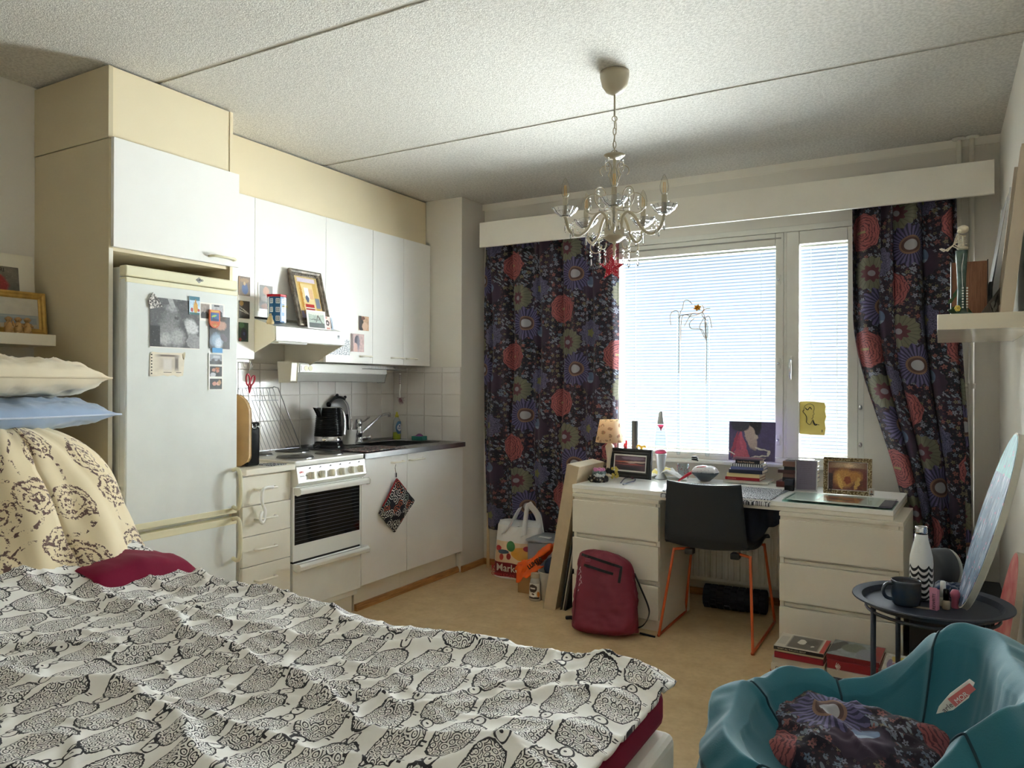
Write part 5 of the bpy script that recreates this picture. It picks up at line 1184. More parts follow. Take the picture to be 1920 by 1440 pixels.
# runner cloth on the desk
G = Graph('runner_print'); X, Y, Z = G.ob(); n1 = G.noise(G.vec(X, Y), 42, 4, .7); n2 = G.vor(G.vec(X, Y), 26); rg = ((E(G, n2.outputs[0])*4.+n1*2.5).fr() < .45)
G.col(G.mix(rg, RGB(214, 216, 222), RGB(50, 52, 66))); G.P.inputs['Roughness'].default_value = .9
a = L((.03, .010, ZT_)); mb = M()
def run(u, v):
    x = .005+.53*u; y = .012+.40*v; z = ZT_+.0025+.0015*fbm(x*20, y*20)
    if y < .03: z = ZT_+.002-.030*(1-min(1, v/.045)) if v < .045 else z; y = .012 if v < .045 else y
    return L((x+.004*math.sin(9*v), y, z))
mb.grid(run, 40, 44)
solo('table_runner', 'black and white folk patterned cloth on the middle of the desk', 'cloth', mb, G.mat, solid=.002, smooth=True)
# scrunchies at the left
def scr(name, label, c, R_, r_, m_, seed, sq_=1.):
    P = []; n = 64; rr = []
    for k in range(n):
        a = 2*PI*k/n; q_ = 1+.12*math.sin(5*a+seed)+.10*fbm(math.cos(a)*3, math.sin(a)*3, seed)
        P.append(Vector(c)+Vector((R_*q_*math.cos(a), R_*q_*math.sin(a)*sq_, r_*.95+.004*math.sin(7*a+seed)))); rr.append(r_*(1+.28*math.sin(17*a+seed)+.2*fbm(a*4, seed, 1)))
    return solo(name, label, 'scrunchie', M().tube(P, rr, 10, closed=True), m_, smooth=True)
G = Graph('brown_flower_fabric'); n = G.vor(G.tc('Object'), 55, dim='3D'); d = E(G, n.outputs[0]); G.col(G.mix(d < .36, RGB(34, 30, 34), G.mix(d < .18, RGB(150, 140, 116), RGB(216, 206, 190)))); FF = G.mat
q = D(1122, 903); q.z = ZT_
scr('scrunchie', 'large dark scrunchie with small cream flowers, bottom of the desk corner heap', q, .036, .016, FF, 1)
scr('scrunchie', 'grey-green satin scrunchie on top of the dark flowered one', q+Vector((.0, .005, .030)), .024, .013, mat('sage_satin', RGB(96, 116, 116), .35, var=.3, vs=50), 4)
scr('scrunchie', 'small pink scrunchie peeking out on top of the scrunchie heap', q+Vector((-.004, .02, .052)), .022, .009, mat('pink_satin', RGB(222, 140, 190), .4), 7)
scr('scrunchie', 'pale silvery scrunchie squeezed between the dark and green ones', q+Vector((.012, -.014, .026)), .020, .008, mat('silver_satin', RGB(190, 194, 196), .4), 2)
q2 = D(1152, 898); mb = M()
for k in range(14): mb.ball(Vector((q2.x, q2.y, ZT_+.008))+Vector((random.uniform(-.012, .016), random.uniform(-.01, .01), k*.0042)), .0075+.002*random.random(), 8, 5)
solo('bobble_hair_tie', 'knobbly yellow hair tie standing beside the scrunchies', 'hair tie', mb, mat('mustard_yellow', RGB(216, 196, 96), .6), smooth=True)
a = [D(1160, 887), D(1170, 890), D(1180, 896), D(1187, 899)]
solo('braided_band', 'dark maroon braided band lying before the black photo frame', 'bracelet', M().tube([Vector((p.x, p.y, ZT_+.007)) for p in smoothpath(a, 6)], [.005+.002*(k % 2) for k in range(19)], 8), mat('maroon_braid', RGB(84, 44, 60), .8, var=.4, vs=120))
a = [D(1164, 907), D(1172, 898), D(1186, 896), D(1191, 902), D(1180, 906), D(1168, 910)]
solo('striped_band', 'blue and white twisted loop band on the desk edge near the frame', 'bracelet', M().tube([Vector((p.x, p.y, ZT_+.0035)) for p in smoothpath(a, 5)], .003, 6), pic('navy_stripe', RGB(50, 56, 90), []))
# black frame
bl = D(1140, 893); br = D(1221, 901); H_ = AY(1142, 839, bl.y).z-ZT_
SKY = pic('sunset_print', RGB(96, 70, 84), [('r', .5, .5, .5, .03, 0, RGB(60, 34, 44)), ('e', .3, .58, .35, .07, 0, RGB(214, 110, 90), .5), ('e', .7, .6, .4, .08, 5, RGB(220, 196, 180), .5), ('e', .5, .42, .5, .06, 0, RGB(190, 100, 96), .6), ('r', .5, .12, .5, .2, 0, RGB(60, 56, 66), .6), ('e', .55, .5, .12, .015, 0, W1), ('e', .6, .85, .4, .12, 0, RGB(140, 120, 140))], ns=4, na=.1)
pf('picture_frame', 'black frame with white mount and a sunset shore picture, left on the desk', 'picture frame', Vector((bl.x, bl.y+.02, ZT_+H_)), Vector((br.x, br.y+.02, ZT_+H_)), Vector((bl.x, bl.y, ZT_+.002)), .034, .016, mat('black_frame', RGB(26, 28, 32), .4), SKY, matw=.009, matm=CAB)
# table lamp
q = D(1142, 862); q = L((-.36, .36, ZT_)); q = Vector((AY(1143, 860, 4.08).x, 4.08, ZT_))
r = thing('table_lamp', 'small table lamp with cream rose printed shade at the left of the desk', 'lamp', q)
obj('lamp_base', M().lathe([(.045, 0), (.046, .008), (.02, .018), (.012, .03), (.019, .05), (.016, .10), (.022, .15), (.026, .175), (.014, .19), (.01, .22)], q, 24), mat('cream_turned', RGB(226, 214, 190), .4), r, smooth=True)
zs_ = AY(1143, 829, 4.08).z; zt_ = AY(1143, 787, 4.08).z
G = Graph('shade_print'); X, Y = G.uv(); n = G.vor(G.vec(X*2.6, Y), 3.4, .8); d = E(G, n.outputs[0]); nn = G.noise(G.vec(X*3, Y), 9, 4); s1_ = (d < .26+.5*(nn-.5)); tone = G.mix(G.noise(G.vec(X*4, Y), 14, 2) > .5, RGB(184, 96, 90), RGB(96, 110, 70)); G.col(G.mix(s1_*(nn > .44), RGB(242, 224, 196), tone)); G.P.inputs['Roughness'].default_value = .8
tr_ = G.nt.nodes.new('ShaderNodeBsdfTranslucent'); mx_ = G.nt.nodes.new('ShaderNodeMixShader'); mx_.inputs[0].default_value = .45; tr_.inputs[0].default_value = RGB(250, 226, 190); G.nt.links.new(G.P.outputs[0], mx_.inputs[1]); G.nt.links.new(tr_.outputs[0], mx_.inputs[2]); G.nt.links.new(mx_.outputs[0], G.nt.nodes['Material Output'].inputs[0])
mb = M(); n = 40
mb.lathe([(.083, zs_-ZT_), (.057, zt_-ZT_)], q, n); mb.f = mb.f[:n]; mb.uv = mb.uv[:n]
obj('lamp_shade', mb, G.mat, r, smooth=True, solid=.0015)
obj('socket', M().cyl(q+Vector((0, 0, .21)), q+Vector((0, 0, .27)), .012), CAB, r)
# red ornament, grey cylinder, yellow toy, lava lamp
def onframe(u, v, y): return AY(u, v, y)
q = AY(1173, 838, 4.14)
r = thing('red_figure', 'small bright red castle shaped toy behind the black frame', 'toy', (q.x, q.y, ZT_))
obj('toy_base', M().lathe([(.014, 0), (.012, .10), (.012, q.z-ZT_+.004)], (q.x, q.y, ZT_), 12), REDP, r); z = q.z
obj('tower', M().box(q.x+.0, q.x+.009, q.y-.005, q.y+.005, z, z+.040).box(q.x-.012, q.x-.002, q.y-.005, q.y+.005, z, z+.022), mat('toy_red', RGB(220, 20, 30), .35), r, bevel=.001)
q = AY(1191, 789, 4.21); b = Vector((q.x, 4.21, ZT_))
r = thing('cylinder_speaker', 'tall slim grey cylinder standing by the window behind the black frame', 'speaker', b)
obj('cylinder_body', M().lathe([(.019, 0), (.020, .003), (.020, q.z-ZT_-.003), (.017, q.z-ZT_), (.001, q.z-ZT_-.002)], b, 24), mat('grey_fabric', RGB(70, 72, 76), .5), r, smooth=True)
q = AY(1203, 838, 4.14)
solo('yellow_toy', 'small yellow-orange toy lying behind the top of the black frame', 'toy', M().tube(smoothpath([(q.x-.028, 4.14, q.z-.004), (q.x-.02, 4.14, q.z+.008), (q.x, 4.14, q.z), (q.x+.018, 4.14, q.z+.004), (q.x+.026, 4.14, q.z-.002)], 4), .006, 8).cyl((q.x, 4.14, ZT_), (q.x, 4.14, q.z), .008), mat('toy_yellow', RGB(236, 186, 70), .5), smooth=True)
q = Vector((AY(1239, 895, 4.10).x, 4.10, ZT_)); zz = lambda v: AY(1239, v, 4.10).z-ZT_
r = thing('lava_lamp', 'lava lamp with silver foot and pink wax in clear liquid', 'lamp', q)
MET = mat('satin_aluminium', RGB(190, 194, 198), .35, metal=.7)
obj('lamp_foot', M().lathe([(.038, 0), (.036, .006), (.020, .03), (.018, .04), (.032, zz(851)-.002), (.033, zz(850))], q, 28), MET, r, smooth=True)
obj('lava_bottle', M().lathe([(.033, zz(850)), (.036, zz(838)), (.034, zz(820)), (.024, zz(797)), (.021, zz(795))], q, 28), CLEAR, r, smooth=True)
PW = mat('pink_wax', RGB(214, 60, 96), .3, trans=.2)
obj('wax_bottom', M().lathe([(.031, zz(850)), (.034, zz(846)), (.022, zz(843)), (.001, zz(842))], q, 20), PW, r, smooth=True)
obj('wax_top', M().lathe([(.001, zz(808)), (.006, zz(804)), (.016, zz(800)), (.021, zz(796)), (.001, zz(796))], q, 20), PW, r, smooth=True)
obj('lamp_cap', M().lathe([(.0225, zz(795)), (.0215, zz(793)), (.012, zz(774)), (.007, zz(771)), (.001, zz(771))], q, 24), MET, r, smooth=True)
# iridescent card behind the lamp
solo('shiny_bag', 'crumpled pink and blue foil bag behind the table lamp by the curtain', 'bag', M().grid(lambda u, v: Vector((-1.695+.045*u+.006*fbm(u*4, v*4), 4.16+.02*fbm(u*5, v*5, 2), ZT_+.16*v+.01*math.sin(6*u))), 12, 16), pic('foil', RGB(190, 60, 90), [('e', .3, .7, .2, .2, 0, RGB(70, 150, 190)), ('e', .7, .4, .2, .2, 0, RGB(230, 200, 210)), ('e', .5, .1, .3, .1, 0, RGB(130, 30, 50))], rough=.2), solid=.002, smooth=True)
# glass tumbler, bowl with packets, towel
q = AY(1281, 884, 4.19); q.z = ZT_
r = thing('glass_tumbler', 'clear drinking glass with red and black dots behind the chair', 'glass', q)
obj('glass_body', M().lathe([(.026, 0), (.029, .004), (.033, .085), (.0325, .085), (.028, .006), (.001, .005)], q, 24), CLEAR, r, smooth=True)
mb = M()
for k in range(40):
    a = random.uniform(0, 2*PI); z = random.uniform(.025, .078); R_ = .0295+.0045*z/.085; mb.ball(q+Vector((R_*math.cos(a), R_*math.sin(a), z)), .0026, 5, 3)
obj('dots', mb, mat('dot_print', RGB(150, 34, 50), .5), r, kind='stuff')
q = AY(1322, 893, 4.12); q = Vector((q.x, 4.12, ZT_+.003))
r = thing('bowl', 'dark blue-grey bowl filled with a white wrapped packet on the desk', 'bowl', q)
obj('bowl_body', M().lathe([(.026, 0), (.030, .003), (.058, .028), (.078, .050), (.076, .051), (.055, .030), (.02, .008), (.001, .007)], q, 36), mat('slate_glaze', RGB(76, 84, 92), .25), r, smooth=True)
def pk(u, v): x, y = 2*u-1, 2*v-1; e = (max(0, 1-abs(x)**3)*max(0, 1-abs(y)**3))**.4; return q+Vector((.065*x, .045*y, .048+.034*e+.006*fbm(x*3, y*3, 2)))
G = Graph('packet_print'); n = G.vor(G.tc('Object'), 90, dim='3D'); G.col(G.mix(E(G, n.outputs[0]) < .25, RGB(232, 232, 236), RGB(196, 190, 206))); G.P.inputs['Roughness'].default_value = .35
solo('wrapped_packet', 'crinkled white plastic packet resting in the dark bowl', 'packet', M().grid(pk, 24, 18), G.mat, smooth=True, solid=.003)
solo('red_ribbon', 'red ribbon trailing out of the bowl over the desk', 'ribbon', M().grid(lambda u, v: (lambda p: Vector((p[0]+.006*(v-.5), p[1], p[2]+.014*(v-.5)*(1+.6*math.sin(5*u)))))([(q.x-.128+.14*u, q.y-.075+.05*math.sin(u*1.5), ZT_+.006+.075*min(1, u*1.5)**1.3+.004*math.sin(8*u))][0]), 24, 2), mat('ribbon_red', RGB(196, 24, 50), .4), solid=.0015, smooth=True)
c = AY(1303, 862, q.y+.0)
solo('coiled_tie', 'small black, yellow and pink coiled hair tie perched on the packet', 'hair tie', M().tube([c+Vector((.016*math.cos(t*.7), .008*math.sin(t*.7), -.004+.0012*t)) for t in range(18)], .0045, 6), pic('tie_mix', RGB(40, 40, 40), []), smooth=True)
def tw(u, v): 
    p = AY(1215+75*u, 880, 4.10+.14*v); return Vector((p.x, 4.08+.15*v, ZT_+.004+.062*math.sin(PI*min(1, u*1.1))*math.sin(PI*min(1, .15+v*.8))**.8*(.8+.5*fbm(u*3, v*3, 4))+.012*abs(fbm(u*7, v*7, 2))))
G = Graph('tea_towel'); X, Y = G.uv(); dd = (((X-.35)*(X-.35)+(Y-.35)*(Y-.35)*.6).sq()); G.col(G.mix(((dd-.2).abs() < .045), RGB(238, 238, 236), RGB(236, 224, 140))); G.P.inputs['Roughness'].default_value = .9
solo('tea_towel', 'crumpled white tea towel with a yellow ring print behind the chair', 'towel', M().grid(tw, 30, 20), G.mat, smooth=True, solid=.003)
# books
PAGE = mat('book_pages', RGB(226, 216, 194), .85, var=.1, vs=120)
def book(label, c, w_, d_, h_, cov, rz=0, spine='front', txt=None, tcol=None, group=None, top=None, cat='book', name='book', tsz=.6):
    """lying book; c bottom centre; spine towards the viewer (-y)"""
    m = Matrix.Translation(Vector(c)) @ Matrix.Rotation(rz, 4, 'Z'); r = thing(name, label, cat, m=m, group=group); t = min(.0022, h_*.18)
    cm = cov if not isinstance(cov, tuple) else mat('cover_%d_%d_%d' % tuple(int(255*x) for x in cov[:3]), cov, .45)
    obj('cover', M().box(-w_/2, w_/2, -d_/2, d_/2, 0, t).box(-w_/2, w_/2, -d_/2, d_/2, h_-t, h_).box(-w_/2, w_/2, -d_/2, -d_/2+t*1.5, t, h_-t), cm, r, world=False, bevel=.0006, seg=1)
    obj('pages', M().box(-w_/2+.003, w_/2-.003, -d_/2+t*1.5, d_/2-.004, t, h_-t), PAGE, r, world=False)
    if top: obj('cover_print', M().box(-w_/2, w_/2, -d_/2, d_/2, h_, h_+.0006), top, r, world=False)
    if txt: text('lettering', txt, h_*tsz, tcol or PAGE, r, m @ at(-w_*.42, -d_/2-.0003, h_*.28) @ Matrix.Rotation(PI/2, 4, 'X'), depth=.0003)
    return r
bx = AY(1405, 893, 4.16); zc_ = ZT_+.003; cx_ = bx.x-.015; cyy = 4.225
ST = [('cream folded magazine, lowest of the stack by the bowl', .235, .21, .012, RGB(206, 200, 190), 0, .02, None),
      ('thin red book in the desk stack, above the magazine', .185, .14, .016, RGB(160, 24, 40), -.020, 0, 'CALIGULA'),
      ('thick cream book in the desk stack, above the red one', .175, .14, .021, RGB(222, 202, 150), -.016, 0, None),
      ('dark navy book in the desk stack, above the cream one', .178, .15, .020, RGB(30, 34, 56), -.004, .01, None),
      ('blue and white streaked book in the desk stack', .172, .15, .015, RGB(96, 104, 150), .0, .03, None),
      ('black and white striped book in the desk stack', .166, .14, .015, RGB(70, 70, 74), .0, .02, None),
      ('black book with cream title, near the top of the desk stack', .130, .12, .021, RGB(24, 24, 34), .006, .0, 'Sarah Perry Essex')]
STR = Graph('stripe_cover'); X, Y, Z = STR.ob(); STR.col(STR.mix((X*85.).fr() < .55, RGB(30, 30, 34), RGB(220, 220, 216))); STR = STR.mat
for k, (lb, w_, d_, h_, cc, dx, ry_, tx) in enumerate(ST):
    book(lb, (cx_+dx, cyy, zc_), w_, d_, h_, STR if k == 5 else cc, math.radians(-2)+ry_*3, txt=tx, tcol=mat('title_%d' % k, RGB(226, 190, 160) if k != 1 else RGB(230, 160, 150), .6), group=None, name='magazine' if k == 0 else 'book', cat='magazine' if k == 0 else 'book'); zc_ += h_+.0006
GR = pic('comic_print', RGB(84, 74, 120), [('e', .5, .95, .22, .35, 10, RGB(30, 26, 40)), ('e', .48, .6, .12, .35, 15, RGB(196, 176, 170)), ('e', .58, .62, .06, .05, -20, RGB(206, 190, 180)), ('e', .2, .35, .05, .4, -8, RGB(190, 80, 110)), ('e', .3, .35, .05, .42, 4, RGB(206, 100, 128)), ('e', .12, .4, .04, .35, -12, RGB(170, 66, 96)), ('e', .37, .3, .04, .3, 14, RGB(196, 90, 118)), ('e', .25, .1, .16, .2, 0, RGB(200, 96, 120)), ('e', .25, .93, .22, .2, 0, RGB(60, 60, 76)), ('e', .72, .30, .18, .025, -12, W1), ('e', .86, .22, .03, .07, 0, W1), ('e', .68, .12, .2, .02, 10, W1), ('e', .06, .2, .1, .02, -30, W1)], ns=5, na=.2)
tl, tr2, blc = AY(1369, 790, cyy+.05), AY(1456, 791, cyy+.05), AY(1366, 862, cyy+.04)
card('comic_album', 'purple comic cover with a face, red hand and pearls leaning atop the book stack', 'book', Vector((tl.x, cyy+.062, tl.z)), Vector((tr2.x, cyy+.062, tl.z)), Vector((tl.x-.006, cyy+.045, blc.z)), GR, t=.004)
book('thin pink and black striped booklet, topmost of the desk stack', (cx_+.002, cyy-.005, zc_), .165, .12, .006, RGB(120, 110, 130), .02, top=pic('pink_stripes', RGB(60, 50, 66), [('r', .5, .3, .5, .1, 0, RGB(214, 120, 150)), ('r', .5, .7, .5, .1, 0, RGB(206, 196, 204)), ('r', .5, .95, .5, .06, 0, RGB(214, 120, 150))]), name='booklet', cat='booklet')
# second stack
b2 = AY(1490, 905, 4.08); z_ = ZT_; xx = b2.x+.02; yy = 4.16
for k, (lb, w_, h_, cc, dx) in enumerate((('reddish brown old book, lowest of the stack behind the text frame', .185, .030, RGB(96, 44, 38), -.02), ('black bound book, second from the bottom behind the text frame', .165, .022, RGB(40, 38, 44), 0), ('brown leather book with worn cover behind the text frame', .165, .020, RGB(112, 80, 70), 0), ('dark red-brown book, fourth in the stack behind the text frame', .185, .018, RGB(74, 40, 38), -.012), ('narrow black-green book below the top book of the dark stack', .150, .016, RGB(26, 32, 34), 0), ('brown book with gilt line, topmost of the dark stack', .165, .028, RGB(120, 84, 72), 0))):
    book(lb, (xx+dx, yy, z_), w_, .12, h_, cc, math.radians(-4+2*(k % 3))); z_ += h_+.0006
solo('cd_case', 'transparent flat case lying on top of the dark book stack', 'case', M().box(xx-.07, xx+.06, yy-.05, yy+.05, z_, z_+.006), CLEAR, bevel=.001)
q = D(1479, 921)
for k, (lb, s_) in enumerate((('small black box standing on the desk before the dark books', 0), ('small dark box stacked on the first one before the dark books', 1))):
    solo('small_box', lb, 'box', M().box(q.x-.022, q.x+.022, q.y, q.y+.04, ZT_+s_*.028, ZT_+.0275+s_*.028), BLACK if k == 0 else mat('navy_box', RGB(30, 34, 48), .5), bevel=.002)
a, b = D(1461, 928), D(1470, 921)
solo('pencil', 'short dark pencil lying beside the small black box', 'pencil', M().tube([Vector((a.x, a.y, ZT_+.003)), Vector((b.x, b.y, ZT_+.003))], [.001, .003], 6), BLACK)
# lilac text frame
bl, br = D(1491, 920), D(1534, 921.5); h_ = AY(1492, 862, bl.y).z-ZT_
G = Graph('verse_print'); X, Y = G.uv(); n = G.noise(G.vec(X*12, Y*1.), 5, 2); ln = ((Y*15.).fr() < .28)*(n > .47)*(X > .15)*(X < .8)*(Y > .18)*(Y < .92); G.col(G.mix(ln*.5, RGB(110, 102, 118), RGB(60, 54, 66)))
pf('text_frame', 'narrow silver frame with a lilac page of verse in front of the dark books', 'picture frame', Vector((bl.x, bl.y+.012, ZT_+h_)), Vector((br.x, bl.y+.012, ZT_+h_)), Vector((bl.x, bl.y, ZT_+.002)), .006, .01, mat('silver_frame', RGB(214, 214, 216), .25, metal=.6), G.mat)
# ornate gold frame
bl, br = D(1544, 926), D(1637, 929); h_ = AY(1545, 857, bl.y).z-ZT_
ORN = Graph('ornate_gold'); v = ORN.vor(ORN.tc('Object'), 130, dim='3D'); d = E(ORN, v.outputs[0]); ORN.col(ORN.mix(d.ss(.1, .6), RGB(222, 208, 170), RGB(120, 98, 62))); ORN.P.inputs['Metallic'].default_value = .35; ORN.P.inputs['Roughness'].default_value = .35; ORN.bump(1-d, .8, .004); ORN = ORN.mat
HP = pic('golden_photo', RGB(120, 70, 60), [('r', .5, .9, .5, .12, 0, RGB(196, 170, 140), .6), ('e', .55, .88, .15, .1, 0, RGB(250, 220, 180), .8), ('e', .4, .42, .3, .38, 0, RGB(206, 150, 80), .3), ('e', .7, .5, .22, .22, 0, RGB(196, 136, 70), .4), ('e', .5, .35, .1, .15, 0, RGB(150, 76, 50)), ('e', .3, .3, .06, .3, 10, RGB(226, 180, 100)), ('e', .75, .25, .06, .25, -15, RGB(214, 170, 96)), ('r', .06, .3, .06, .3, 0, RGB(60, 40, 50)), ('r', .96, .4, .06, .3, 0, RGB(120, 60, 60))], ns=12, na=.3)
g_ = pf('picture_frame', 'ornate gilt frame with a warm golden photo at the right of the desk', 'picture frame', Vector((bl.x, bl.y+.015, ZT_+h_)), Vector((br.x, bl.y+.015, ZT_+h_)), Vector((bl.x, bl.y, ZT_+.004)), .019, .014, ORN, HP, matw=.003, matm=CAB)
GM = WM[g_.name]; c = GM @ Vector((.032, -.016, .022))
solo('key_ring', 'small dark open ring leaning at the lower left of the gilt frame', 'ring', M().tube([GM @ Vector((.030+.007*math.cos(math.radians(t)), -.018, .018+.010*math.sin(math.radians(t)))) for t in range(-60, 241, 20)], .0018, 6), BLACK)
m2 = GM @ Matrix.Translation((.203, -.020, .004)); 
o = obj('passport_photo', M().box(0, .024, -.001, 0, 0, .034), pic('mini_portrait', RGB(190, 186, 178), [('e', .5, .5, .2, .2, 0, RGB(150, 110, 90)), ('e', .5, .1, .35, .2, 0, RGB(70, 60, 56))], border=(.06, .05, W1)), None, world=False); o.matrix_world = m2; o['label'] = 'tiny portrait photo stuck in the lower right corner of the gilt frame'; o['category'] = 'photo'
# glass plates with prints at the right desk end
def plate(name, label, P, z, t, m_, cat='glass plate'):
    pts = [D(*p, z) for p in P]; mb = M(); mb.prism([(p.x, p.y) for p in pts], z, z+t, 'z'); return solo(name, label, cat, mb, m_)
PT = [(1477, 940), (1493, 924), (1668, 934), (1655, 958)]
def platex(name, label, x0, x1, y0_, y1_, z, t, m_, cat):
    m = DM @ at(x0, y0_, z, math.radians(0)); r = obj(name, M().box(0, x1-x0, 0, y1_-y0_, 0, t), m_, None, world=False); r.matrix_world = m; r['label'] = label; r['category'] = cat; return r
GRN = thinglass('green_edge_glass', (.72, .88, .84, 1), 1.2, .1); CLR2 = thinglass('plate_glass', (.94, .98, .96, 1), 1.12, .1)
platex('glass_plate', 'lower green-edged glass plate on the right end of the desk', .585, 1.040, .030, .290, ZT_, .006, GRN, 'glass plate')
platex('print_sheet', 'dark violet sheet between the two glass plates, showing at the right', .90, 1.036, .040, .285, ZT_+.0065, .0012, mat('violet_sheet', RGB(92, 80, 104), .5), 'print')
platex('print_sheet', 'grey-white sheet under the orange print on the desk end', .66, .985, .038, .280, ZT_+.0080, .0012, mat('white_sheet', RGB(226, 224, 216), .5), 'print')
platex('print_sheet', 'orange-brown landscape print with white margin between the glass plates', .60, .965, .040, .285, ZT_+.0095, .0012, pic('orange_print', RGB(226, 226, 222), [('r', .58, .5, .26, .36, 0, RGB(176, 94, 60)), ('e', .6, .5, .14, .2, 0, RGB(90, 60, 60)), ('e', .5, .35, .14, .1, -10, RGB(206, 130, 80)), ('e', .7, .6, .1, .12, 0, RGB(190, 90, 60)), ('e', .62, .72, .1, .05, 0, RGB(220, 150, 100))], na=.05), 'print')
platex('glass_plate', 'upper clear glass plate covering the prints on the desk end', .59, 1.035, .032, .288, ZT_+.0112, .003, CLR2, 'glass plate')
# dark garment hanging below the desk, on the right; black strap on the left
DN = mat('navy_knit', RGB(26, 34, 52), .95, var=.2, vs=40)
def garm(u, v):
    x = .33+.24*u; hang = .04+.13*math.exp(-((u-.45)/.28)**2)+.05*max(0, math.sin(9*u))*.6; return L((x, .10+.03*math.sin(12*u)+.02*v, ZU-.004-hang*v))
solo('hanging_garment', 'dark navy knitted garment hanging down beneath the desk top, right of the chair', 'garment', M().grid(garm, 30, 10), DN, solid=.006, smooth=True)
solo('hanging_pouch', 'dark pouch hanging below the desk beside the left drawer chest', 'pouch', M().grid(lambda u, v: L((.025+.05*u, .12+.03*math.sin(PI*u)*math.sin(PI*v), ZU-.008-.16*v*(1-.5*(u-.6)**2)+.0)), 10, 12), DN, solid=.02, smooth=True)
# ================================================================ chair
NAVY = mat('dark_navy_shell', RGB(27, 33, 42), .5); ORG = mat('orange_tube', RGB(206, 92, 46), .3, coat=.2)
r = thing('desk_chair', 'dark navy plastic chair with orange sled legs, back towards the room', 'chair', (-.97, 3.75, 0))
def tq(u, v, y): return AY(u, v, y)
def shell(u, v):
    # v 0..1 : back top down to seat bend then forward to the front edge
    s_ = 2*u-1; xc = -.968
    if v < .5:
        t = v/.5; z = .772-.318*t**1.05; y = 3.50+.05*t; hw = .176+.024*t; 
        y += .030*s_*s_*(1-.5*t)*1.0; z -= .012*(1-s_*s_)*(1-t)*1.0*0+.0
        z += .010*(s_*s_-.6)*(1-t)
        if t > .85: y += .02*(t-.85)/.15; z += 0
    else:
        t = (v-.5)/.5; z = .454-.018*math.sin(PI*min(1, t*1.6))-.0+.012*t; y = 3.57+.40*t; hw = .200+.022*min(1, t*2.2); z += .022*s_*s_*(1-t*.3)
        if t > .9: z -= .02*(t-.9)/.1
    return Vector((xc+hw*s_, y, z))
obj('seat_shell', M().grid(shell, 24, 46), NAVY, r, smooth=True, solid=.010)
xl, xr2 = -1.135, -.775
def leg(x0, x1f, sx):
    P = [Vector((x0, 3.60, .432)), Vector((x1f+.012*-sx, 3.585, .425)), Vector((x1f, 3.575, .40))]
    return P
def sled(xi, xo, xf_, yb, yf_):
    P = [(xi, 3.62, .435), ((xi+xo)/2, 3.60, .435), (xo*.96+xi*.04, 3.597, .428), (xo+(xf_-xo)*.08, 3.592, .40), (xf_+(xo-xf_)*.04, yb+.005, .03), (xf_, yb, .012), (xf_, yb+.03, .007), (xf_, yf_-.03, .007), (xf_, yf_, .012), (xf_+(xo-xf_)*.05, yf_-.004, .04), (xo+(xf_-xo)*.1, 3.93, .40), (xo*.97+xi*.03, 3.92, .428), ((xi+xo)/2, 3.91, .435)]
    Q = []
    for i, p in enumerate(P): Q.append(Vector(p))
    return smoothpath(Q, 3)
obj('sled_leg', M().tube(sled(-1.06, -1.130, -1.192, 3.553, 4.00), .0068, 10), ORG, r, smooth=True)
obj('sled_leg', M().tube(sled(-.83, -.765, -.738, 3.528, 4.05), .0068, 10), ORG, r, smooth=True)
for x in (-1.055, -.835): obj('clamp', M().box(x-.02, x+.02, 3.585, 3.635, .412, .440), BLACK, r, bevel=.004)
# ================================================================ things on the floor
# foam roller
a, b = Vector((-1.135, 4.17, .0645)), Vector((-.80, 4.19, .0645))
r = thing('foam_roller', 'black grooved foam roller lying under the desk', 'foam roller', (-.97, 4.18, 0))
FOAM = mat('black_foam', RGB(22, 26, 34), .8)
obj('roller_core', M().tube([a, b], .056, 28), FOAM, r, smooth=False)
mb = M(); ax_ = (b-a).normalized(); up = Vector((0, 0, 1)); sd = ax_.cross(up)
for i in range(9):
    for k in range(12):
        t = 2*PI*k/12+(.26 if i % 2 else 0); c = a+(b-a)*((i+.5)/9); rad = up*math.cos(t)+sd*math.sin(t); tg = ax_.cross(rad)
        q0 = c+rad*.054; v = [q0+ax_*(sx*.0155)+tg*(sy*.012)+rad*h_ for h_ in (0, .010) for sx, sy in ((-1, -1), (1, -1), (1, 1), (-1, 1))]
        mb.add(v, [[0, 1, 2, 3][::-1], [4, 5, 6, 7], [0, 1, 5, 4], [1, 2, 6, 5], [2, 3, 7, 6], [3, 0, 4, 7]])
obj('roller_blocks', mb, FOAM, r, kind='stuff', bevel=.002)
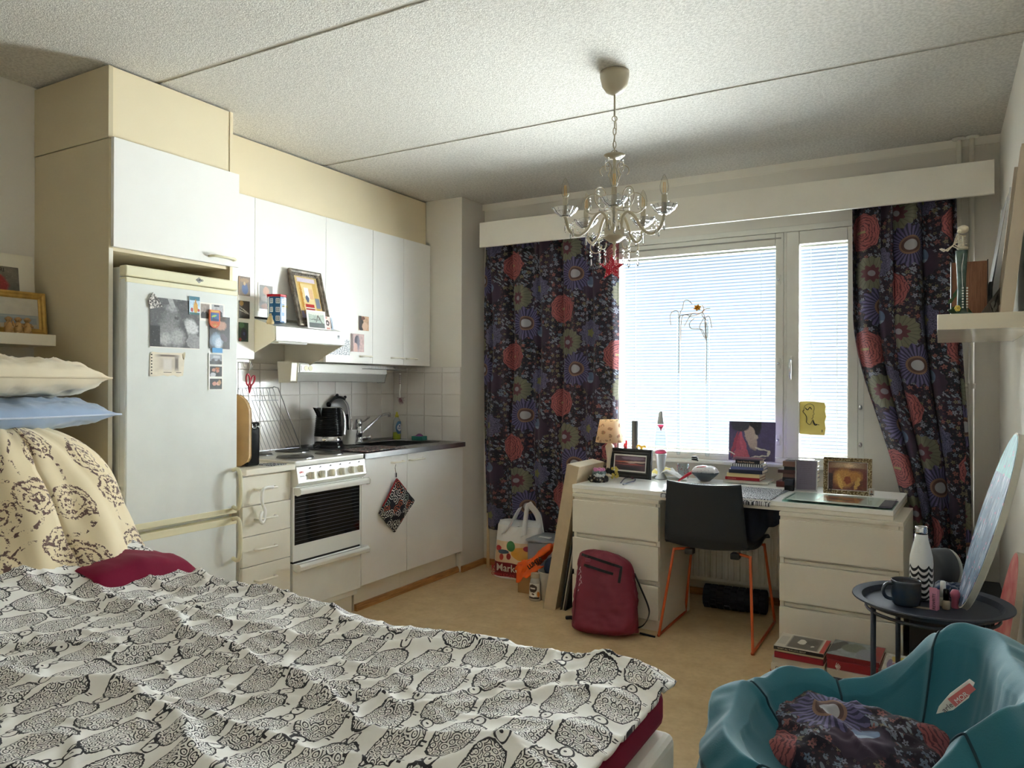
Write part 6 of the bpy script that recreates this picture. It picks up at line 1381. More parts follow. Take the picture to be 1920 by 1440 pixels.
# backpack
PK = Graph('burgundy_nylon'); v = PK.tc('Object'); PK.col(PK.mix(PK.noise(v, 6, 3), RGB(104, 22, 44), RGB(132, 34, 58))); PK.P.inputs['Roughness'].default_value = .55; PK.bump(PK.noise(v, 14, 3), .25, .02); PK = PK.mat
bm = at(-1.435, 3.445, .0, math.radians(14)) @ Matrix.Rotation(math.radians(-9), 4, 'X')
r = thing('backpack', 'burgundy backpack leaning against the left drawer chest', 'backpack', m=bm)
def bpk(u, v):
    a = 2*PI*u; n_ = 3.6; ca, sa = math.cos(a), math.sin(a); q_ = (abs(ca)**n_+abs(sa)**n_)**(-1/n_)
    t = v; z = .405*t
    w1 = .168-.040*t-.010*math.cos(6*t)*.3; d1 = .088-.030*t
    end = max(0, 1-((max(0, t-.86))/.14)**2.4)**.5 if t > .86 else 1
    bot = max(0, 1-((.10-t)/.10)**2.2)**.5 if t < .10 else 1
    k = end*bot
    wr = .008*fbm(2.5*ca, 2.5*sa, t*5)+.006*fbm(6*ca, 6*sa, t*10)
    sl = .018*t*ca*0
    zt = z-(.035*ca*(t-.3)*k if t > .3 else 0)-.02*(1-k)*(t > .5)*0
    return Vector(((w1*q_*k+wr)*ca, (d1*q_*k+wr)*sa, max(.0, zt)))
obj('bag_body', M().grid(bpk, 84, 60), PK, r, world=False, smooth=True)
ZP = mat('zipper_black', RGB(22, 20, 26), .6)
def onb(x, z, off=.002):  # front face of the bag
    best = None; v_ = z/.405
    for k in range(40):
        u = .5+.5*(k/39); p = bpk(u, max(.02, min(.98, v_+(.035*(x/.15)*(v_-.3)/.43 if v_ > .3 else 0))))
        if best is None or abs(p.x-x) < abs(best.x-x): best = p
    return Vector((x, best.y-off, best.z if False else z))
def strip(name, P, w_, m_, off=.003):
    pts = [onb(x, z, off) for x, z in P]; mb = M(); v = []
    for i, p in enumerate(pts):
        d = (pts[min(i+1, len(pts)-1)]-pts[max(0, i-1)]); nrm = Vector((-d.z, 0, d.x)); nrm.normalize(); v += [p+nrm*w_/2, p-nrm*w_/2]
    mb.add(v, [[2*i, 2*i+1, 2*i+3, 2*i+2] for i in range(len(pts)-1)]); return obj(name, mb, m_, r, world=False, solid=.003)
def seg(a, b, n=12): return [(a[0]+(b[0]-a[0])*k/n, a[1]+(b[1]-a[1])*k/n) for k in range(n+1)]
strip('top_zipper', seg((-.115, .385), (.085, .335))+seg((.085, .335), (.075, .26), 5)[1:], .013, ZP, .004)
strip('pocket_zipper', seg((-.100, .335), (.045, .300)), .013, ZP, .004)
strip('seam_line', seg((-.128, .33), (-.145, .05)), .002, mat('seam_dark', RGB(70, 12, 30), .7), .002)
mb = M()
for k, (w1_, dz) in enumerate(((.026, 0), (.030, -.006), (.026, -.012))): 
    p = onb(-.09, .365+dz); mb.box(p.x-.006, p.x-.006+w1_, p.y-.001, p.y+.001, p.z, p.z+.0022)
obj('logo_mark', mb, mat('dull_pink', RGB(160, 80, 100), .5), r, world=False)
mb = M()
for k in range(9): p = Vector((-.118-.003*math.sin(k), -.062, .325-.013*k)); mb.tube([p, p+Vector((.006*(1 if k % 2 else -1), -.004, -.015))], .0016, 5)
obj('zip_pull_cord', mb, mat('speckled_cord', RGB(196, 180, 184), .7), r, world=False)
obj('shoulder_strap', M().grid(lambda u, v: (lambda P: P+Vector((0, .03*(v-.5), 0)))(smoothpath([(.135, .06, .30), (.165, .05, .24), (.205, .03, .16), (.215, .02, .11), (.185, .02, .055), (.13, .03, .035)], 6)[int(round(u*30))]), 30, 3), ZP, r, world=False, solid=.005, smooth=True)
obj('side_pocket', M().grid(lambda u, v: Vector((.135+.030*math.sin(PI*u)*(1-.3*v), -.02+.09*u, .02+.12*v)), 10, 10), PK, r, world=False, solid=.004, smooth=True)
a, b, c = AZ(1062, 1158, .01), AZ(1080, 1163, .008), AZ(1092, 1160, .02)
obj('loose_strap_end', M().tube([a, (a+b)/2+Vector((0, 0, .008)), b], .010, 8), ZP, r, smooth=True)
obj('loose_strap', M().tube([AZ(1200, 1187, .006), AZ(1228, 1194, .006)], .005, 6), ZP, r, smooth=True)
# cardboard panel and flat sheets
CB = mat('cardboard', RGB(196, 176, 146), .85, var=.06, vs=20); CBT = mat('cardboard_light', RGB(222, 210, 186), .85, var=.06)
r = thing('cardboard_package', 'tall flat cardboard package leaning against the left end of the desk', 'package', (-1.82, 3.9, 0))
obj('package_body', M().prism([(-1.895, 0), (-1.825, 0), (-1.685, .790), (-1.753, .803)], 3.68, 4.03, 'y'), CB, r, bevel=.002)
obj('package_top', M().prism([(-1.7535, .8035), (-1.6845, .7905), (-1.684, .793), (-1.753, .806)], 3.69, 4.02, 'y'), CBT, r)
for k, (dx, hgt, cc) in enumerate(((.030, .62, RGB(60, 60, 62)), (.046, .55, RGB(170, 166, 158)), (.064, .50, RGB(40, 38, 40)))):
    solo('flat_sheet', ('black thin sheet leaning just right of the cardboard package', 'pale grey sheet leaning second from the cardboard package', 'dark sheet leaning closest to the drawer chest')[k], 'sheet', M().prism([(-1.818+.014*(k+1), 0), (-1.811+.014*(k+1), 0), (-1.811+.014*(k+1)+(.52-.07*k)*.176, .52-.07*k), (-1.818+.014*(k+1)+(.52-.07*k)*.176, .52-.07*k)], 3.70, 4.0, 'y'), mat('sheet_%d' % k, cc, .6))
# wooden leg by the column
q = AZ(915, 1064, 0); t_ = AY(915, 962, q.y)
solo('wooden_pole', 'thin pale wooden stick leg standing in front of the left curtain', 'pole', M().tube([(q.x, q.y, 0), (q.x, q.y, t_.z)], [.011, .009], 12), mat('birch', RGB(222, 196, 152), .5), smooth=True)
# plastic bag
def bag():
    r = thing('plastic_carrier_bag', 'white grocery bag with K Market print full of stuff on the floor', 'bag', (-2.42, 4.14, 0))
    q0, q1 = AY(932, 1072, 4.18), AY(1012, 1078, 4.18); cx = (q0.x+q1.x)/2-.01; hw = (q1.x-q0.x)/2+.012
    G = Graph('bag_film'); X, Y = G.uv(); G.P.inputs['Roughness'].default_value = .35
    c = RGB(232, 230, 228)
    c = G.mix((Y > .035)*(Y < .30)*(X < .86)*(X > .03), c, RGB(128, 20, 36))
    art = (Y > .30)*(Y < .70)*(X > .22)*(X < .80); c = G.mix(art, c, RGB(226, 196, 160))
    def blob(c, cx_, cy_, rx, ry, cc): 
        d = (((X-cx_)/rx)*((X-cx_)/rx)+((Y-cy_)/ry)*((Y-cy_)/ry)).sq(); return G.mix(d < 1, c, cc)
    c = blob(c, .60, .50, .13, .12, RGB(222, 158, 60)); c = blob(c, .46, .62, .06, .10, RGB(60, 130, 70)); c = blob(c, .28, .56, .05, .05, RGB(190, 40, 50)); c = blob(c, .36, .50, .08, .04, RGB(70, 90, 110)); c = blob(c, .34, .40, .03, .06, RGB(200, 70, 60)); c = blob(c, .44, .42, .03, .06, RGB(170, 40, 40)); c = blob(c, .68, .60, .05, .05, RGB(150, 30, 60)); c = blob(c, .74, .45, .05, .10, RGB(214, 150, 70)); c = blob(c, .10, .62, .05, .07, RGB(200, 70, 110)); c = blob(c, .1, .42, .06, .08, RGB(150, 90, 80))
    G.col(c)
    def side(u, v):
        a = PI+PI*u  # front half from left to right
        ca, sa = math.cos(a), math.sin(a); n_ = 3.0; q_ = (abs(ca)**n_+abs(sa)**n_)**(-1/n_)
        z = .33*v; w_ = hw*(1-.10*v*v); d_ = .10*(1-.45*v*v)
        wr = .010*fbm(ca*3, v*4, 1)+.008*ridge(16*u+3*fbm(u*3, v*3, 2))**4*v
        return Vector((cx+(w_*q_)*ca+wr*.5, 4.222+(d_*q_+wr)*sa, z+.004*fbm(u*5, 1, v)))
    mb = M().grid(side, 60, 36)
    obj('bag_front', mb, G.mat, r, smooth=True, solid=.0015)
    PL = mat('white_film', RGB(226, 228, 230), .35)
    obj('bag_back', M().grid(lambda u, v: (lambda p: Vector((p.x, 4.222+(4.222-p.y), p.z)))(side(u, v)), 40, 20), PL, r, smooth=True, solid=.0015)
    obj('bag_bottom', M().prism(circ(1, 24) and [(cx+hw*.95*p[0], 4.222+.095*p[1]) for p in circ(1, 24)], .002, .006, 'z'), PL, r)
    def hnd(P, w_): 
        Q = smoothpath([AY(u, v, y) for u, v, y in P], 6); n_ = len(Q)-1
        return M().grid(lambda u, v: Q[int(round(u*n_))]+Vector((w_*(v-.5)*(1-.3*math.sin(PI*u)), .012*math.sin(6*v+5*u), w_*.5*(v-.5))), n_, 6)
    obj('bag_handle', hnd([(944, 1000, 4.15), (955, 985, 4.15), (968, 962, 4.16), (975, 952, 4.18), (968, 968, 4.22), (955, 1000, 4.23)], .035), PL, r, smooth=True, solid=.0015)
    obj('bag_handle', hnd([(982, 1005, 4.14), (984, 975, 4.14), (988, 945, 4.15), (996, 950, 4.17), (1010, 968, 4.20), (1016, 1000, 4.22)], .045), PL, r, smooth=True, solid=.0015)
    def top(u, v): p = side(u, 1); b = Vector((p.x, 4.222+(4.222-p.y), p.z)); q_ = p+(b-p)*v; q_.z += .045*math.sin(PI*v)*(.4+.6*u)+.01*fbm(u*4, v*4, 7); return q_
    obj('bag_contents', M().grid(top, 24, 12), PL, r, smooth=True)
    LT = mat('bag_letter_white', RGB(230, 222, 214), .5); LR = mat('bag_letter_red', RGB(196, 60, 70), .5)
    yF = 4.222-.112
    def tq_(s, x, z, sz, m_): return text('lettering', s, sz, m_, r, TY((x, yF, z)), bold=.0006)
    xk = cx-hw*.90; tq_('K', xk+.004, .052, .050, LR); tq_('Market', xk+.040, .050, .066, LT); tq_('OMAN KYLÄN', xk+.004, .018, .026, LR)
    for dz in (.044, .092): obj('logo_line', M().box(xk, xk+.034, yF-.001, yF+.001, dz, dz+.003), LR, r)
bag()
# storage box with lid, orange bag, cardboard box, jar, bin
q = AY(1024, 1040, 4.0)
r = thing('storage_box', 'grey translucent plastic box with lid behind the orange bag', 'box', (-2.06, 4.16, 0)); TP = mat('smoky_plastic', RGB(166, 172, 180), .3, trans=.3)
obj('box_body', M().box(-2.20, -1.93, 4.05, 4.28, 0, .27), TP, r, bevel=.01)
obj('box_lid', M().box(-2.21, -1.92, 4.04, 4.29, .272, .29), TP, r, bevel=.008)
obj('lid_handle', M().box(-2.15, -2.07, 4.10, 4.13, .29, .297), CAB, r, bevel=.003)
q0 = AZ(963, 1113, 0); q0 = Vector((-2.165, 3.90, 0))
r = thing('cardboard_box', 'small open brown cardboard box on the floor under the orange bag', 'box', (-2.10, 3.96, 0))
x0, x1, y0_, y1_ = -2.175, -2.02, 3.89, 4.02; mb = M()
for (a, b, c, d) in ((x0, x1, y0_, y0_+.004), (x0, x1, y1_-.004, y1_), (x0, x0+.004, y0_, y1_), (x1-.004, x1, y0_, y1_)): mb.box(a, b, c, d, 0, .125)
mb.box(x0, x1, y0_, y1_, 0, .004); obj('box_walls', mb, mat('brown_card', RGB(168, 130, 86), .85), r)
def ob_(u, v):
    x, y = 2*u-1, 2*v-1; e = (max(0, 1-abs(x)**2.5)*max(0, 1-abs(y)**2.5))**.4
    a = AY(970+66*u, 1082-52*u+4*math.sin(5*u), 3.93)
    return Vector((a.x, 3.95+.075*y*(1-.3*abs(x)), max(.128, a.z-.01)+.055*e*(1-.2*y)+.012*fbm(x*3, y*3, 1)+.008*ridge(8*x+4*y)**4*e+.03*(1-v)*0))
r = thing('orange_bag', 'crumpled orange bag with black lettering lying on the cardboard box', 'bag', (-2.06, 3.95, .13)); ORB = mat('orange_nylon', RGB(240, 96, 24), .45, var=.1, vs=20)
obj('bag_fabric', M().grid(ob_, 44, 26), ORB, r, smooth=True, solid=.004)
obj('bag_flap', M().grid(lambda u, v: (lambda a: Vector((a.x, 3.872+.012*math.sin(6*u)+.01*v, a.z)))(AY(968+26*u+30*v*u, 1092-34*v-14*u*(1-v)+3*math.sin(9*u), 3.875)), 16, 12), ORB, r, smooth=True, solid=.004)
pT = AY(992, 1068, 3.86)
text('lettering', 'LUHTA', .035, BLACK, r, TY(pT) @ Matrix.Rotation(math.radians(38), 4, 'Z'), bold=.0012)
text('lettering', 'SPORT', .020, BLACK, r, TY(AY(1008, 1062, 3.86)) @ Matrix.Rotation(math.radians(40), 4, 'Z'), bold=.0006)
q = AZ(998, 1127, 0); q = Vector((q.x+.004, q.y+.03, 0))
r = thing('coffee_jar', 'glass coffee jar with brown label and pale lid on the floor', 'jar', q); s_ = 1.0
obj('jar_glass', M().lathe([(.034, 0), (.037, .006), (.036, .03), (.033, .085), (.031, .11), (.024, .128)], q, 20, sy=.8), mat('jar_grey', RGB(176, 170, 160), .25), r, smooth=True)
obj('lid', M().lathe([(.026, .128), (.027, .132), (.027, .152), (.024, .155), (.001, .155)], q, 20, sy=.8), mat('jar_lid', RGB(176, 160, 136), .35), r)
def jl(u, v): a = math.radians(205+130*u); rr = .0385-.004*v; return q+Vector((rr*math.cos(a), rr*.82*math.sin(a), .014+.085*v))
obj('label_sticker', M().grid(jl, 14, 8), pic('coffee_label', RGB(214, 208, 196), [('e', .45, .68, .36, .27, 0, RGB(60, 42, 34), .05), ('r', .5, .04, .5, .08, 0, RGB(40, 28, 24)), ('e', .5, .25, .25, .16, 0, RGB(240, 236, 230)), ('e', .5, .30, .12, .06, 0, RGB(80, 50, 36)), ('e', .9, .3, .12, .2, 0, RGB(206, 120, 40)), ('r', .45, .68, .22, .05, 0, RGB(220, 214, 206))], na=.05), r, smooth=True)
q = AZ(1034, 1128, 0); q = Vector((-1.945, 3.86, 0))
r = thing('waste_bin', 'small pale grey bin lined with a bag beside the coffee jar', 'bin', q)
obj('bin_body', M().lathe([(.058, 0), (.070, .16), (.071, .165), (.067, .163), (.055, .005), (.001, .005)], q, 28), mat('bin_grey', RGB(186, 180, 170), .5), r, smooth=True)
obj('dark_contents', M().ball(q+Vector((.01, .02, .18)), .055, 14, 9, sz=1.1), mat('navy_cloth', RGB(30, 40, 64), .9), r, smooth=True)
# books on the floor
def fb(label, u0, u1, vtop, y, z, h_, d_, cc, top=None, rz=0, **k):
    a, b = AY(u0, vtop, y), AY(u1, vtop, y); return book(label, ((a.x+b.x)/2, y+d_/2, z), b.x-a.x, d_, h_, cc, math.radians(rz-2.5), top=top, **k)
YB_ = 3.26
hs = [(.030, RGB(206, 196, 176), 'pale book, lowest of the left floor stack'), (.010, RGB(196, 90, 50), 'thin book with orange edge in the left floor stack'), (.030, RGB(216, 206, 188), 'thick cream book low in the left floor stack, with small title'), (.026, RGB(210, 200, 182), 'cream paperback under the red book on the floor')]
z = .001; 
for k, (h_, cc, lb) in enumerate(hs):
    fb(lb, 1443+2*k, 1549, 1200, YB_+.01*(k % 2), z, h_, .17, cc, txt='ODES TO PERSON' if k == 2 else None, tcol=BLACK if k == 2 else None); z += h_+.0006
fb('crimson book in the left floor stack', 1453, 1546, 1200, YB_, z, .024, .16, RGB(150, 12, 40)); z += .0246
fb('white book with yellow spots above the crimson one on the floor', 1455, 1546, 1200, YB_+.005, z, .010, .16, RGB(226, 214, 180)); z += .0106
TPA = pic('art_book_cover', RGB(216, 210, 196), [('r', .55, .5, .33, .44, 0, RGB(110, 106, 98)), ('e', .48, .55, .10, .18, 0, W1), ('e', .72, .35, .03, .05, 0, W1), ('r', .11, .5, .09, .3, 0, RGB(196, 190, 178)), ('r', .96, .5, .05, .5, 0, RGB(196, 60, 60)), ('e', .7, .6, .12, .2, 0, RGB(90, 86, 80))], na=.06)
fb('black spined book with a grey cover picture, top of the left floor stack', 1452, 1546, 1188, YB_-.004, z, .014, .19, RGB(30, 30, 34), top=TPA, txt='WHAT ALL THIS SAYS ABOUT', tcol=PAGE)
z = .001
for k, (h_, cc, lb, tx) in enumerate(((.020, RGB(60, 50, 40), 'dark book, lowest of the middle floor stack', None), (.012, RGB(214, 196, 60), 'yellow edged book low in the middle floor stack', None), (.018, RGB(226, 220, 208), 'white book in the middle floor stack', None), (.012, RGB(40, 38, 38), 'thin black book in the middle floor stack', None), (.030, RGB(196, 188, 176), 'thick pale book under the red one in the middle floor stack', None), (.034, RGB(150, 30, 44), 'thick red book with striped swirl on the spine on the floor', None))):
    o = fb(lb, 1553, 1650, 1200, YB_-.015+.004*(k % 3), z, h_, .18, cc, rz=-1); z += h_+.0006
mb = M(); a = AY(1560, 1200, YB_-.019)
for k in range(7): mb.T = Matrix.Identity(4); t = math.radians(-60+22*k); mb.tube([(a.x+.012, a.y, z-.018), (a.x+.012+.020*math.cos(t), a.y, z-.018+.016*math.sin(t))], [.0006, .0018], 4)
obj('swirl_stripes', mb, CAB, o)
fb('red hardback with a landscape cover, top of the middle floor stack', 1552, 1652, 1190, YB_+.0, z, .020, .20, RGB(128, 28, 36), rz=-1, top=pic('landscape_cover', RGB(150, 160, 164), [('e', .08, .5, .14, .5, -20, RGB(60, 60, 60)), ('e', .45, .6, .25, .3, 0, RGB(110, 120, 100)), ('e', .72, .3, .2, .4, 0, RGB(140, 146, 160)), ('r', .92, .5, .09, .5, 0, RGB(170, 60, 60))]), txt=None)
z = .001
for k, (h_, cc, lb) in enumerate(((.060, RGB(40, 44, 54), 'dark box file at the bottom right of the floor books'), (.030, RGB(226, 224, 218), 'white ring binder low in the right floor stack'), (.030, RGB(226, 222, 214), 'white book in the right floor stack'))):
    fb(lb, 1655, 1712, 1200, YB_-.02, z, h_, .2, cc); z += h_+.0006
fb('white booklet with a yellow and violet picture, top of the right floor stack', 1655, 1712, 1190, YB_-.03, z, .012, .21, RGB(230, 228, 222), top=pic('child_drawing', RGB(226, 222, 214), [('r', .55, .7, .35, .16, 0, RGB(222, 200, 80)), ('e', .5, .3, .35, .2, 0, RGB(150, 60, 70)), ('e', .2, .4, .1, .3, 0, RGB(110, 100, 150))]))
# dark bin behind the table
r = thing('dark_cabinet', 'black low box in the corner behind the tray table', 'box', (.06, 3.6, 0)); 
obj('box_body', M().box(-.10, .24, 3.42, 3.98, 0, .36), mat('matt_black', RGB(18, 18, 20), .7), r, bevel=.006)
solo('pink_pouch', 'small pink pouch lying on the black box under the tray', 'pouch', M().ball((.02, 3.50, .38), .05, 14, 8, sx=1.3, sz=.35), mat('dusty_pink', RGB(176, 120, 140), .7), smooth=True)
# ================================================================ tray table
TC = Vector((-.020, 2.706, 0)); TZ = .545; TB = mat('table_navy', RGB(42, 48, 62), .5)
r = thing('tray_table', 'round dark blue metal tray table behind the beanbag', 'side table', TC)
obj('tray', M().lathe([(.001, TZ-.003), (.190, TZ-.003), (.198, TZ+.014), (.225, TZ+.018), (.226, TZ+.014), (.200, TZ+.009), (.192, TZ-.006), (.001, TZ-.006)], TC, 56), TB, r, smooth=False)
for a in (100, 190, 280, 10):
    aa = math.radians(a+22); p = TC+Vector((.185*math.cos(aa), .185*math.sin(aa), 0)); 
    obj('leg', M().tube([p+Vector((0, 0, TZ-.004)), p], .008, 10), TB, r, smooth=True)
obj('support_ring', M().tube([TC+Vector((.185*math.cos(2*PI*k/40), .185*math.sin(2*PI*k/40), TZ-.022)) for k in range(40)], .005, 6, closed=True), TB, r)
obj('floor_ring', M().tube([TC+Vector((.185*math.cos(2*PI*k/40), .185*math.sin(2*PI*k/40), .007)) for k in range(40)], .006, 6, closed=True), TB, r)
Z0 = TZ-.0022
q = AZ(1698, 1138, Z0); q.z = Z0; q += Vector((0, .035, 0))
r = thing('mug', 'dark blue-grey glazed mug with handle on the tray', 'mug', q); MG_ = Graph('reactive_glaze'); n = MG_.noise(MG_.tc('Object'), 16, 4); X, Y, Z = MG_.ob(); MG_.col(MG_.mix((n+Z*4.).ss(.5, .9), RGB(52, 70, 90), RGB(84, 80, 74))); MG_.P.inputs['Roughness'].default_value = .25; MG_ = MG_.mat
obj('mug_body', M().lathe([(.036, 0), (.040, .004), (.043, .03), (.043, .070), (.0445, .076), (.042, .077), (.0405, .07), (.039, .008), (.001, .006)], q, 36), MG_, r, smooth=True)
obj('mug_handle', M().tube(smoothpath([q-_R*.041+Vector((0, 0, .062)), q-_R*.062+Vector((0, 0, .064)), q-_R*.073+Vector((0, 0, .045)), q-_R*.064+Vector((0, 0, .024)), q-_R*.042+Vector((0, 0, .016))], 5), .0055, 10), MG_, r, smooth=True)
q = AZ(1727, 1128, Z0); q.z = Z0; q += Vector((.0, .03, 0))
r = thing('water_bottle', 'white steel bottle with black wave pattern on the tray', 'bottle', q)
G = Graph('wave_print'); X, Y = G.uv(); G.P.inputs['Roughness'].default_value = .35; s_ = (X*7.).fr()-.5; wv = Y*11.5-s_*s_*2.6; G.col(G.mix((wv.fr() < .50)*(Y-s_*s_*.2 < .58), RGB(236, 236, 234), RGB(22, 24, 30)))
obj('bottle_body', M().lathe([(.030, 0.002), (.034, .006), (.0345, .02), (.0345, .04), (.0345, .06), (.0345, .08), (.0345, .10), (.0345, .12), (.033, .14), (.026, .172), (.020, .195), (.0185, .212)], q, 60), G.mat, r, smooth=True)
obj('bottle_neck', M().lathe([(.0175, .212), (.0175, .218), (.0185, .220), (.0165, .222), (.0185, .226), (.0165, .229), (.0175, .236), (.015, .237), (.014, .215)], q, 28), CHROME, r, smooth=True)
q = AZ(1762, 1105, Z0); q.z = Z0
r = thing('round_speaker', 'dark grey drum shaped speaker with a pale rim on edge behind the bottle', 'speaker', q); c = q+Vector((.005, .03, .068))
mb = M(); mb.T = Matrix.Translation(c) @ Matrix.Rotation(math.radians(32), 4, 'Z') @ Matrix.Rotation(PI/2, 4, 'Y')
mb.lathe([(.001, -.036), (.052, -.036), (.066, -.030), (.067, .020), (.060, .026)], (0, 0, 0), 40); obj('speaker_body', mb, mat('charcoal_rubber', RGB(58, 62, 68), .6), r, smooth=True)
mb = M(); mb.T = Matrix.Translation(c) @ Matrix.Rotation(math.radians(32), 4, 'Z') @ Matrix.Rotation(PI/2, 4, 'Y'); mb.lathe([(.060, .026), (.064, .030), (.058, .038), (.001, .040)], (0, 0, 0), 40); obj('speaker_face', mb, mat('pale_grille', RGB(180, 182, 180), .5), r, smooth=True)
q = AZ(1752, 1143, Z0); q.z = Z0; mm_ = at(q.x, q.y, q.z, math.radians(-18))
r = thing('cosmetic_box', 'small upright pink cardboard box with black print on the tray', 'box', m=mm_)
obj('box_body', M().box(-.011, .011, -.010, .012, 0, .062), mat('pink_card', RGB(226, 150, 180), .5), r, world=False, bevel=.001)
obj('flap', M().box(-.011, .011, -.011, -.0095, .046, .070), mat('pink_card', RGB(232, 160, 188), .5), r, world=False)
text('lettering', 'REWRITE', .012, BLACK, r, mm_ @ at(.006, -.0108, .003) @ Matrix.Rotation(PI/2, 4, 'X') @ Matrix.Rotation(PI/2, 4, 'Z'))
def polish(label, u, v, col_, capc, hgt=.03, name='nail_polish'):
    q = AZ(u, v, Z0); q.z = Z0; r = thing(name, label, 'nail polish', q)
    obj('glass_bottle', M().lathe([(.010, 0), (.0115, .003), (.0115, .024), (.006, .028)], q, 18), mat('polish_'+name+str(u), col_, .15), r, smooth=True)
    obj('cap', M().lathe([(.0085, .028), (.0080, .028+hgt), (.006, .030+hgt), (.001, .030+hgt)], q, 18), capc, r, smooth=True)
polish('clear beige nail polish bottle with black cap on the tray', 1774, 1142, RGB(196, 178, 150), BLACKG, .032)
polish('nail polish bottle with tall white cap behind the black capped one', 1768, 1136, RGB(200, 190, 170), CAB, .048)
q = AZ(1791, 1140, Z0); q.z = Z0
solo('lip_balm', 'pink tube with rounded light pink top on the tray', 'cosmetic', M().lathe([(.010, 0), (.011, .003), (.010, .030), (.013, .034), (.014, .046), (.009, .056), (.001, .058)], q, 18), mat('balm_pink', RGB(214, 116, 140), .35), smooth=True)
q = AZ(1781, 1118, Z0); q.z = Z0+.002
scr('scrunchie', 'blue velvet scrunchie lying on the tray beside the painting', q+Vector((.0, .01, .0)), .026, .018, mat('blue_velvet', RGB(40, 62, 96), .9, sheen=.5), 9)
q = AZ(1722, 1139, Z0); q.z = Z0
solo('paper_slip', 'small printed paper slip lying on the tray under the bottle', 'paper', M().box(q.x-.02, q.x+.03, q.y-.01, q.y+.01, Z0, Z0+.001), pic('slip', RGB(176, 166, 140), []))
# oval canvas
E_ = Matrix.Translation((.139, 2.70, Z0+.278)) @ Matrix.Rotation(math.radians(5), 4, 'Z') @ Matrix.Rotation(math.radians(15.5), 4, 'Y')
r = thing('oval_painting', 'oval canvas painting in blues leaning on the wall from the tray', 'painting', m=E_)
def oval(a, b, n=60): return [(a*math.cos(2*PI*k/n), b*math.sin(2*PI*k/n)) for k in range(n)]
obj('canvas_edge', M().prism(oval(.150, .280), -.009, .009, 'x'), mat('canvas_edge', RGB(206, 202, 190), .8), r, world=False, bevel=.002)
G = Graph('blue_painting'); Xo, Yo, Zo = G.ob(); n = G.noise(G.vec(Yo*3, Zo*1.0, n_ if False else 0.), 6, 5, .7); n2_ = G.noise(G.vec(Yo*14., Zo*3.), 4, 4); c = G.mix(n.ss(.3, .7), RGB(36, 50, 84), RGB(120, 150, 176)); c = G.mix(n2_.ss(.55, .66), c, RGB(196, 200, 214)); c = G.mix((Zo > .15)*n2_.ss(.3, .6), c, RGB(110, 176, 176)); c = G.mix((n2_ < .4)*(Zo < .1), c, RGB(50, 44, 76)); c = G.mix((G.noise(G.vec(Yo*6., Zo*9.), 5, 2) > .66), c, RGB(186, 130, 160)); G.col(c); G.P.inputs['Roughness'].default_value = .65
obj('painted_face', M().prism(oval(.147, .277), -.0102, -.009, 'x'), G.mat, r, world=False)
# red round canvas on the floor behind
E2 = Matrix.Translation((.195, 3.10, .335)) @ Matrix.Rotation(math.radians(3), 4, 'Z') @ Matrix.Rotation(math.radians(9), 4, 'Y')
r = thing('round_canvas', 'smaller red and cream oval canvas leaning on the wall behind the tray table', 'painting', m=E2)
obj('canvas_edge', M().prism(oval(.16, .33), -.010, .010, 'x'), mat('canvas_edge_b', RGB(214, 200, 184), .8), r, world=False)
G = Graph('red_painting'); Xo, Yo, Zo = G.ob(); n = G.noise(G.vec(Yo*2., Zo*2.), 5, 4); G.col(G.mix(n.ss(.35, .65), RGB(206, 84, 86), RGB(232, 160, 150))); G.P.inputs['Roughness'].default_value = .5
obj('painted_face', M().prism(oval(.156, .326), -.0112, -.010, 'x'), G.mat, r, world=False)
# ================================================================ beanbag
TEAL = Graph('teal_canvas'); v = TEAL.tc('Object'); TEAL.col(TEAL.mix(TEAL.noise(v, 3.5, 3), RGB(20, 92, 108), RGB(30, 110, 126))); TEAL.P.inputs['Roughness'].default_value = .75; TEAL.P.inputs['Sheen Weight'].default_value = .25; TEAL.bump(TEAL.noise(v, 320, 2), .15, .002); TEAL = TEAL.mat
BC = Vector((-.112, 1.80, 0))
r = thing('beanbag', 'large teal fabric beanbag seat in the right foreground', 'beanbag', BC)
def rimh(a):   # height of the rim around the seat; high at the wall side
    d = abs((a-math.radians(5)+PI) % (2*PI)-PI); w_ = max(0, min(1, (math.radians(96)-d)/math.radians(44))); w_ = w_*w_*(3-2*w_)
    l_ = max(0, math.cos(a-math.radians(150))); return .485+.20*w_+.018*l_*l_
def outr(a):
    ca, sa = math.cos(a), math.sin(a); n_ = 2.6; q_ = (abs(ca/.388)**n_+abs(sa/.39)**n_)**(-1/n_); return q_
PR = [(0.0, 0), (.10, .0), (.20, .25), (.32, .62), (.42, .88), (.52, 1.0), (.62, .93), (.72, .72), (.82, .50), (.91, .40), (1.0, .38)]
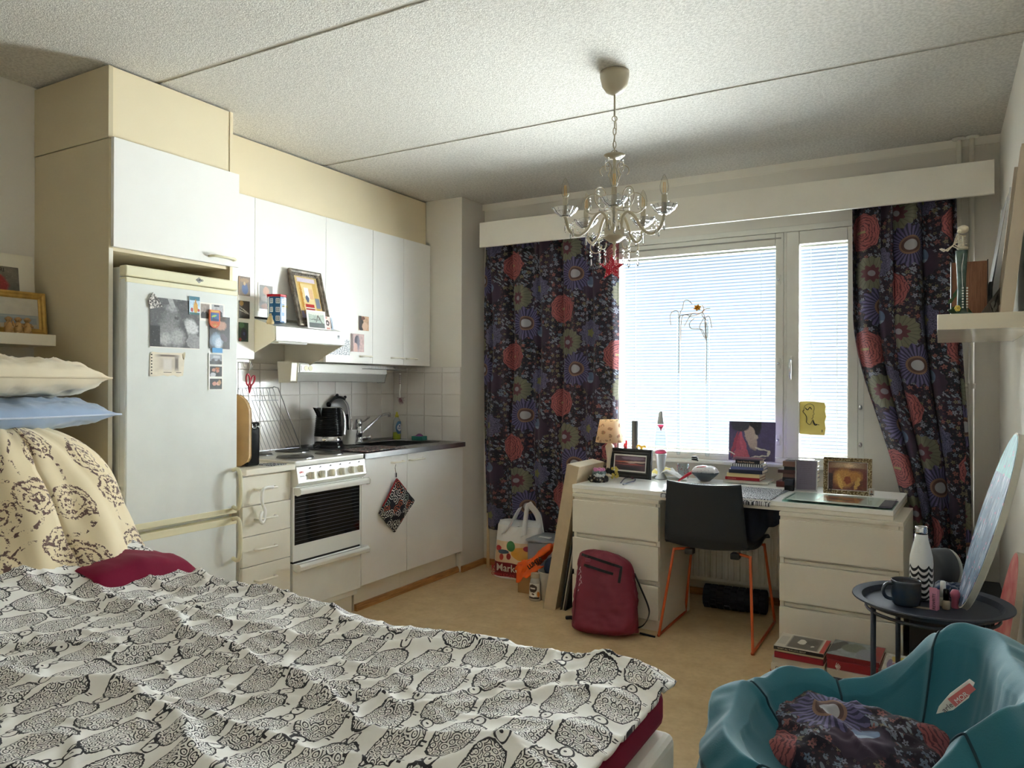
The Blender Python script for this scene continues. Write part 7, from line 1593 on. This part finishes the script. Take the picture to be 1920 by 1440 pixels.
def bean(u, v):
    a = 2*PI*u; R_ = outr(a); H_ = rimh(a); ca, sa = math.cos(a), math.sin(a)
    # radial profile
    if v < .45:
        t = v/.45; rr = R_*(1-.02+.06*math.sin(PI*t*.9)-.10*t**3); z = H_*(t**.9)*.90
    elif v < .68:
        t = (v-.45)/.23; rr = R_*(.95-.05*t-.22*t); z = H_*(.90+.10*math.sin(PI*min(1, t*1.15)*.5+0)-.10*max(0, t-.6)*2)
    else:
        t = (v-.68)/.32; rr = R_*(.68*(1-t)**.8); seat = .34; z = seat+(H_*.90-seat)*(1-t)**2.6
    wr = .016*fbm(1.6*ca*(1+v), 1.6*sa*(1+v), v*2, 2)+.004*fbm(6*ca, 6*sa, v*6, 2)
    sm = 0
    for s_ in SEAMS: 
        d = abs((a-s_+PI) % (2*PI)-PI); sm += math.exp(-(d/.05)**2)
    pf_ = 1-.045*sm*(1 if v < .8 else 0)
    # folded lobe on the wall side, overhanging towards the seat
    lob = max(0, math.cos(a-math.radians(10)))**3; rr2 = rr*pf_
    x = rr2*ca+wr*ca; y = rr2*sa+wr*sa
    if .40 < v < .80: x -= .05*lob*math.sin(PI*(v-.40)/.40)
    z += wr*.9*(1 if v > .05 else 0)-.03*sm*(math.sin(PI*min(1, v/.7)))*.6
    return Vector((min(BC.x+x, .252), BC.y+y, max(z, 0)))
SEAMS = [math.radians(q) for q in (158, 112, 232, 66, 300)]
obj('bag_fabric', M().grid(bean, 240, 110), TEAL, r, smooth=True)
SEAM = mat('teal_seam', RGB(10, 54, 66), .8)
for a in SEAMS: obj('seam_piping', M().tube([bean(a/(2*PI), k/60*.78)+(bean(a/(2*PI), k/60*.78)-BC-Vector((0, 0, .2))).normalized()*.002 for k in range(3, 61)], .0028, 6), SEAM, r, smooth=True)
obj('seam_piping', M().tube([bean(k/150, .42)+Vector((math.cos(2*PI*k/150), math.sin(2*PI*k/150), .3))*.003 for k in range(150)], .0028, 6, closed=True), SEAM, r, smooth=True)
# label on the lobe
a_, b_ = AY(1758, 1338, 1.66), AY(1832, 1284, 1.78)
a_, b_ = Vector((-.005, 1.58, .50)), Vector((.10, 1.75, .58))
ta, tb = AY(1757, 1340, 1.585), AY(1831, 1283, 1.60); dv = (tb-ta); Lg = dv.length; xx = dv.normalized(); yy_ = (Vector((0, 0, 1))-xx*xx.z).normalized(); zz_ = xx.cross(yy_)
tm = Matrix(((xx.x, yy_.x, zz_.x, ta.x), (xx.y, yy_.y, zz_.y, ta.y), (xx.z, yy_.z, zz_.z, ta.z), (0, 0, 0, 1)))
LAB = tm
mb = M(); mb.T = tm; mb.add([(0, .002, 0), (Lg*.3, -.008, .004), (Lg*.7, -.008, .004), (Lg, .004, 0), (Lg*.98, .014, 0), (Lg*.5, .016, .003), (Lg*.15, .010, .002)], [[0, 1, 2, 3, 4, 5, 6]])
tg = obj('sewn_label', mb, mat('label_white', RGB(226, 222, 214), .6), r, solid=.0008)
mb = M(); mb.T = tm; mb.add([(Lg*.38, -.006, .0055), (Lg*.92, -.004, .0045), (Lg*.92, .010, .0035), (Lg*.38, .012, .0045)], [[0, 1, 2, 3]]); obj('label_patch', mb, mat('label_red', RGB(206, 110, 110), .6), tg)
text('lettering', 'arle', .014, mat('label_text', RGB(120, 100, 100), .6), tg, tm @ at(Lg*.14, -.003, .0058)); text('lettering', 'MOR', .012, CAB, tg, tm @ at(Lg*.45, -.003, .0066))
# cushion in the seat
CUSH = floral('cushion_fabric', base=(40, 22, 38), u0=.05, v0=.02)
cq = Vector((-.185, 1.885, .405))
def cu(sg):
    def fn(u, v):
        x, y = 2*u-1, 2*v-1; e = (max(0, 1-abs(x)**2.6)*max(0, 1-abs(y)**2.6))**.45
        z = sg*.042*e+.020*fbm(x*1.8, y*1.8, 5+sg)+.014*ridge(3*x+4*y+2*fbm(x, y, 3))**4*e
        p = Vector((.195*x*(1-.05*(1-y*y)), .15*y*(1-.05*(1-x*x)), z)); return cq+Matrix.Rotation(math.radians(-14), 3, 'Z') @ (Matrix.Rotation(math.radians(14), 3, 'X') @ p)
    return fn
r = thing('cushion', 'dark flowered cushion lying in the hollow of the beanbag', 'cushion', cq)
obj('cushion_cover', M().grid(cu(1), 60, 50, lambda a, b: (a*.42, b*.34)).grid(cu(-1), 40, 30, lambda a, b: (a*.42, b*.34)), CUSH, r, smooth=True)
# ================================================================ right wall shelf
solo('wall_shelf', 'white floating shelf on the right wall with books and a skeleton figure', 'shelf', M().box(-.004, XR, 2.778, 3.62, 1.416, 1.466), mat('shelf_gloss', RGB(222, 212, 192), .12), bevel=.002)
ZS = 1.4668
q = AY(1803, 575, 2.86); q = Vector((q.x, 2.87, ZS))
r = thing('skeleton_figure', 'small seated skeleton with folded legs on a green pedestal on the right shelf', 'figurine', q); BONE = mat('bone', RGB(214, 204, 182), .6, var=.1, vs=60)
PED = Graph('verdigris'); n = PED.noise(PED.tc('Object'), 30, 4); PED.col(PED.mix(n.ss(.35, .65), RGB(52, 78, 72), RGB(96, 118, 108))); PED.P.inputs['Roughness'].default_value = .5; PED = PED.mat
zt = AY(1803, 470, 2.87).z-ZS; s_ = 2.87/1401*1.17
obj('pedestal', M().lathe([(.030, 0), (.030, .006), (.016, .012), (.013, .03), (.012, .08), (.013, .13), (.017, zt-.02), (.018, zt)], q, 16), PED, r, smooth=True)
c = q+Vector((0, 0, zt)); mmR = _R; 
def B(dx, dy, dz): return c+_R*dx+(-_F)*dy+Vector((0, 0, dz))
obj('pelvis', M().ball(B(.002, 0, .008), .013, 10, 6, sx=1.3, sz=.6), BONE, r, smooth=True)
obj('spine', M().tube(smoothpath([B(.006, -.004, .01), B(.009, -.004, .03), B(.004, -.002, .048)], 4), .0028, 6), BONE, r)
for k in range(5):
    z = .020+k*.006; mb = M().tube([B(.002+.013*math.cos(t)*(1-.08*k), .010*math.sin(t), z+.003*math.cos(t)) for t in [2*PI*j/12 for j in range(12)]], .0014, 4, closed=True); obj('rib', mb, BONE, r)
obj('shoulder_blade', M().tube([B(-.012, .006, .050), B(.014, -.002, .050)], .0026, 6), BONE, r)
obj('skull', M().ball(B(.004, .002, .070), .0145, 14, 10, sx=1.15, sz=.92).ball(B(-.010, .004, .063), .007, 8, 6), BONE, r, smooth=True)
for sg in (-1, 1):
    obj('arm_bone', M().tube([B(-.008, .006*sg, .048), B(-.016, .006*sg, .028), B(-.024, .004*sg, .022)], .0017, 5).tube([B(-.024, .004*sg, .022), B(-.012, .005*sg, .055)], .0015, 5), BONE, r)
    obj('leg_bone', M().tube([B(-.004, .005*sg, .006), B(-.028, .005*sg, .018+.002*sg), B(-.052+.004*sg, .004*sg, -.002)], .0022, 5).tube([B(-.052+.004*sg, .004*sg, -.002), B(-.070, .004*sg, .006)], .0022, 5), BONE, r)
r = thing('pearl_necklace', 'white pearl strings hanging down the front of the green pedestal', 'necklace', q)
for k in range(2):
    for j in range(8): obj('pearl', M().ball(q+_R*(-.006+.014*k)-_F*.017+Vector((0, 0, .026+.009*j)), .0030, 8, 6), mat('pearl', RGB(240, 240, 236), .2) if (k, j) == (0, 0) else bpy.data.materials['pearl'], r, smooth=True)
obj('silver_chain', M().tube(smoothpath([q+_R*.0-_F*.014+Vector((0, 0, zt)), q-_R*.006-_F*.019+Vector((0, 0, zt-.03)), q-_R*.010-_F*.018+Vector((0, 0, zt-.06)), q-_R*.007-_F*.018+Vector((0, 0, .09))], 5), .0013, 5), CHROME, r)
r = thing('leaf_ornament', 'green leaf base ornament with a small yellow flower on the right shelf', 'ornament', q+Vector((-.02, 0, 0)))
obj('leaf_base', M().lathe([(.034, 0), (.036, .004), (.028, .008), (.001, .010)], q+_R*.004, 18), PED, r, smooth=True)
LEAF = mat('ivy_leaf', RGB(58, 88, 56), .5, var=.2, vs=50)
for k, (dx, dz, a) in enumerate(((-.030, .022, .4), (-.014, .012, 1.2), (-.036, .012, -.3), (-.040, .05, .8), (.02, .01, 2.0), (-.028, .070, 1.2))):
    cL = q+_R*dx-_F*.012+Vector((0, 0, dz)); P = [(.018*s1*math.cos(a)-.010*s2*math.sin(a), .018*s1*math.sin(a)+.010*s2*math.cos(a)) for s1, s2 in ((-1, 0), (-.3, .8), (.2, .5), (1, 0), (.2, -.5), (-.3, -.8))]
    mb = M(); mb.add([cL+_R*p[0]+Vector((0, 0, p[1]))-_F*(.003*math.sin(i)) for i, p in enumerate(P)], [[0, 1, 2, 3, 4, 5]]); obj('leaf', mb, LEAF, r, solid=.0015)
cF = q-_R*.025-_F*.020+Vector((0, 0, .022)); mb = M()
for k in range(6): a = 2*PI*k/6; mb.ball(cF+_R*(.006*math.cos(a))+Vector((0, 0, .006*math.sin(a))), .0045, 8, 5)
obj('flower', mb, mat('yellow_flower', RGB(222, 196, 96), .6), r, smooth=True)
# book standing on the shelf
b0 = AY(1787, 583, 3.12)
def standbook(label, xa, xb, y0_, y1_, h_, cc, lean=0):
    r = thing('book', label, 'book', ((xa+xb)/2, y0_, ZS)); cm = mat('std_cover_%s' % label[:6], cc, .5)
    obj('cover', M().box(xa, xb, y0_, y1_, ZS, ZS+h_).box(xa, xa+.002, y0_, y1_, ZS, ZS+h_) if False else M().box(xa-.003, xa, y0_, y1_, ZS, ZS+h_).box(xb, xb+.003, y0_, y1_, ZS, ZS+h_).box(xa-.003, xb+.003, y1_-.003, y1_, ZS, ZS+h_), cm, r)
    G = Graph('page_edges'); X, Y, Z = G.ob(); G.col(G.mix(((X*420.+G.noise(G.vec(X*200, Z*4.), 3, 2)*2.).fr() < .5), RGB(158, 110, 84), RGB(126, 84, 62))); G.P.inputs['Roughness'].default_value = .7
    obj('pages', M().box(xa, xb, y0_+.004, y1_-.003, ZS+.003, ZS+h_-.004), G.mat, r)
xa, xb = AY(1785, 500, 3.05).x, AY(1853, 500, 3.05).x; hh = AY(1820, 488, 3.05).z-ZS
standbook('thick hardback standing on the right shelf, brown page edges towards the room', xa, xb-.003, 3.05, 3.20, hh, RGB(40, 34, 36))
xa2, xb2 = xb+.004, AY(1859, 530, 3.06).x+.003
solo('book', 'small black book standing right of the thick hardback on the shelf', 'book', M().box(xa2, xb2, 3.06, 3.18, ZS, AY(1857, 528, 3.06).z), BLACK, bevel=.001)
# frames leaning on the right wall
def wframe(label, pts, y0_, y1_, fm, name='picture_frame'):
    r = thing(name, label, 'picture frame', (pts[0][0], y0_, ZS)); obj('frame_body', M().prism(pts, y0_, y1_, 'y'), fm, r, bevel=.002); return r
WF = mat('white_frame_gloss', RGB(232, 234, 238), .15)
r = wframe('tall white frame leaning on the right wall, farther back on the shelf', [(.150, ZS), (.166, ZS), (.232, ZS+.46), (.216, ZS+.46)], 3.12, 3.50, WF)
obj('inner_bevel', M().prism([(.1475, ZS+.03), (.150, ZS+.03), (.2125, ZS+.43), (.210, ZS+.43)], 3.15, 3.47, 'y'), GREYP, r)
r = wframe('large beige frame with dark picture leaning on the right wall, nearest the camera', [(.170, ZS), (.200, ZS), (.255, ZS+.52), (.225, ZS+.52)], 2.80, 2.835, mat('beige_frame', RGB(206, 190, 168), .4))
obj('frame_bars', M().prism([(.170, ZS), (.200, ZS), (.255, ZS+.52), (.225, ZS+.52)], 3.08, 3.10, 'y').box(.170, .2, 2.835, 3.08, ZS, ZS+.03), bpy.data.materials['beige_frame'], r)
obj('dark_picture', M().prism([(.186, ZS+.03), (.192, ZS+.03), (.240, ZS+.5), (.234, ZS+.5)], 2.835, 3.08, 'y'), pic('dark_art', RGB(30, 28, 34), [('e', .5, .5, .2, .2, 0, RGB(70, 40, 40))]), r)
tl, tr2 = AY(1889, 537, 2.90), AY(1890, 585, 2.86); bl = AY(1838, 585, 2.84)
mb = M(); v = [Vector((bl.x, 2.84, ZS)), Vector((.172, 2.90, ZS)), Vector((.176, 2.93, AY(1889, 537, 2.93).z))]; 
r = thing('photo_card', 'grey photo card lying slanted against the beige frame on the right shelf', 'photo', (bl.x, 2.84, ZS))
mb.add([v[0], v[1], v[2], v[0]+Vector((0, .003, .001)), v[1]+Vector((0, .003, 0)), v[2]+Vector((0, .003, 0))], [[0, 1, 2], [5, 4, 3], [0, 2, 5, 3], [1, 4, 5, 2], [0, 3, 4, 1]], [[(0, 0), (1, 0), (1, 1)], [(0, 0)]*3, [(0, 0)]*4, [(0, 0)]*4, [(0, 0)]*4])
obj('photo_sheet', mb, pic('grey_photo', RGB(120, 112, 106), [('e', .7, .3, .2, .2, 30, RGB(170, 166, 158)), ('e', .8, .5, .04, .3, -20, RGB(50, 46, 44)), ('e', .6, .2, .03, .25, 30, RGB(44, 40, 40))]), r)
